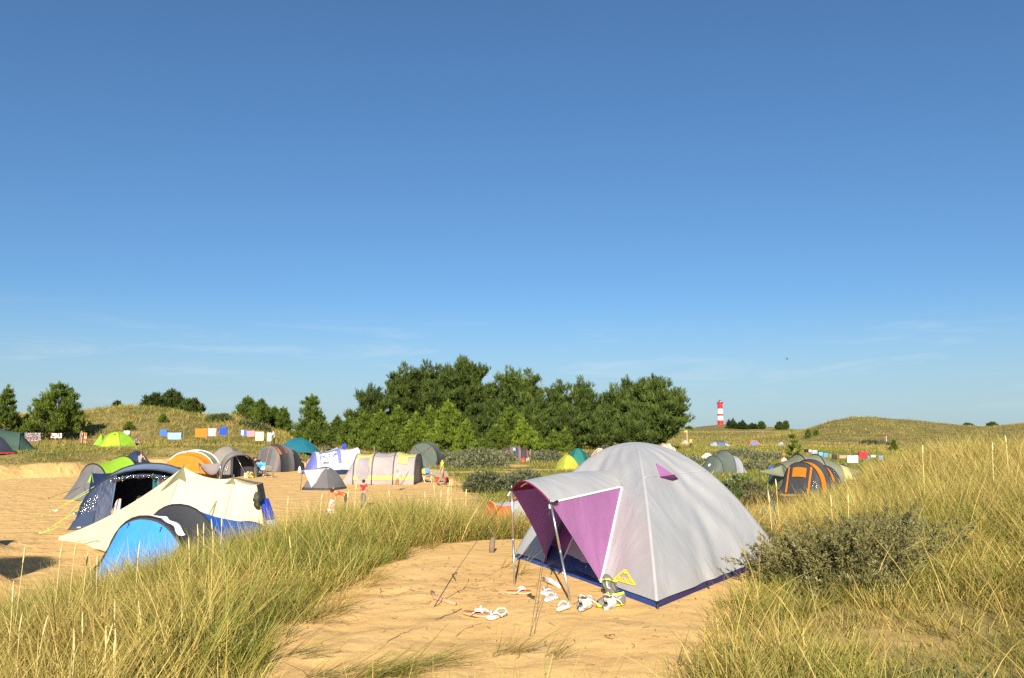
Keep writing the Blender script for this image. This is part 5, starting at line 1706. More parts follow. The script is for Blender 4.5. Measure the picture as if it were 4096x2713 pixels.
# ---- old grove: (px of the trunk, distance, top py, half width px, label)
GROVE = [
    (1475, 128, 1548, 100, 'dark slim pine at the left end of the grove beside the white tent', .05, 1.05, 26),
    (1605, 132, 1470, 85, 'tall dark pine second from the left end of the grove', .18, 1.0, 32),
    (1700, 134, 1462, 120, 'dark spreading pine just left of the tallest broad crown', .22, .95, 40),
    (1850, 126, 1445, 170, 'tallest and broadest dark pine in the middle left of the grove', .20, 1.0, 60),
    (2040, 136, 1478, 85, 'tall dark narrow pine right of the broadest crown', .15, .95, 34),
    (2115, 134, 1485, 75, 'dark pine with a rounded top in the centre of the grove', .12, 1.05, 34),
    (2235, 132, 1530, 75, 'lower dark pine in the dip of the grove skyline', .08, .95, 32),
    (2325, 128, 1522, 78, 'dark pine with a pointed top right of the skyline dip', .10, 1.0, 36),
    (2420, 136, 1590, 70, 'low dark pine between the pointed pine and the right hand giant', .05, .95, 26),
    (2510, 128, 1520, 110, 'tall dark pine joined to the right hand giant of the grove', .10, 1.0, 42),
    (2625, 118, 1510, 128, 'big round headed pine at the right end of the grove beside the lighthouse', .10, 1.0, 60),
    (2150, 122, 1600, 85, 'dark low pine filling the grove behind the light green young pine', .05, .85, 30),
    (1960, 120, 1610, 80, 'shaded dark pine under the broadest crown', .05, .8, 28),
    (2400, 118, 1640, 90, 'low dark spreading pine in the right half of the grove above the teal tent', .03, .9, 32),
    (2285, 120, 1640, 80, 'dark low pine left of the spreading one in the grove', .03, .85, 28),
    (2540, 114, 1650, 85, 'low dark pine at the foot of the right hand giant', .03, .95, 30),
]
for i, (px, d, top, hw, lab, zl, tone, lob) in enumerate(GROVE):
    p = camp(px, d); zt = P(px, top, d)[2]; h = zt - p[2]
    big_pine(lab, p, h, hw / F * d * 1.02, None, zl, lob, tone, i, ts=1.05, dens=1.15)
# dead spruce tips above the crowns
DEADW = plain('dead_wood', (.20, .15, .11), .9)
for i, (px, top, d, lab) in enumerate(((2165, 1500, 138, 'bare dead tree top poking out at the centre of the grove'), (2370, 1545, 138, 'bare dead tree top right of the pointed pine'), (2448, 1530, 138, 'bare dead tree top left of the right hand giant'))):
    p = camp(px, d); h = P(px, top, d)[2] - p[2]
    t = thing('dead_tree', lab, 'tree', p, 0, 'dead tree tops in the grove')
    m = MB().tube([(0, 0, 0), (.1, 0, h * .6), (.05, 0, h)], [.16, .09, .03], 6)
    for k in range(26):
        z = h * (.55 + .44 * k / 26); a = k * 2.4; l_ = (h - z) * .38 + .25
        m.tube([(.08, 0, z), (.08 + l_ * math.cos(a), l_ * math.sin(a), z + .12 * l_)], [.035, .012], 4)
    m.done('trunk', DEADW, t)
YOUNG = [
    (1455, 106, 1650, 75, 'young pine at the left of the row behind the long lavender tent', .45),
    (1520, 104, 1640, 70, 'green young pine above the hoops of the lavender tent', .6),
    (1590, 104, 1622, 72, 'bushy young pine left of the tall dark green tent', .65),
    (1660, 102, 1645, 62, 'light green young pine right behind the dark green tent top', .75),
    (1720, 104, 1620, 55, 'slim young pine above the tall dark green tent', .6),
    (1790, 100, 1597, 88, 'largest light green young pine in front of the broadest dark pine', .75),
    (1862, 98, 1680, 48, 'short light green young pine right of the largest one', .85),
    (1395, 118, 1665, 60, 'young pine at the far left foot of the grove', .35),
    (1345, 122, 1660, 45, 'slim dark young pine left of the grove beyond the bank', .3),
    (1985, 108, 1700, 55, 'short dark young pine in the shaded gap of the grove', .35),
    (2040, 110, 1620, 80, 'pale green young pine right of the shaded gap', .55),
    (2095, 104, 1673, 55, 'brightest yellow green young pine in front of the grove above the charcoal orange tent', 1.0),
    (2215, 106, 1722, 45, 'small light young pine between the bright one and the teal tent', .6),
    (2260, 106, 1715, 40, 'small young pine at the foot of the grove left of the teal tent', .5),
    (2150, 108, 1735, 42, 'small dark young pine right of the brightest one', .4),
    (1930, 106, 1760, 45, 'tiny pale bush pine in the gap before the grove', .3),
    (1625, 100, 1720, 50, 'low green young pine directly left of the dark green tent', .6),
    (1545, 100, 1715, 55, 'low young pine behind the middle hoop of the lavender tent', .5),
]
for i, (px, d, top, hw, lab, yl) in enumerate(YOUNG):
    p = camp(px, d); h = P(px, top, d)[2] - p[2]
    young_pine(lab, p, h, hw / F * d, 1.0 + .12 * (yl > .7), i, max(6, int(h * 1.9)), 9, yl, 1.15)
# pines on the left dunes
LEFT = [
    (10, 84, 1540, 62, 'dark pine cut by the left edge of the picture', .45, .75, 8),
    (215, 84, 1528, 105, 'full conical pine standing alone on the left dune above the washing', .5, .65, 10),
    (980, 104, 1588, 42, 'thin see-through young pine on the left dune crest', .4, .7, 8),
    (1035, 102, 1598, 48, 'denser pine next to the thin one on the left dune crest', .4, .8, 9),
    (1090, 105, 1628, 32, 'short pointed pine third in the group on the dune crest', .4, .8, 8),
    (1125, 104, 1632, 34, 'short pine at the right of the group on the dune crest', .35, .75, 8),
    (1238, 92, 1575, 60, 'tall irregular pine above the dark teal tent', .4, .55, 9),
    (1245, 88, 1690, 42, 'low bushy pine below the tall irregular one beside a post', .4, .8, 8),
    (1300, 104, 1690, 32, 'small dark pine right of the tall irregular pine', .35, .8, 8),
    (642, 92, 1658, 18, 'small seedling pine on the left dune slope right of the lime tent', .7, .8, 6),
    (505, 88, 1690, 18, 'small seedling pine behind the lime tent', .7, .8, 6),
    (92, 88, 1655, 25, 'pale small pine between the two big pines at the left', .7, .8, 6),
]
for i, (px, d, top, hw, lab, yl, pw, wh) in enumerate(LEFT):
    p = camp(px, d); h = P(px, top, d)[2] - p[2]
    young_pine(lab, p, h, hw / F * d, .95, 100 + i, wh, 9, yl, 1.2 if i < 9 else 1, 'pines on the left dunes', 'pine_tree' if i < 9 else 'young_pine_tree', .36 if i < 9 else .2, .12, pw)
# dark wind-shorn pines on the dune crest
for i, (px, d, top, hw, lab, lob) in enumerate(((600, 116, 1578, 55, 'low rounded dark pine at the left of the clump on the dune crest', 22), (675, 118, 1565, 70, 'dark domed pine in the middle of the clump on the dune crest', 30), (755, 114, 1600, 62, 'dark low pine sloping down at the right of the clump on the dune crest', 24), (452, 118, 1612, 24, 'tiny rounded bush pine alone on the dune crest left of the clump', 8))):
    p = camp(px, d); h = P(px, top, d)[2] - p[2]
    big_pine(lab, p, max(h, 1.5), hw / F * d, None, -.05, lob, .72, 60 + i, group='dark pines on the left dune crest', dens=1.2, ts=.9)
# lone young pine beside the woman in the hat
p = camp(3175, 60); young_pine('lone young pine with upturned branches beside the woman in the orange hat', p, P(3172, 1722, 60)[2] - p[2], 45 / F * 60, 1.0, 200, 7, 7, .6, 1.0, None, sz=.24, gap=.15)
for i, (px, d, top, hw, lab) in enumerate(((3240, 175, 1718, 14, 'tiny young pine far off left of the right hand hill'), (3272, 180, 1722, 12, 'tiny young pine at the foot of the right hand hill'), (3580, 120, 1760, 14, 'tiny sapling on the grassy slope right of the red flag'))):
    p = camp(px, d); young_pine(lab, p, P(px, top, d)[2] - p[2], hw / F * d, 1, 210 + i, 5, 6, .5, .8, 'saplings on the right dunes')

# shrub mounds of the hollow
WILLOW = (.150, .155, .075)
SHR = [
    (1905, 74, 135, 1.75, 3600, 'broad grey green willow mound left of the charcoal orange tent', WILLOW),
    (1800, 82, 110, 1.3, 1900, 'grey green willow thicket right of the tall dark green tent', WILLOW),
    (1990, 84, 90, 1.4, 1500, 'grey green willow mound behind the broad one', WILLOW),
    (1945, 45, 95, 1.15, 2600, 'dense dark willow bush left of the silver tent awning', (.095, .105, .045)),
    (2090, 48, 95, 1.05, 2000, 'dense dark willow bush just above the silver tent awning', (.10, .11, .05)),
    (2190, 84, 80, 1.3, 1100, 'willow mound between the charcoal orange tent and the yellow dome', (.135, .14, .075)),
    (2130, 95, 70, .9, 800, 'pale low willow thicket behind the charcoal orange tent', (.15, .15, .09)),
    (2440, 96, 75, 1.5, 1300, 'round grey willow bush behind the peach tent', (.10, .10, .065)),
    (2330, 92, 60, 1.0, 700, 'low willow bush behind the teal dome', WILLOW),
    (2700, 84, 130, .9, 1800, 'wide low willow belt behind the top right of the silver tent', WILLOW),
    (2950, 96, 120, 1.0, 1800, 'wide low willow belt under the far violet tent', WILLOW),
    (3080, 88, 100, .9, 1200, 'low willow belt left of the lone young pine', WILLOW),
    (2780, 72, 90, .8, 1200, 'low willow thicket left of the grey and silver tent', (.10, .115, .05)),
    (3030, 70, 80, .8, 900, 'low willow thicket right of the grey and silver tent', WILLOW),
    (2900, 40, 80, .9, 1800, 'leafy green bush behind the right shoulder of the silver tent', (.085, .12, .025)),
    (3000, 41, 70, .75, 1400, 'olive brown bush right of the leafy green one', (.11, .10, .035)),
    (2960, 47, 55, .85, 1000, 'bright green leafy bush before the grey and silver tent', (.10, .15, .025)),
    (3050, 37, 80, .6, 1300, 'low brown green heath bush in front of the orange and charcoal tent', (.12, .085, .03)),
    (2880, 33, 80, .55, 1300, 'low rust brown heath patch beside the right edge of the silver tent', (.14, .07, .028)),
    (3500, 150, 60, .9, 600, 'dark low thicket on the slope under the right hand hill', (.08, .08, .04)),
    (2440, 110, 60, .8, 500, 'low green bush at the foot of the grove', WILLOW),
    (1330, 85, 60, .8, 500, 'low dune bush behind the white family tent', (.12, .13, .05)),
    (870, 96, 50, .9, 500, 'dark green bramble patch on the left dune slope', (.07, .095, .022)),
    (1010, 94, 70, .8, 600, 'dark green bramble patch below the pines on the dune crest', (.07, .09, .022)),
]
for i, (px, d, hw, h, n, lab, tn) in enumerate(SHR):
    p = camp(px, d); rx = hw / F * d
    shrub(lab, p, rx, rx * .75, h, n, tn, i, .10 + .0014 * d, .035 + .0006 * d, group='low bushes of the hollow')

# grey leaved creeping willow at the right edge of the near sand
pb = np.array([3.3, 8.45, 0]); pb[2] = gz(pb[0], pb[1])
shrub('grey leaved creeping willow bush at the right edge of the near sand', pb, .85, 1.0, .54, 7000, (.185, .165, .062), 300, .036, .014, lump=14, pale=.14, sprigs=240)
pb = np.array([4.0, 9.0, 0]); pb[2] = gz(pb[0], pb[1])
shrub('grey leaved creeping willow bush among the grass right of the silver tent', pb, .85, .8, .55, 3400, (.18, .165, .066), 301, .036, .014, lump=12, pale=.2, sprigs=170)
pb = np.array([2.45, 4.9, 0]); pb[2] = gz(pb[0], pb[1])
shrub('low trailing willow sprigs in the grass at the bottom right corner', pb, .8, .5, .16, 900, (.095, .105, .045), 302, .03, .013, lump=8, pale=.2)
# dark trees round the lighthouse
for i, (px, d, hw, h, lab) in enumerate(((3052, 900, 12, 9, 'small rounded distant tree on the horizon'), (3125, 1000, 14, 10, 'dark distant pines on the horizon left of the lone young pine'), (3150, 1000, 10, 11, 'pointed distant pine on the horizon'), (2760, 900, 10, 4, 'tiny dark bush on the horizon beside the grove'), (3880, 700, 22, 5, 'dark distant trees on the horizon behind the right hand hill'), (3980, 650, 16, 5, 'distant tree on the horizon near the right edge'))):
    p = camp(px, d); big_pine(lab, p, h, hw / F * d * 1.5, hw / F * d * .7, -.05, 18, .9, 400 + i, group='distant trees on the horizon', dens=.5, ts=3.0, name='distant_tree')

for i in range(11):
    px = 2922 + i * 13.5 + 4 * math.sin(i * 2.3); d = 1090 - 8 * i; p = camp(px, d); h = (13.5 - .75 * i) * (1 + .22 * math.sin(i * 1.9))
    young_pine('one of the dark distant pines in the row right of the lighthouse foot', p, h, 4.6, .42, 500 + i, 5, 7, .1, 1.0, 'row of distant pines by the lighthouse', 'distant_tree', 1.6, 0, .7)
# ------------------------------------------------------------------ lighthouse
p = at(2888, 1215)
t = thing('lighthouse', 'tall round red and white banded lighthouse on the horizon', 'lighthouse', p)
ztop = P(2888, 1597, 1215)[2] - p[2]; zb = P(2888, 1712, 1215)[2] - p[2]
LR = plain('lighthouse_red', (.50, .022, .025), .5, var=.05, vs=.2); LW = plain('lighthouse_white', (.80, .79, .77), .5, var=.04, vs=.2)
hh = ztop - zb
rad = lambda f: 4.6 * (1 - f) + 3.45 * f
bands = [(0, .05, LW), (.05, .265, LR), (.265, .415, LW), (.415, .49, LR), (.49, .66, LW), (.66, .84, LR)]
for a_, b_, mt in bands:
    MB().lathe([(rad(a_) * (1.06 if a_ == 0 else 1), zb + hh * a_), (rad(b_), zb + hh * b_)], n=24).done('band', mt, t)
MB().lathe([(rad(.83), zb + hh * .83), (4.7, zb + hh * .845), (4.7, zb + hh * .862), (3.0, zb + hh * .866)], n=24).done('gallery', LR, t)
rl = plain('dark_iron', (.05, .045, .045), .5)
m = MB()
for k in range(20):
    a_ = k * math.pi / 10; m.tube([(4.55 * math.cos(a_), 4.55 * math.sin(a_), zb + hh * .862), (4.55 * math.cos(a_), 4.55 * math.sin(a_), zb + hh * .895)], .09, 4)
for z_ in (.88, .895): m.tube([(4.55 * math.cos(k * math.pi / 12), 4.55 * math.sin(k * math.pi / 12), zb + hh * z_) for k in range(25)], .09, 4)
m.done('railing', rl, t)
MB().lathe([(2.3, zb + hh * .862), (2.3, zb + hh * .885), (1.9, zb + hh * .89), (1.9, zb + hh * .925)], n=16).done('lantern_room', plain('lantern_glass', (.10, .12, .13), .1), t)
MB().lathe([(2.5, zb + hh * .925), (2.3, zb + hh * .94), (.7, zb + hh * .975), (.35, zb + hh * .985), (.3, ztop), (0, ztop + .2)], n=16).done('lantern_roof', LR, t)
for f_, sd in ((.2, -1), (.38, -1), (.55, -1), (.75, -1)):
    MB().box((-.9, -rad(f_) + .02, zb + hh * f_), (.9, .35, 1.7)).done('window', rl, t)
MB().lathe([(9, zb - 1), (9, zb + .6), (6, zb + .9), (0, zb + 1)], n=24).done('plinth', plain('brick_plinth', (.28, .2, .16), .9), t)
# ------------------------------------------------------------------ people
SKIN = plain('skin', (.50, .27, .18), .55, var=.06)
SHOE = plain('dark_shoe', (.05, .045, .04), .6)
EYEM = plain('eye_dark', (.02, .015, .012), .3)
LIPM = plain('lip', (.32, .10, .085), .5)


def skin_obj(name, nodes, edges, root_i, mat, parent, lev=1):
    me = bpy.data.meshes.new(name)
    me.from_pydata([tuple(map(float, n[0])) for n in nodes], edges, [])
    o = bpy.data.objects.new(name, me); col.objects.link(o)
    md = o.modifiers.new('skin', 'SKIN'); md.use_smooth_shade = True; md.branch_smoothing = .6
    for i, n in enumerate(nodes):
        r = n[1]; me.skin_vertices[0].data[i].radius = (r, r) if np.isscalar(r) else r
        me.skin_vertices[0].data[i].use_root = (i == root_i)
    sb = o.modifiers.new('sub', 'SUBSURF'); sb.levels = lev; sb.render_levels = lev
    dg = bpy.context.evaluated_depsgraph_get()
    m2 = bpy.data.meshes.new_from_object(o.evaluated_get(dg))
    o.modifiers.clear(); o.data = m2; bpy.data.meshes.remove(me)
    m2.materials.clear(); m2.materials.append(mat); m2.shade_smooth()
    o.parent = parent
    return o


def person(label, loc, rz, H, shirt, legs, hair, J=None, bend=0, sleeve='short', trouser='long', hat=None, skirt_len=0, hair_len=.0, shoes=True, tw=0):
    """one continuous body; clothing and hair are its children. Local -Y is forward."""
    t = thing('person', label, 'person', loc, rz)
    s = H / 1.75
    P_ = dict(pelvis=(0, 0, .95), waist=(0, 0, 1.10), chest=(0, 0, 1.32), neck=(0, .0, 1.495), jaw=(0, -.015, 1.575), head=(0, -.01, 1.645), crown=(0, .005, 1.71), nose=(0, -.115, 1.625),
              earR=(.085, 0, 1.635), earL=(-.085, 0, 1.635))
    for sd, sg in (('R', 1), ('L', -1)):
        P_.update({'sh' + sd: (sg * .175, 0, 1.43), 'el' + sd: (sg * .235, .03, 1.15), 'wr' + sd: (sg * .245, -.06, .90), 'pa' + sd: (sg * .245, -.085, .83),
                   'hi' + sd: (sg * .085, 0, .92), 'kn' + sd: (sg * .10, -.02, .50), 'an' + sd: (sg * .105, .03, .085), 'to' + sd: (sg * .115, -.13, .03)})
    P_ = {k: np.array(v, float) for k, v in P_.items()}
    up = ['waist', 'chest', 'neck', 'jaw', 'head', 'crown', 'nose', 'earR', 'earL', 'shR', 'shL', 'elR', 'elL', 'wrR', 'wrL', 'paR', 'paL']
    if bend:
        c_, s_ = math.cos(bend), math.sin(bend); pv = P_['pelvis']
        for k in up:
            d = P_[k] - pv; P_[k] = pv + np.array([d[0], d[1] * c_ - d[2] * s_, d[1] * s_ + d[2] * c_])
    for k, v in (J or {}).items():
        P_[k] = np.array(v, float)
        if k[:2] == 'wr' and 'pa' + k[2] not in (J or {}):
            e = P_['el' + k[2]]; d = P_[k] - e; P_['pa' + k[2]] = P_[k] + d / np.linalg.norm(d) * .075
    rad = dict(pelvis=(.135, .105), waist=(.125, .095), chest=(.15, .11), neck=.05, jaw=(.068, .075), head=(.082, .098), crown=(.062, .072), nose=.014, earR=.018, earL=.018,
               sh=.058, el=.043, wr=.028, pa=(.034, .02), hi=.088, kn=.056, an=.038, to=.034)
    names = list(P_.keys())
    nodes = [(P_[k] * s, tuple(np.array(rad.get(k, rad.get(k[:2]))) * s) if not np.isscalar(rad.get(k, rad.get(k[:2]))) else rad.get(k, rad.get(k[:2])) * s) for k in names]
    ix = {k: i for i, k in enumerate(names)}
    E = [('pelvis', 'waist'), ('waist', 'chest'), ('chest', 'neck'), ('neck', 'jaw'), ('jaw', 'head'), ('head', 'crown'), ('head', 'nose'), ('head', 'earR'), ('head', 'earL')]
    for sd in 'RL':
        E += [('chest', 'sh' + sd), ('sh' + sd, 'el' + sd), ('el' + sd, 'wr' + sd), ('wr' + sd, 'pa' + sd), ('pelvis', 'hi' + sd), ('hi' + sd, 'kn' + sd), ('kn' + sd, 'an' + sd), ('an' + sd, 'to' + sd)]
    edges = [(ix[a], ix[b]) for a, b in E]
    for sd, sg in (('R', 1), ('L', -1)):                      # four fingers and a thumb on each hand
        w_, p_ = P_['wr' + sd], P_['pa' + sd]; d = p_ - w_; d /= np.linalg.norm(d)
        a = np.cross(d, [sg * 1.0, .15, 0.1]); a /= np.linalg.norm(a); b = np.cross(d, a)
        for f, (q, l_) in enumerate(((-.027, .062), (-.009, .074), (.009, .07), (.026, .055))):
            m0 = p_ + d * .035 + a * q; m1 = m0 + d * l_ * .55 + b * .012; m2 = m0 + d * l_ + b * .03
            n0 = len(nodes); nodes += [(m0 * s, .0105 * s), (m1 * s, .009 * s), (m2 * s, .0075 * s)]
            edges += [(ix['pa' + sd], n0), (n0, n0 + 1), (n0 + 1, n0 + 2)]
        n0 = len(nodes); nodes += [((w_ + d * .045 - a * .04) * s, .011 * s), ((w_ + d * .085 - a * .058 + b * .01) * s, .009 * s)]
        edges += [(ix['wr' + sd], n0), (n0, n0 + 1)]
    skin_obj('body', nodes, edges, ix['pelvis'], SKIN, t)

    def gar(name, chain, grow, mat):
        ks = []
        for a, b in chain:
            for k in (a, b):
                if k not in ks: ks.append(k)
        nd = []
        for k in ks:
            if isinstance(k, tuple): p = P_[k[0]] * (1 - k[2]) + P_[k[1]] * k[2]; r0 = rad.get(k[0], rad.get(k[0][:2])); r1 = rad.get(k[1], rad.get(k[1][:2])); r = np.mean(r0) * (1 - k[2]) + np.mean(r1) * k[2]
            else: p = P_[k]; r = rad.get(k, rad.get(k[:2]))
            r = (r, r) if np.isscalar(r) else r
            nd.append((p * s, tuple((np.array(r) + grow) * s)))
        return skin_obj(name, nd, [(ks.index(a), ks.index(b)) for a, b in chain], 0, mat, t)
    ch = [(('pelvis', 'waist', .05), 'waist'), ('waist', 'chest'), ('chest', ('chest', 'neck', .55))]
    for sd in 'RL':
        ch += [('chest', 'sh' + sd)]
        if sleeve == 'long': ch += [('sh' + sd, 'el' + sd), ('el' + sd, ('el' + sd, 'wr' + sd, .9))]
        elif sleeve == 'short': ch += [('sh' + sd, ('sh' + sd, 'el' + sd, .6))]
    gar('shirt', ch, .017, shirt)
    ch = [('pelvis', ('pelvis', 'waist', .5))]
    for sd in 'RL':
        ch += [('pelvis', 'hi' + sd), ('hi' + sd, 'kn' + sd)] if trouser != 'short' else [('pelvis', 'hi' + sd), ('hi' + sd, ('hi' + sd, 'kn' + sd, .85))]
        if trouser == 'long': ch += [('kn' + sd, ('kn' + sd, 'an' + sd, .93))]
        if trouser == 'knee': ch += [('kn' + sd, ('kn' + sd, 'an' + sd, .25))]
    gar('trousers', ch, .016, legs)
    if shoes:
        for sd in 'RL':
            a, b = P_['an' + sd] * s, P_['to' + sd] * s
            MB().tube([a + [0, 0, .03 * s], a + [0, 0, -.04 * s], (a + b) / 2 + [0, 0, -.015 * s], b + (b - a) * .12], [.046 * s, .05 * s, .05 * s, .038 * s], 8).done('shoe', SHOE, t)
    # hair: cap over the skull, face left open
    hd = P_['head'] * s; upv = P_['crown'] - P_['jaw']; upv /= np.linalg.norm(upv)
    fw = P_['nose'] - P_['head']; fw = fw - upv * (fw @ upv); fw /= np.linalg.norm(fw); rt = np.cross(fw, upv)
    V_ = []; nu, nv = 14, 18
    for i in range(nu + 1):
        th = i / nu * math.pi * (.70 + .18 * min(hair_len * 4, 1))
        for j in range(nv):
            ph = 2 * math.pi * j / nv; c_ = math.cos(ph)
            thj = min(th, math.pi * (.34 if c_ > .55 else (.50 if c_ > 0 else 1)))
            r = (.098 + .006 * math.sin(5 * ph + 3 * th)) * s
            V_.append(hd + upv * r * 1.12 * math.cos(thj) + (fw * c_ * r * 1.08 + rt * math.sin(ph) * r * .95) * math.sin(thj) * (1.02) - upv * .0 + fw * .0 - (upv * hair_len * s * max(0, -c_ + .3) * max(0, i / nu - .55) * 2))
    obj('hair', V_, [(i * nv + j, i * nv + (j + 1) % nv, (i + 1) * nv + (j + 1) % nv, (i + 1) * nv + j) for i in range(nu) for j in range(nv)], hair, t)
    for sg in (1, -1):
        MB().lathe([(0, .009 * s), (.008 * s, .004 * s), (.008 * s, -.004 * s), (0, -.009 * s)], hd + fw * .093 * s + rt * sg * .032 * s + upv * .008 * s, 8).done('eye', EYEM, t)
    MB().tube([hd + fw * .086 * s - upv * .055 * s - rt * .022 * s, hd + fw * .093 * s - upv * .058 * s, hd + fw * .086 * s - upv * .055 * s + rt * .022 * s], .006 * s, 5).done('mouth', LIPM, t)
    if hat:
        kind, hm = hat
        if kind == 'cap':
            MB().lathe([(.104 * s, .02 * s), (.102 * s, .07 * s), (.075 * s, .115 * s), (0, .13 * s)], hd, 14).box(hd + fw * .13 * s + upv * .035 * s, (.14 * s, .10 * s, .012 * s), math.atan2(rt[1], rt[0])).done('cap', hm, t)
        else:
            MB().lathe([(.20 * s, .03 * s), (.15 * s, .045 * s), (.106 * s, .05 * s), (.10 * s, .12 * s), (.07 * s, .155 * s), (0, .16 * s)], hd, 18).done('sun_hat', hm, t)
    return t


def cl(name, c): return plain(name, c, .85, var=.12, vs=12)


HAIR_B = cl('dark_hair', (.025, .015, .01)); HAIR_R = cl('auburn_hair', (.16, .05, .02)); HAIR_F = cl('fair_hair', (.42, .26, .11)); HAIR_K = cl('black_hair', (.012, .009, .008))
# man in a lime shirt pulling a cart
g = G(1768, 1941)
person('man in a neon yellow T-shirt and grey trousers walking beside the hand cart', g, R(112), 1.74, cl('neon_shirt', (.58, .72, .02)), cl('grey_trousers', (.20, .185, .15)), HAIR_B,
       J=dict(knR=(.10, -.12, .52), anR=(.11, -.20, .09), toR=(.115, -.36, .04), knL=(-.10, .06, .50), anL=(-.105, .32, .14), toL=(-.11, .19, .03), elL=(-.23, .10, 1.17), wrL=(-.22, .22, .95), elR=(.24, -.02, 1.15), wrR=(.22, -.16, .93)), hat=('cap', cl('black_cap', (.02, .02, .022))))
g = G(1588, 1962)
person('fair haired child in a cream top and brown shorts standing before the long tent', g, R(195), 1.16, cl('cream_top', (.66, .52, .40)), cl('brown_shorts', (.32, .13, .035)), HAIR_F,
       J=dict(knR=(.10, .0, .5), anR=(.16, .06, .085), toR=(.17, -.10, .03), elR=(.34, .05, 1.28), wrR=(.50, -.10, 1.34), elL=(-.33, .05, 1.22), wrL=(-.40, -.10, 1.05)), trouser='knee', shoes=False, hair_len=.06)
g = camp(1455, 36.5)
person('dark haired child in a bright red shirt seen from behind among the grass', g, R(172), 1.22, cl('red_shirt', (.62, .02, .02)), cl('grey_pants', (.12, .12, .14)), HAIR_B,
       J=dict(elR=(.24, -.02, 1.16), wrR=(.20, -.16, 1.0), elL=(-.24, -.02, 1.16), wrL=(-.20, -.16, 1.0)), hair_len=.03)
g = camp(1385, 33.4)
person('person in an orange red shirt bending over beside the orange poles', g, R(-78), 1.4, cl('orange_red_shirt', (.72, .085, .02)), cl('olive_pants', (.06, .07, .035)), HAIR_B, bend=R(72),
       J=dict(elR=(.22, -.52, .72), wrR=(.18, -.56, .46), elL=(-.22, -.52, .72), wrL=(-.18, -.56, .46)))
g = camp(3138, 58)
person('woman in an orange sun hat and pale pink top standing beside the lone young pine', g, R(8), 1.66, cl('pale_pink_top', (.70, .50, .42)), cl('blue_grey_shorts', (.16, .20, .28)), HAIR_F,
       J=dict(elR=(.24, -.06, 1.17), wrR=(.06, -.20, 1.24), elL=(-.24, -.06, 1.17), wrL=(-.04, -.20, 1.28)), sleeve='none', trouser='short', hat=('sun', cl('orange_hat', (.68, .17, .03))))
g = camp(556, 60.6)
person('man in a grey T-shirt and beige shorts leaning forward in front of the navy dome', g, R(165), 1.80, cl('grey_tshirt', (.22, .24, .235)), cl('beige_shorts', (.58, .45, .34)), HAIR_R, bend=R(14),
       J=dict(elR=(.30, -.20, 1.16), wrR=(.24, -.42, 1.10), elL=(-.30, -.20, 1.16), wrL=(-.24, -.42, 1.10)), trouser='knee')
g = camp(535, 75.5)
person('person in a turquoise blue shirt crouching at the right of the lime dome', g, R(60), 1.65, cl('turquoise_shirt', (.03, .24, .42)), cl('dark_pants', (.03, .03, .035)), HAIR_K, bend=R(35),
       J=dict(pelvis=(0, .12, .38), waist=(0, .02, .50), chest=(0, -.08, .72), neck=(0, -.14, .88), jaw=(0, -.17, .95), head=(0, -.18, 1.02), crown=(0, -.17, 1.09), nose=(0, -.29, 1.0), earR=(.085, -.17, 1.01), earL=(-.085, -.17, 1.01), shR=(.17, -.09, .83), shL=(-.17, -.09, .83), elR=(.24, -.22, .62), wrR=(.2, -.42, .58), elL=(-.24, -.22, .62), wrL=(-.2, -.42, .58),
              hiR=(.09, .10, .36), hiL=(-.09, .10, .36), knR=(.16, -.26, .48), knL=(-.16, -.26, .48), anR=(.13, -.08, .085), anL=(-.13, -.08, .085), toR=(.14, -.24, .03), toL=(-.14, -.24, .03)))
g = camp(1092, 77.5)
person('woman in a white cardigan and black trousers standing at the washing on the bank', g, R(-70), 1.66, cl('white_cardigan', (.72, .68, .62)), cl('black_pants', (.02, .02, .022)), HAIR_R, bend=R(12),
       J=dict(elR=(.24, -.14, 1.14), wrR=(.12, -.36, 1.10), elL=(-.24, -.14, 1.14), wrL=(-.12, -.36, 1.12)), sleeve='long', hair_len=.12)
g = camp(978, 63.6)
person('auburn haired person in a pale blue shirt standing behind the taupe tent porch', g, R(80), 1.68, cl('pale_blue_shirt', (.50, .58, .72)), cl('dark_pants', (.03, .03, .035)), HAIR_R, bend=R(8), hair_len=.05)
SIT = dict(pelvis=(0, .05, .47), waist=(0, .06, .62), chest=(0, .05, .86), neck=(0, .02, 1.04), jaw=(0, -.01, 1.115), head=(0, -.02, 1.185), crown=(0, -.01, 1.25), nose=(0, -.13, 1.165), earR=(.085, -.01, 1.175), earL=(-.085, -.01, 1.175), shR=(.175, .03, .97), shL=(-.175, .03, .97),
           elR=(.25, -.08, .74), elL=(-.25, -.08, .74), wrR=(.12, -.30, .82), wrL=(-.12, -.30, .82), hiR=(.09, .02, .46), hiL=(-.09, .02, .46), knR=(.12, -.42, .48), knL=(-.12, -.42, .48), anR=(.12, -.44, .09), anL=(-.12, -.40, .09), toR=(.12, -.60, .03), toL=(-.12, -.56, .03))
g = camp(1024, 63.8)
person('brown haired person in a grey top sitting beside the charcoal orange tent', g, R(60), 1.7, cl('grey_top', (.42, .40, .40)), cl('dark_pants', (.03, .03, .035)), HAIR_B, J=SIT, hair_len=.12)
g = camp(1046, 61.6)
person('person in a black jacket and jeans bending over the chairs before the charcoal tent', g, R(-85), 1.70, cl('black_jacket', (.022, .022, .025)), cl('jeans', (.13, .19, .30)), HAIR_B, bend=R(62),
       J=dict(elR=(.22, -.52, .98), wrR=(.16, -.62, .76), elL=(-.22, -.52, .98), wrL=(-.16, -.62, .76)), sleeve='long')
g = camp(1240, 66.3)
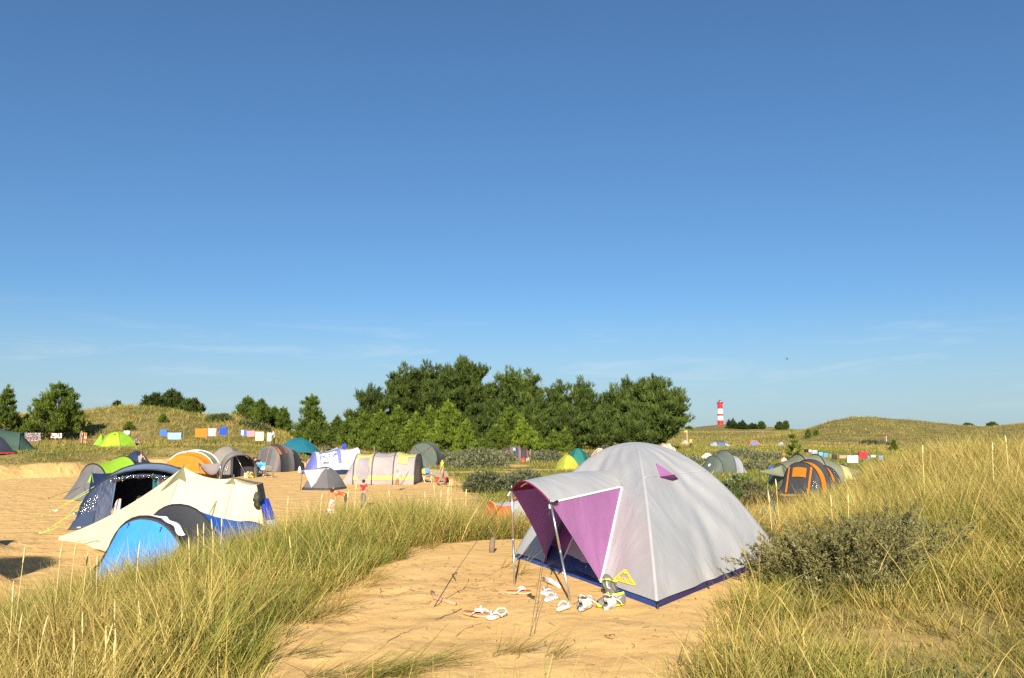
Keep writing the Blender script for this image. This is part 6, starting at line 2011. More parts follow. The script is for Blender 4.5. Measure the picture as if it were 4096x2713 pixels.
person('dark haired woman in a white flowered top sitting and reading beside the white tent', g, R(20), 1.66, blotch('flower_top', [(.72, .66, .62), (.6, .45, .42), (.72, .66, .62), (.2, .16, .15)], 12), cl('black_pants', (.02, .02, .022)), HAIR_K,
       J={**SIT, 'wrR': (.08, -.26, 1.02), 'wrL': (-.08, -.26, 1.02), 'elR': (.26, -.10, .80), 'elL': (-.26, -.10, .80)})
o = MB().box((0, 0, 0), (.30, .02, .21), 0).box((0, .012, .0), (.29, .012, .2), 0).done('book', cl('book_cover', (.62, .55, .50)), None)
o.location = tuple(g + np.array([.10, -.33, .95])); o.rotation_euler = (R(-25), 0, R(20)); tag(o, 'pale open book held up by the woman sitting beside the white tent', 'book')
g = camp(566, 28.75) + np.array([0, 0, .12])
person('person in a cobalt blue shirt lounging barefoot inside the open navy tent', g, R(-75), 1.72, cl('cobalt_shirt', (.06, .09, .42)), cl('dark_shorts', (.03, .03, .05)), HAIR_B,
       J=dict(SIT, **{k: tuple(np.array(v) - [0, 0, .30]) for k, v in SIT.items() if k[:2] in ('pe', 'wa', 'ch', 'ne', 'ja', 'he', 'cr', 'no', 'ea', 'sh', 'el', 'wr', 'hi')}, knR=(.13, -.42, .38), knL=(-.13, -.46, .22), anR=(.12, -.80, .22), anL=(-.12, -.86, .12), toR=(.12, -.90, .36), toL=(-.12, -.96, .28)), trouser='short', shoes=False)
person('tiny far person in a red top on the dune path right of the lighthouse', camp(3057, 250), 0, 1.7, cl('red_top2', (.5, .03, .03)), cl('blue_far', (.05, .09, .3)), HAIR_B)
person('tiny far person in a yellow top among the far tents', camp(2766, 128), 0, 1.7, cl('yellow_top', (.7, .6, .04)), cl('dark_pants', (.03, .03, .035)), HAIR_B, hat=('cap', cl('orange_cap', (.6, .15, .02))))

# ------------------------------------------------------------------ washing on lines
WOOD = plain('weathered_post', (.20, .155, .10), .9, var=.35, vs=14)


def towel(px0, px1, yt, yb, d, mat, label, name='towel', group='washing on the left dune', fold=.02, back=.75, tilt=0):
    c = P((px0 + px1) / 2, yt, d); w_ = (px1 - px0) / F * d; h_ = (yb - yt) / F * d
    rows = []
    ph = (px0 * 7.3) % 6
    for j in range(15):
        q = j / 14
        if q < .42: z = -h_ * back * (1 - q / .42); y = .05
        elif q > .58: z = -h_ * (q - .58) / .42; y = -.05
        else: a = (q - .42) / .16 * math.pi; z = .012 * math.sin(a); y = .05 * math.cos(a)
        row = []
        for i in range(13):
            u = i / 12
            dr = min(1, abs(z) / h_ * 1.4)
            row.append((w_ * (u - .5) * (1 - .05 * dr * math.sin(ph)) + tilt * z, y + fold * math.sin(u * 13 + ph) * dr, z + tilt * w_ * (u - .5) - .02 * w_ * math.sin(math.pi * u)))
        rows.append(row)
    o = MB().grid(rows).done(name, mat, None)
    o.location = tuple(c)
    return tag(o, label, name.replace('_', ' '), group)


def post(px, yt, d, label, lean=0, r=.045, group='wooden posts of the camp'):
    p = camp(px, d); zt = P(px, yt, d)[2] - p[2]
    o = MB().tube([(0, 0, -.2), (lean * .5, 0, zt * .5), (lean, 0, zt)], [r, r, r * .9], 7).done('post', WOOD, None)
    o.location = tuple(p); return tag(o, label, 'post', group)


def line(pts, label, r=.012, mat=None, sag=.04):
    out = []
    for k in range(len(pts) - 1):
        a, b = P(*pts[k]), P(*pts[k + 1])
        for i in range(6):
            s = i / 6; out.append(a * (1 - s) + b * s - np.array([0, 0, sag * 4 * s * (1 - s)]))
    out.append(P(*pts[-1]))
    o = MB().tube(out, r, 4).done('clothesline', mat or CORD, None)
    return tag(o, label, 'clothesline', 'clotheslines')


WD = 80
T_OR = plain('orange_terry', (.68, .17, .02), .95, var=.1, vs=30)
towel(100, 165, 1731, 1764, 77, blotch('plaid_dark', [(.05, .07, .09), (.35, .33, .33), (.04, .07, .06), (.4, .08, .06), (.07, .10, .13)], 11), 'dark checked blanket on the line below the lone conical pine', fold=.05)
towel(207, 248, 1734, 1752, 77, blotch('red_white', [(.7, .68, .66), (.6, .06, .03), (.7, .68, .66)], 5), 'white towel with a red print on the line below the lone conical pine')
towel(322, 349, 1731, 1772, 77, blotch('brown_print', [(.30, .07, .02), (.36, .10, .03), (.62, .42, .24)], 11), 'rust brown flowered towel hanging beside a leaning plank')
towel(497, 519, 1724, 1737, WD, plain('white_terry', (.75, .73, .7), .9), 'small white towel hanging behind the lime dome')
towel(641, 669, 1719, 1743, WD, plain('blue_terry', (.06, .14, .46), .95), 'small steel blue towel left of the long pale blue one', tilt=0)
towel(671, 726, 1731, 1757, WD, plain('pale_blue_terry', (.26, .40, .62), .95, var=.2), 'long pale blue towel hanging in folds left of a post', fold=.06)
towel(782, 830, 1715, 1748, WD, T_OR, 'plain bright orange towel on the line')
towel(832, 866, 1714, 1744, WD, striped('pink_stripe', [(.60, .10, .16), (.75, .62, .60)], 9, 0), 'red and white striped towel beside the orange one')
towel(880, 908, 1710, 1740, WD, plain('royal_terry', (.02, .07, .55), .95), 'royal blue towel hanging against a post')
towel(963, 988, 1721, 1741, WD, striped('blue_white_band', [(.04, .12, .48), (.04, .12, .48), (.72, .7, .7)], 1.6, 0), 'blue and white towel left of the pink one')
towel(988, 1020, 1724, 1746, WD, plain('pink_terry', (.66, .22, .26), .95), 'plain pink towel right of the blue and white one')
towel(1022, 1056, 1728, 1762, WD, striped('yellow_band', [(.66, .50, .18), (.72, .65, .5)], 8, 0), 'yellow striped towel at the right end of the washing')
towel(1070, 1086, 1732, 1764, 78.5, plain('white_terry', (.75, .73, .7), .9), 'white cloth hanging left of the woman in the white cardigan')
post(728, 1712, 80.3, 'wooden post right of the long pale blue towel'); post(908, 1708, 80.3, 'wooden post right of the royal blue towel'); post(782, 1717, 80.3, 'thin wooden post left of the orange towel', r=.03)
post(1110, 1738, 79, 'thin dark post right of the woman in the white cardigan', r=.03); post(1066, 1752, 79, 'short post below the white cloth on the bank', r=.03); post(512, 1722, 80.4, 'thin post behind the small white towel', r=.03)
post(1237, 1754, 82, 'stout post at the low bushy pine right of the teal dome', r=.05); post(1495, 1787, 84, 'short fence post behind the white family tent', r=.06); post(1637, 1805, 82, 'short fence post left of the tall dark green tent', r=.05); post(1375, 1778, 84, 'short post under the blue jacket behind the white tent', r=.03)
post(2122, 1797, 92, 'short fence post right of the charcoal orange tent', r=.06)
p = camp(308, 76.6); zt = P(318, 1728, 76.6)[2] - p[2]
o = MB().box((.12, 0, zt / 2), (.14, .04, zt + .2), 0, np.array([[1, 0, .10], [0, 1, 0], [0, 0, 1]])).done('plank', WOOD, None); o.location = tuple(p); tag(o, 'leaning grey plank beside the rust brown towel', 'plank')
line([(60, 1734, 77), (105, 1731, 77), (205, 1733, 77), (330, 1730, 77)], 'clothesline carrying the dark checked blanket', .01)
line([(512, 1723, 80), (641, 1719, 80), (671, 1728, 80), (728, 1716, 80)], 'clothesline carrying the blue towels left of the orange one', .01)
line([(728, 1716, 80), (782, 1715, 80), (866, 1713, 80), (908, 1709, 80), (988, 1722, 80), (1056, 1728, 80), (1110, 1740, 79)], 'clothesline carrying the orange and pink towels', .01)
towel(1369, 1387, 1776, 1797, 83.8, plain('blue_jacket', (.03, .06, .35), .9), 'blue jacket hung on a short post behind the white family tent', 'jacket', None, .05)
RL = [(3216, 3232, 1797, 1810, (.02, .02, .025), 'black garment at the left end of the right hand washing line'), (3234, 3243, 1800, 1808, (.62, .6, .58), 'small white garment next to the black one at the line end'), (3246, 3270, 1801, 1823, 'stripe', 'black and white striped shirt on the right hand line'),
      (3274, 3290, 1810, 1822, (.12, .42, .60), 'light turquoise garment right of the striped shirt'), (3293, 3312, 1813, 1828, (.10, .25, .50), 'mid blue garment on the right hand line'), (3316, 3325, 1817, 1830, (.22, .28, .05), 'green garment right of the mid blue one'), (3327, 3346, 1819, 1838, (.05, .035, .03), 'dark brown garment on the right hand line'),
      (3356, 3385, 1822, 1833, (.38, .25, .17), 'tan garment right of the dark brown one'), (3388, 3431, 1823, 1850, (.55, .63, .74), 'large pale blue sheet sagging on the right hand line'), (3434, 3470, 1806, 1834, (.34, .03, .035), 'dark red towel peaked over the right hand line'), (3462, 3477, 1824, 1841, (.05, .24, .32), 'teal garment under the dark red towel'),
      (3482, 3502, 1822, 1829, (.50, .53, .52), 'pale grey garment near the right end of the line'), (3513, 3531, 1823, 1841, (.17, .26, .34), 'grey blue garment at the right end of the line')]
for (a, b, yt, yb, c, lab) in RL:
    m_ = striped('bw_stripe', [(.03, .03, .04), (.6, .6, .6)], 11, 0) if c == 'stripe' else plain('garment_%d' % a, c, .9)
    towel(a, b, yt, yb, 60, m_, lab, 'garment' if 'sheet' not in lab and 'towel' not in lab else 'towel', 'washing on the right hand line', .04)
line([(3195, 1795, 60), (3222, 1797, 60), (3270, 1805, 60), (3340, 1818, 60), (3388, 1823, 60), (3430, 1822, 60), (3470, 1822, 60), (3532, 1823, 60)], 'long clothesline behind the olive tent', .012, plain('green_cord', (.05, .09, .06), .7))
line([(3385, 1822, 60.3), (3420, 1815, 60.3), (3452, 1806, 60.3), (3480, 1820, 60.3)], 'raised rope holding up the dark red towel', .012, plain('green_cord', (.05, .09, .06), .7))
post(3452, 1804, 60.5, 'thin post under the dark red towel', r=.03); post(3197, 1793, 60.5, 'thin post at the left end of the right hand line', r=.03); post(3534, 1821, 60.5, 'thin post at the right end of the right hand line', r=.03)

# ------------------------------------------------------------------ camp furniture and odds and ends
def chair(label, loc, rz, frame, seat, name='camping_chair'):
    t = thing(name, label, 'chair', loc, rz, 'folding chairs in the camp')
    for sx_ in (-.24, .24):
        MB().tube([(sx_, -.24, 0), (sx_, .22, .46), (sx_, .30, .86)], .016, 6).done('leg', frame, t)
        MB().tube([(sx_, .26, 0), (sx_, -.22, .44)], .016, 6).done('leg', frame, t)
        MB().tube([(sx_, -.24, .62), (sx_, .24, .62)], .018, 6).done('armrest', frame, t)
    quad_sheet('seat', (-.24, -.22, .44), (.24, -.22, .44), (.24, .20, .43), (-.24, .20, .43), seat, t, 6, 6, .05)
    quad_sheet('backrest', (-.24, .22, .50), (.24, .22, .50), (.24, .31, .88), (-.24, .31, .88), seat, t, 6, 6, .04, (0, 1, 0))
    return t


chair('black folding chair standing alone left of the white tent', G(1188, 1877), R(-60), BLACK, plain('black_mesh', (.025, .025, .028), .7))
chair('camping chair under a light blue towel in front of the charcoal tent', camp(1047, 60.2), R(160), POLE, plain('blue_seat', (.05, .20, .40), .8))
chair('grey folding chair standing on the sand right of the blue one', G(1078, 1911), R(172), plain('grey_frame', (.3, .3, .3), .4, .6), plain('taupe_seat', (.19, .17, .14), .8))
towel(1031, 1064, 1851, 1872, 60.0, plain('bright_blue_terry', (.06, .34, .62), .9), 'light blue towel laid over a chair before the charcoal tent', 'towel', None)
o = MB().lathe([(0, 0), (.16, .02), (.20, .12), (.13, .24), (.05, .30), (0, .31)], n=10).done('carrier_bag', plain('white_plastic', (.72, .73, .76), .4), None); o.location = tuple(camp(1052, 59.8) + np.array([0, 0, .46])); tag(o, 'white carrier bag lying on the chair with the blue towel', 'bag')
chair('chair of the reading woman beside the white tent', camp(1241, 66.5), R(20), WHITE_P, plain('white_seat', (.6, .58, .55), .8))
chair('pale folding chair at the right end of the long lavender tent', camp(1709, 53.2), R(30), WHITE_P, plain('grey_seat', (.45, .47, .5), .8))
t = thing('camping_table', 'small blue topped camping table in front of the reading woman', 'table', camp(1246, 65.2), R(10))
bevel(MB().box((0, 0, .70), (.85, .55, .03)).done('tabletop', plain('table_blue', (.02, .05, .30), .5), t, False), .008)
for a in (-.38, .38):
    for b_ in (-.23, .23): MB().tube([(a, b_, .69), (a * 1.1, b_ * 1.1, 0)], .014, 6).done('leg', BLACK, t)
p = camp(1197, 62.6)
t = thing('stake', 'thin stake with a white plastic bag hanging left of the white tent', 'stake', p)
MB().tube([(0, 0, -.1), (0, 0, .62)], .012, 5).done('stick', BLACK, t)
o = MB().lathe([(0, 0), (.10, .05), (.13, .2), (.10, .36), (.05, .5), (.0, .55)], n=9).done('plastic_bag', plain('white_plastic', (.72, .73, .76), .4), None); o.location = tuple(p + np.array([.03, -.05, .06])); tag(o, 'white plastic bag hanging on the thin stake', 'bag')
# hand cart
g = camp(1768, 53.6)
t = thing('hand_cart', 'brown wooden hand cart with red wheels behind the man in neon yellow', 'cart', g, R(5))
CB = plain('cart_wood', (.33, .17, .08), .8, var=.2, vs=8); CR = plain('red_wheel', (.45, .03, .02), .6)
m = MB(); m.box((0, 0, .30), (.80, .46, .03)); m.box((-.39, 0, .44), (.025, .46, .28)); m.box((.39, 0, .44), (.025, .46, .28)); m.box((0, -.225, .44), (.755, .02, .28)); m.box((0, .225, .44), (.755, .02, .28))
m.done('cart_box', CB, t, False)
for a in (-.3, .3):
    for b_ in (-.29, .29):
        mm = MB(); V_ = []
        for (r_, y_) in ((.16, -.03), (.17, -.02), (.17, .02), (.16, .03)):
            V_.append([(a + r_ * math.cos(k * math.pi / 9), b_ + y_, .17 + r_ * math.sin(k * math.pi / 9)) for k in range(19)])
        wobj = mm.grid(V_).done('wheel', BLACK, t)
        mm = MB(); mm.grid([[(a + r_ * math.cos(k * math.pi / 9), b_ - .028 * (1 if b_ < 0 else -1), .17 + r_ * math.sin(k * math.pi / 9)) for k in range(19)] for r_ in (0.001, .13)]); mm.done('rim', CR, wobj)
MB().tube([(-.40, 0, .28), (-.75, 0, .55), (-.95, 0, .85)], .014, 6).done('handle', BLACK, t)
for dx, c, lab in ((-.50, (.04, .30, .45), 'turquoise bottle bag on the left of the hand cart'), (.33, (.03, .28, .62), 'bright blue water bag on the right of the hand cart')):
    o = bevel(MB().box((0, 0, 0), (.12, .10, .26)).done('water_bag', plain('bag_%d' % int(dx * 100), c, .4), None, False), .04, 3); o.location = tuple(g + np.array([dx * .9, -.10, .55])); tag(o, lab, 'bag')
o = MB().lathe([(0, 0), (.10, .03), (.13, .15), (.10, .30), (.04, .36), (0, .37)], n=12).done('backpack', cl('yellow_bag', (.62, .52, .03)), None); o.location = tuple(camp(1694, 53.0) + np.array([0, 0, .55])); tag(o, 'yellow bag hanging at the right end of the long lavender tent', 'bag')
towel(1697, 1717, 1872, 1892, 53.0, cl('blue_cloth', (.10, .22, .55)), 'blue towel hung at the right end of the long lavender tent', 'towel', None)
for i, (px, d, c, lab) in enumerate(((2092, 86.2, (.55, .03, .03), 'red bag lying at the door of the far charcoal orange tent'), (2112, 86.4, (.3, .3, .3), 'grey black bag right of the red one at the far charcoal tent'), (1005, 58.2, (.08, .07, .03), 'yellow and black crate of groceries before the taupe tent porch'), (990, 58.4, (.55, .30, .18), 'pale carton beside the grocery crate at the taupe tent'))):
    o = bevel(MB().box((0, 0, .18), (.42, .34, .36)).box((.05, 0, .40), (.2, .2, .10)).done('crate' if i > 1 else 'bag', blotch('bag_mix_%d' % i, [c, tuple(min(1, q * 1.5) for q in c), (.5, .4, .05) if i == 2 else c], 9), None, False), .03)
    o.location = tuple(camp(px, d)); tag(o, lab, 'crate' if i > 1 else 'bag')
g = G(222, 2046)
o = MB().lathe([(0, 0), (.035, 0), (.038, .02), (.038, .17), (.014, .22), (.014, .25), (0, .25)], n=10).done('bottle', plain('clear_bottle', (.5, .58, .68), .15), None); o.location = tuple(g + np.array([-.1, 0, .04])); o.rotation_euler = (0, R(90), R(-25)); o.scale = (1.3,) * 3; tag(o, 'plastic bottle lying on the sand under the lime guy lines', 'bottle')
g = G(298, 2064)
o = MB().lathe([(0, 0), (.10, .0), (.12, .03), (.12, .10), (.09, .14), (.03, .16), (.02, .19), (0, .19)], n=14).done('cooking_pot', plain('steel', (.7, .7, .72), .2, .9), None); o.location = tuple(g); tag(o, 'small steel cooking pot with a lid on the sand left of the navy tent', 'pot')
p = camp(3092, 61)
o = MB().lathe([(0, 0), (.24, .02), (.28, .1), (.30, .35), (.28, .6), (.18, .68), (.1, .70), (0, .70)], n=16).done('barrel', plain('barrel_blue', (.03, .10, .50), .45), None); o.location = tuple(p); tag(o, 'round blue plastic barrel left of the wide olive tent', 'barrel')
# orange wind-break poles with a spotted cloth
for (a, b_, lab) in (((1313, 2046, 34.2), (1315, 1961), 'upright orange pole beside the bending person'), ((1327, 2046, 34.6), (1334, 1949), 'leaning orange pole right of the upright one')):
    p = camp(a[0], a[2]); q = P(b_[0], b_[1], a[2])
    o = MB().tube([p * 0 - [0, 0, .1], q - p], .03, 7).done('pole', plain('orange_pole', (.62, .15, .03), .5), None); o.location = tuple(p); tag(o, lab, 'pole', 'orange poles')
a_, c2, d2, e2 = P(1322, 1998, 33.9), P(1343, 2002, 34.0), P(1338, 2072, 33.8), P(1300, 2070, 33.5)
o = quad_sheet('cloth', a_, c2, d2, e2, blotch('spotted', [(.74, .70, .66), (.74, .70, .66), (.10, .08, .08), (.5, .2, .15)], 14), None, 10, 12, .05, (0, -1, 0), .05, 20); tag(o, 'white spotted cloth hanging from the orange poles', 'cloth')
# blue strips tied to low stakes at the grass edge
BT = plain('blue_strip', (.025, .16, .30), .7)
for i, (px, yt, d, lab) in enumerate(((3095, 1990, 13.2, 'upright blue plastic strip in the grass before the orange tent'), (3050, 2032, 12.4, 'drooping blue plastic strip in the grass beside the silver tent'))):
    q = P(px, yt, d); p = np.array([q[0], q[1], gz(q[0], q[1])])
    h_ = q[2] - p[2]
    tw_ = [(0, 0, 0), (-.02, 0, h_ * .5), (0, 0, h_), (.05, -.02, h_ * .93), (.12, -.03, h_ * .70)] if i else [(0, 0, 0), (.0, 0, h_ * .5), (-.03, 0, h_), (.03, -.02, h_ * .6)]
    o = MB().grid([[np.array(v) + [-.012, 0, 0] for v in tw_], [np.array(v) + [.012, .01, 0] for v in tw_]]).done('plastic_strip', BT, None)
    s_ = o.modifiers.new('thick', 'SOLIDIFY'); s_.thickness = .004
    o.location = tuple(p); tag(o, lab, 'strip', 'blue plastic strips')
# flags
for i, (px, yt, yb, d, cols, lab) in enumerate(((2752, 1722, 1752, 140, [(.75, .55, .02), (.65, .03, .02)], 'yellow and red flag on a thin white pole right of the grove'), (3553, 1745, 1768, 150, [(.60, .03, .02), (.05, .08, .25)], 'small red and blue flag on a pole in the dunes at the right'))):
    p = camp(px, d); zt = P(px, yt, d)[2] - p[2]
    t = thing('flag', lab, 'flag', p)
    MB().tube([(0, 0, -.3), (0, 0, zt)], .03, 6).done('pole', WHITE_P, t)
    w_ = .5
    quad_sheet('cloth', (-.02, 0, zt), (-w_, -.05, zt - .1), (-w_ * .9, -.05, zt - .32), (-.02, 0, zt - .28), plain('flag_a%d' % i, cols[0], .8), t, 6, 4, .03, (0, 1, 0))
    quad_sheet('cloth', (-.02, 0, zt - .285), (-w_ * .9, -.05, zt - .325), (-w_ * .8, -.05, zt - .62), (-.02, 0, zt - .58), plain('flag_b%d' % i, cols[1], .8), t, 6, 4, .03, (0, 1, 0))
# white caravan far off, bird
p = camp(2810, 290); zt = P(2810, 1756, 290)[2]
t = thing('caravan', 'small white caravan half hidden behind the far dunes left of the lighthouse', 'caravan', (p[0], p[1], zt - 2.2))
WV = plain('caravan_white', (.75, .75, .74), .4)
bevel(MB().box((0, 0, 1.25), (2.9, 1.9, 1.8)).done('body', WV, t, False), .25, 4)
MB().box((0, 0, 1.55), (1.6, 1.93, .45)).done('window', plain('dark_glass', (.03, .04, .05), .1), t, False)
for a in (-.7, .7): MB().lathe([(0, -.1), (.3, -.1), (.3, .1), (0, .1)], (a, 0, .3), 14).done('wheel', BLACK, t)
q = P(3148, 1437, 95)
t = thing('bird', 'tiny dark gull flying high in the sky right of the lighthouse', 'bird', q)
MB().tube([(-.14, 0, 0), (-.05, 0, .01), (.08, 0, .01), (.16, 0, .0)], [.012, .045, .045, .01], 7).done('body', plain('gull_grey', (.12, .12, .13), .7), t)
for sg in (1, -1): MB().grid([[(-.05, 0, .03), (-.04, sg * .16, .12), (-.10, sg * .36, .08)], [(.06, 0, .03), (.05, sg * .16, .12), (-.05, sg * .36, .08)]]).done('wing', plain('gull_grey', (.12, .12, .13), .7), t)

# ------------------------------------------------------------------ shoes on the near sand
def foot_outline(l, w, n=28):
    pts = []
    for k in range(n):
        a = 2 * math.pi * k / n; c, s_ = math.cos(a), math.sin(a)
        x = l / 2 * c; ww = w / 2 * (.82 + .22 * c - .20 * math.exp(-((c + .15) / .35) ** 2))
        pts.append((x, ww * math.copysign(abs(s_) ** .75, s_)))
    return pts


def slab(pts, z0, z1, bow=0.0):
    n = len(pts); zz = lambda x: bow * x * x
    V_ = [(x * .97, y * .95, z0 + zz(x)) for x, y in pts] + [(x, y, (z0 + z1) / 2 + zz(x)) for x, y in pts] + [(x * .985, y * .97, z1 + zz(x)) for x, y in pts] + [(0, 0, z0), (0, 0, z1)]
    Fc = []
    for r_ in range(2): Fc += [(r_ * n + k, r_ * n + (k + 1) % n, (r_ + 1) * n + (k + 1) % n, (r_ + 1) * n + k) for k in range(n)]
    Fc += [(2 * n + k, 2 * n + (k + 1) % n, 3 * n + 1) for k in range(n)] + [((k + 1) % n, k, 3 * n) for k in range(n)]
    return V_, Fc


def ground_pair(heel, toe):
    a, b_ = G(*heel), G(*toe); c = (a + b_) / 2; d = b_ - a
    top = max(gz(*(a * (1 - q) + b_ * q)[:2]) for q in (0, .25, .5, .75, 1))
    return np.array([c[0], c[1], top + .003]), math.atan2(d[1], d[0]), float(np.hypot(d[0], d[1]))


def flipflop(label, heel, toe, l, sole, top, strap, name='flip_flop', bow=False, w=.095, sling=False):
    c, rz, _ = ground_pair(heel, toe)
    t = thing(name, label, 'flip flop' if name == 'flip_flop' else 'sandal', c, rz, 'sandals before the near tent')
    ol = foot_outline(l, w)
    t.rotation_euler = (R(9) * (1 if math.cos(rz) > 0 else -1), 0, rz)
    V_, Fc = slab(ol, 0, .020, .10); so = obj('sole', V_, Fc, sole, t)
    V_, Fc = slab([(x * .96, y * .93) for x, y in ol], .0205, .025, .10); obj('footbed', V_, Fc, top, t)
    m = MB()
    for sg in (1, -1):
        m = MB()
        m.tube([(l * .28, 0, .026), (l * .22, sg * .014, .054), (l * .10, sg * w * .36, .056), (-l * .06, sg * w * .47, .022)], [.004, .006, .007, .006], 7); m.done('strap', strap, t)
    if bow:
        for sg in (1, -1):
            MB().tube([(l * .22, 0, .055), (l * .14, sg * .035, .075), (l * .05, sg * .05, .060), (l * .16, sg * .02, .056), (l * .22, 0, .055)], .007, 6).done('bow', strap, t)
        MB().tube([(l * .22, 0, .055), (l * .33, .03, .05), (l * .42, .045, .030)], .010, 6).done('bow', strap, t)
    if sling: MB().tube([(-l * .10, -w * .45, .02), (-l * .40, -w * .5, .05), (-l * .52, 0, .06), (-l * .40, w * .5, .05), (-l * .10, w * .45, .02)], .006, 6).done('heel_strap', strap, t)
    return t


TAN = plain('tan_leather', (.40, .135, .05), .6, var=.08); TANS = plain('tan_sole', (.50, .33, .18), .7); WHS = plain('white_strap', (.76, .74, .72), .5, var=.04); CRS = plain('cream_rubber', (.62, .56, .50), .5); FLO = blotch('pink_print', [(.66, .56, .54), (.62, .36, .40), (.68, .62, .60)], 30)
flipflop('brown flip flop with white straps lying between the awning poles', (2018, 2378), (2128, 2378), .265, TANS, TAN, WHS)
flipflop('brown flip flop with a white bow lying nearest the driftwood stick', (1846, 2460), (1962, 2474), .265, TANS, TAN, WHS, bow=True)
flipflop('cream sandal with a heel strap lying behind the brown one with the bow', (2022, 2462), (1940, 2488), .22, CRS, plain('cream_bed', (.58, .50, .40), .7), WHS, 'sandal', sling=True)
flipflop('pink patterned flip flop at the back of the pair by the right awning pole', (2212, 2362), (2158, 2392), .235, WHS, FLO, WHS)
flipflop('pink patterned flip flop at the front of the pair by the right awning pole', (2166, 2418), (2238, 2388), .235, WHS, FLO, WHS)
flipflop('plain cream flip flop at the foot of the right awning pole', (2202, 2462), (2300, 2420), .255, CRS, CRS, WHS)
a_ = [G(2180, 2328) + [0, 0, .02], G(2200, 2340) + [0, 0, .035], G(2225, 2348) + [0, 0, .025], G(2240, 2356) + [0, 0, .015]]
o = MB().tube(a_, [.03, .02, .028, .012], 8).tube([a_[0] + [-.02, .02, .02], a_[1] + [0, -.01, .02], a_[3] + [-.03, .02, .01]], [.012, .02, .01], 6).done('cloth', cl('white_rag', (.74, .70, .68)), None); tag(o, 'crumpled white cloth on the sand behind the pink patterned flip flops', 'cloth')
a_ = [G(2110, 2388), G(2120, 2392), G(2126, 2398), G(2137, 2400)]
o = MB().tube([a_[0] + [0, 0, .015], a_[1] + [0, .01, .03], a_[2] + [.01, 0, .012], a_[3] + [0, 0, .008]], [.008, .014, .012, .005], 6).tube([a_[1] + [0, 0, .01], a_[2] + [.03, .02, .025], a_[3] + [0, .02, .01]], .006, 5).done('strap', plain('olive_black', (.05, .05, .03), .7), None)
tag(o, 'small dark crumpled strap beside the brown flip flop', 'strap')


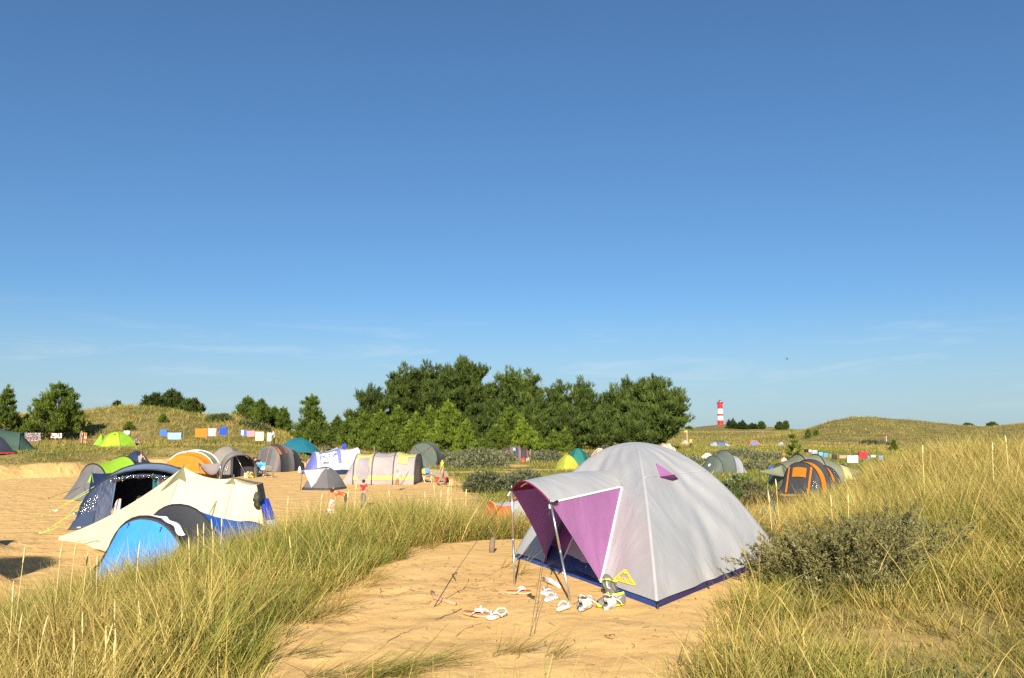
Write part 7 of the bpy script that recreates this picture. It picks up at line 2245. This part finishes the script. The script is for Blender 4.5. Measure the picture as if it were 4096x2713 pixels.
def shoe(label, heel, toe, l, upper, sole, laces, lining, kind='sneaker', pitch=0, roll=0, lift=0, name='sneaker', accent=None):
    c, rz, _ = ground_pair(heel, toe)
    t = thing(name, label, 'shoe', c + np.array([0, 0, lift]), rz, 'shoes beside the near tent'); t.rotation_euler = (roll, pitch, rz)
    w = l * .36
    ol = foot_outline(l, w); run = kind == 'runner'
    V_, Fc = slab(ol, 0, .034 if run else .028, .14 if run else .0); so_ = obj('sole', V_, Fc, sole, t)
    # upper: cross-sections from heel to toe
    secs = [(-.47, .55, .085, 0), (-.38, .80, .092, 1), (-.20, .82, .083, 1), (-.02, .82, .083, 1), (.14, .92, .074, 0), (.28, .95, .058, 0), (.40, .82, .042, 0), (.47, .45, .030, 0)]
    rows = []
    for (f, wf, hh, op) in secs:
        x = f * l; zb = .026 + (.14 * x * x if run else 0); row = []
        for k in range(15):
            a = math.pi * k / 14; y = w / 2 * wf * math.cos(a); z = zb + hh * math.sin(a) ** (.6)
            if op and .30 * math.pi < a < .70 * math.pi: z = zb + hh * .45; y *= .9          # foot opening
            row.append((x, y, z))
        rows.append(row)
    up_ = MB().grid(rows).done('upper', upper, t)
    MB().tube([(-.40 * l, w * .20, .105), (-.45 * l, 0, .115), (-.40 * l, -w * .20, .105), (-.2 * l, -w * .25, .098), (.02 * l, -w * .18, .098), (.08 * l, 0, .09), (.02 * l, w * .18, .098), (-.2 * l, w * .25, .098), (-.40 * l, w * .20, .105)], .007, 6).done('collar', lining, up_)
    for i, f in enumerate((.06, .12, .18, .24)):
        MB().tube([(f * l, -w * .26, .078 - f * .12), (f * l + .005, 0, .100 - f * .11), (f * l, w * .26, .078 - f * .12)], .0045 if not run else .006, 5).done('lace', laces, up_)
    for sg in (1, -1):
        MB().tube([(.06 * l, 0, .10), (.02 * l, sg * .045, .115), (.10 * l, sg * .075, .08), (.12 * l, sg * .03, .10), (.07 * l, 0, .10), (.16 * l, sg * .085, .055), (.2 * l, sg * .10, .03)], .004 if not run else .006, 5).done('lace', laces, up_)
    if accent:
        for sg in (1, -1):                                     # curved tick on each side
            pts = [(-.30, .075), (-.16, .040), (-.02, .046), (.16, .066)]
            MB().tube([(f * l, sg * (w / 2 * .84 + .002), .03 + z_ * .8) for f, z_ in pts], [.002, .008, .005, .0015], 6).done('side_mark', accent, up_)
    else:
        MB().box((-.475 * l, 0, .045), (.006, .034, .014)).done('heel_patch', plain('dark_print', (.10, .10, .12), .6), up_)
        MB().tube([(x * 1.01, y * 1.01, .022) for x, y in ol] + [(ol[0][0] * 1.01, ol[0][1] * 1.01, .022)], .0025, 4).done('sole_line', plain('red_line', (.32, .10, .08), .6), so_)
    return t


CANV = plain('white_canvas', (.72, .66, .60), .8, var=.08, vs=20); RUB = plain('white_rubber', (.74, .71, .66), .5); NEON = plain('neon_lace', (.58, .80, .06), .6); GRK = plain('grey_knit', (.155, .14, .13), .7, var=.12, vs=60); NEOS = plain('neon_sole', (.55, .62, .04), .5)
shoe('white canvas sneaker standing alone left of the running shoes', (2296, 2464), (2380, 2418), .27, CANV, RUB, WHS, plain('dark_lining', (.10, .08, .07), .8))
shoe('white canvas sneaker lying in front of the grey running shoes', (2402, 2462), (2474, 2412), .27, CANV, RUB, WHS, plain('dark_lining', (.10, .08, .07), .8))
shoe('grey running shoe with neon laces lying flat behind the white sneaker', (2496, 2425), (2392, 2434), .29, GRK, NEOS, NEON, NEON, 'runner', name='running_shoe', accent=WHS)
shoe('grey running shoe with neon laces propped up against the tent wall', (2466, 2412), (2396, 2366), .29, GRK, NEOS, NEON, plain('dark_lining', (.10, .08, .07), .8), 'runner', R(-38), R(20), .07, name='running_shoe', accent=WHS)

# driftwood and a wooden block
q = [G(1727, 2386), G(1740, 2402), G(1775, 2412), G(1822, 2426)]
o = MB().tube([q[0] + [0, 0, .045], q[1] + [0, 0, .02], q[2] + [0, 0, .022], q[3] + [0, 0, .02]], [.014, .018, .019, .017], 8).done('driftwood_stick', plain('driftwood', (.42, .24, .14), .85, var=.2, vs=20), None); tag(o, 'bent pale driftwood stick lying at the left guy line peg', 'stick')
q0, q1 = G(1966, 2212), G(1978, 2160)
o = MB().tube([q0 + [0, 0, -.05], q0 + [.004, .01, .06], q0 + [.012, .02, .13], q0 + [.02, .03, .195]], [.038, .04, .036, .030], 6).done('wood_block', plain('grey_wood', (.17, .12, .085), .9, var=.4, vs=18), None); tag(o, 'weathered stump of wood standing in the sand left of the tent', 'wood')
grow_grass()
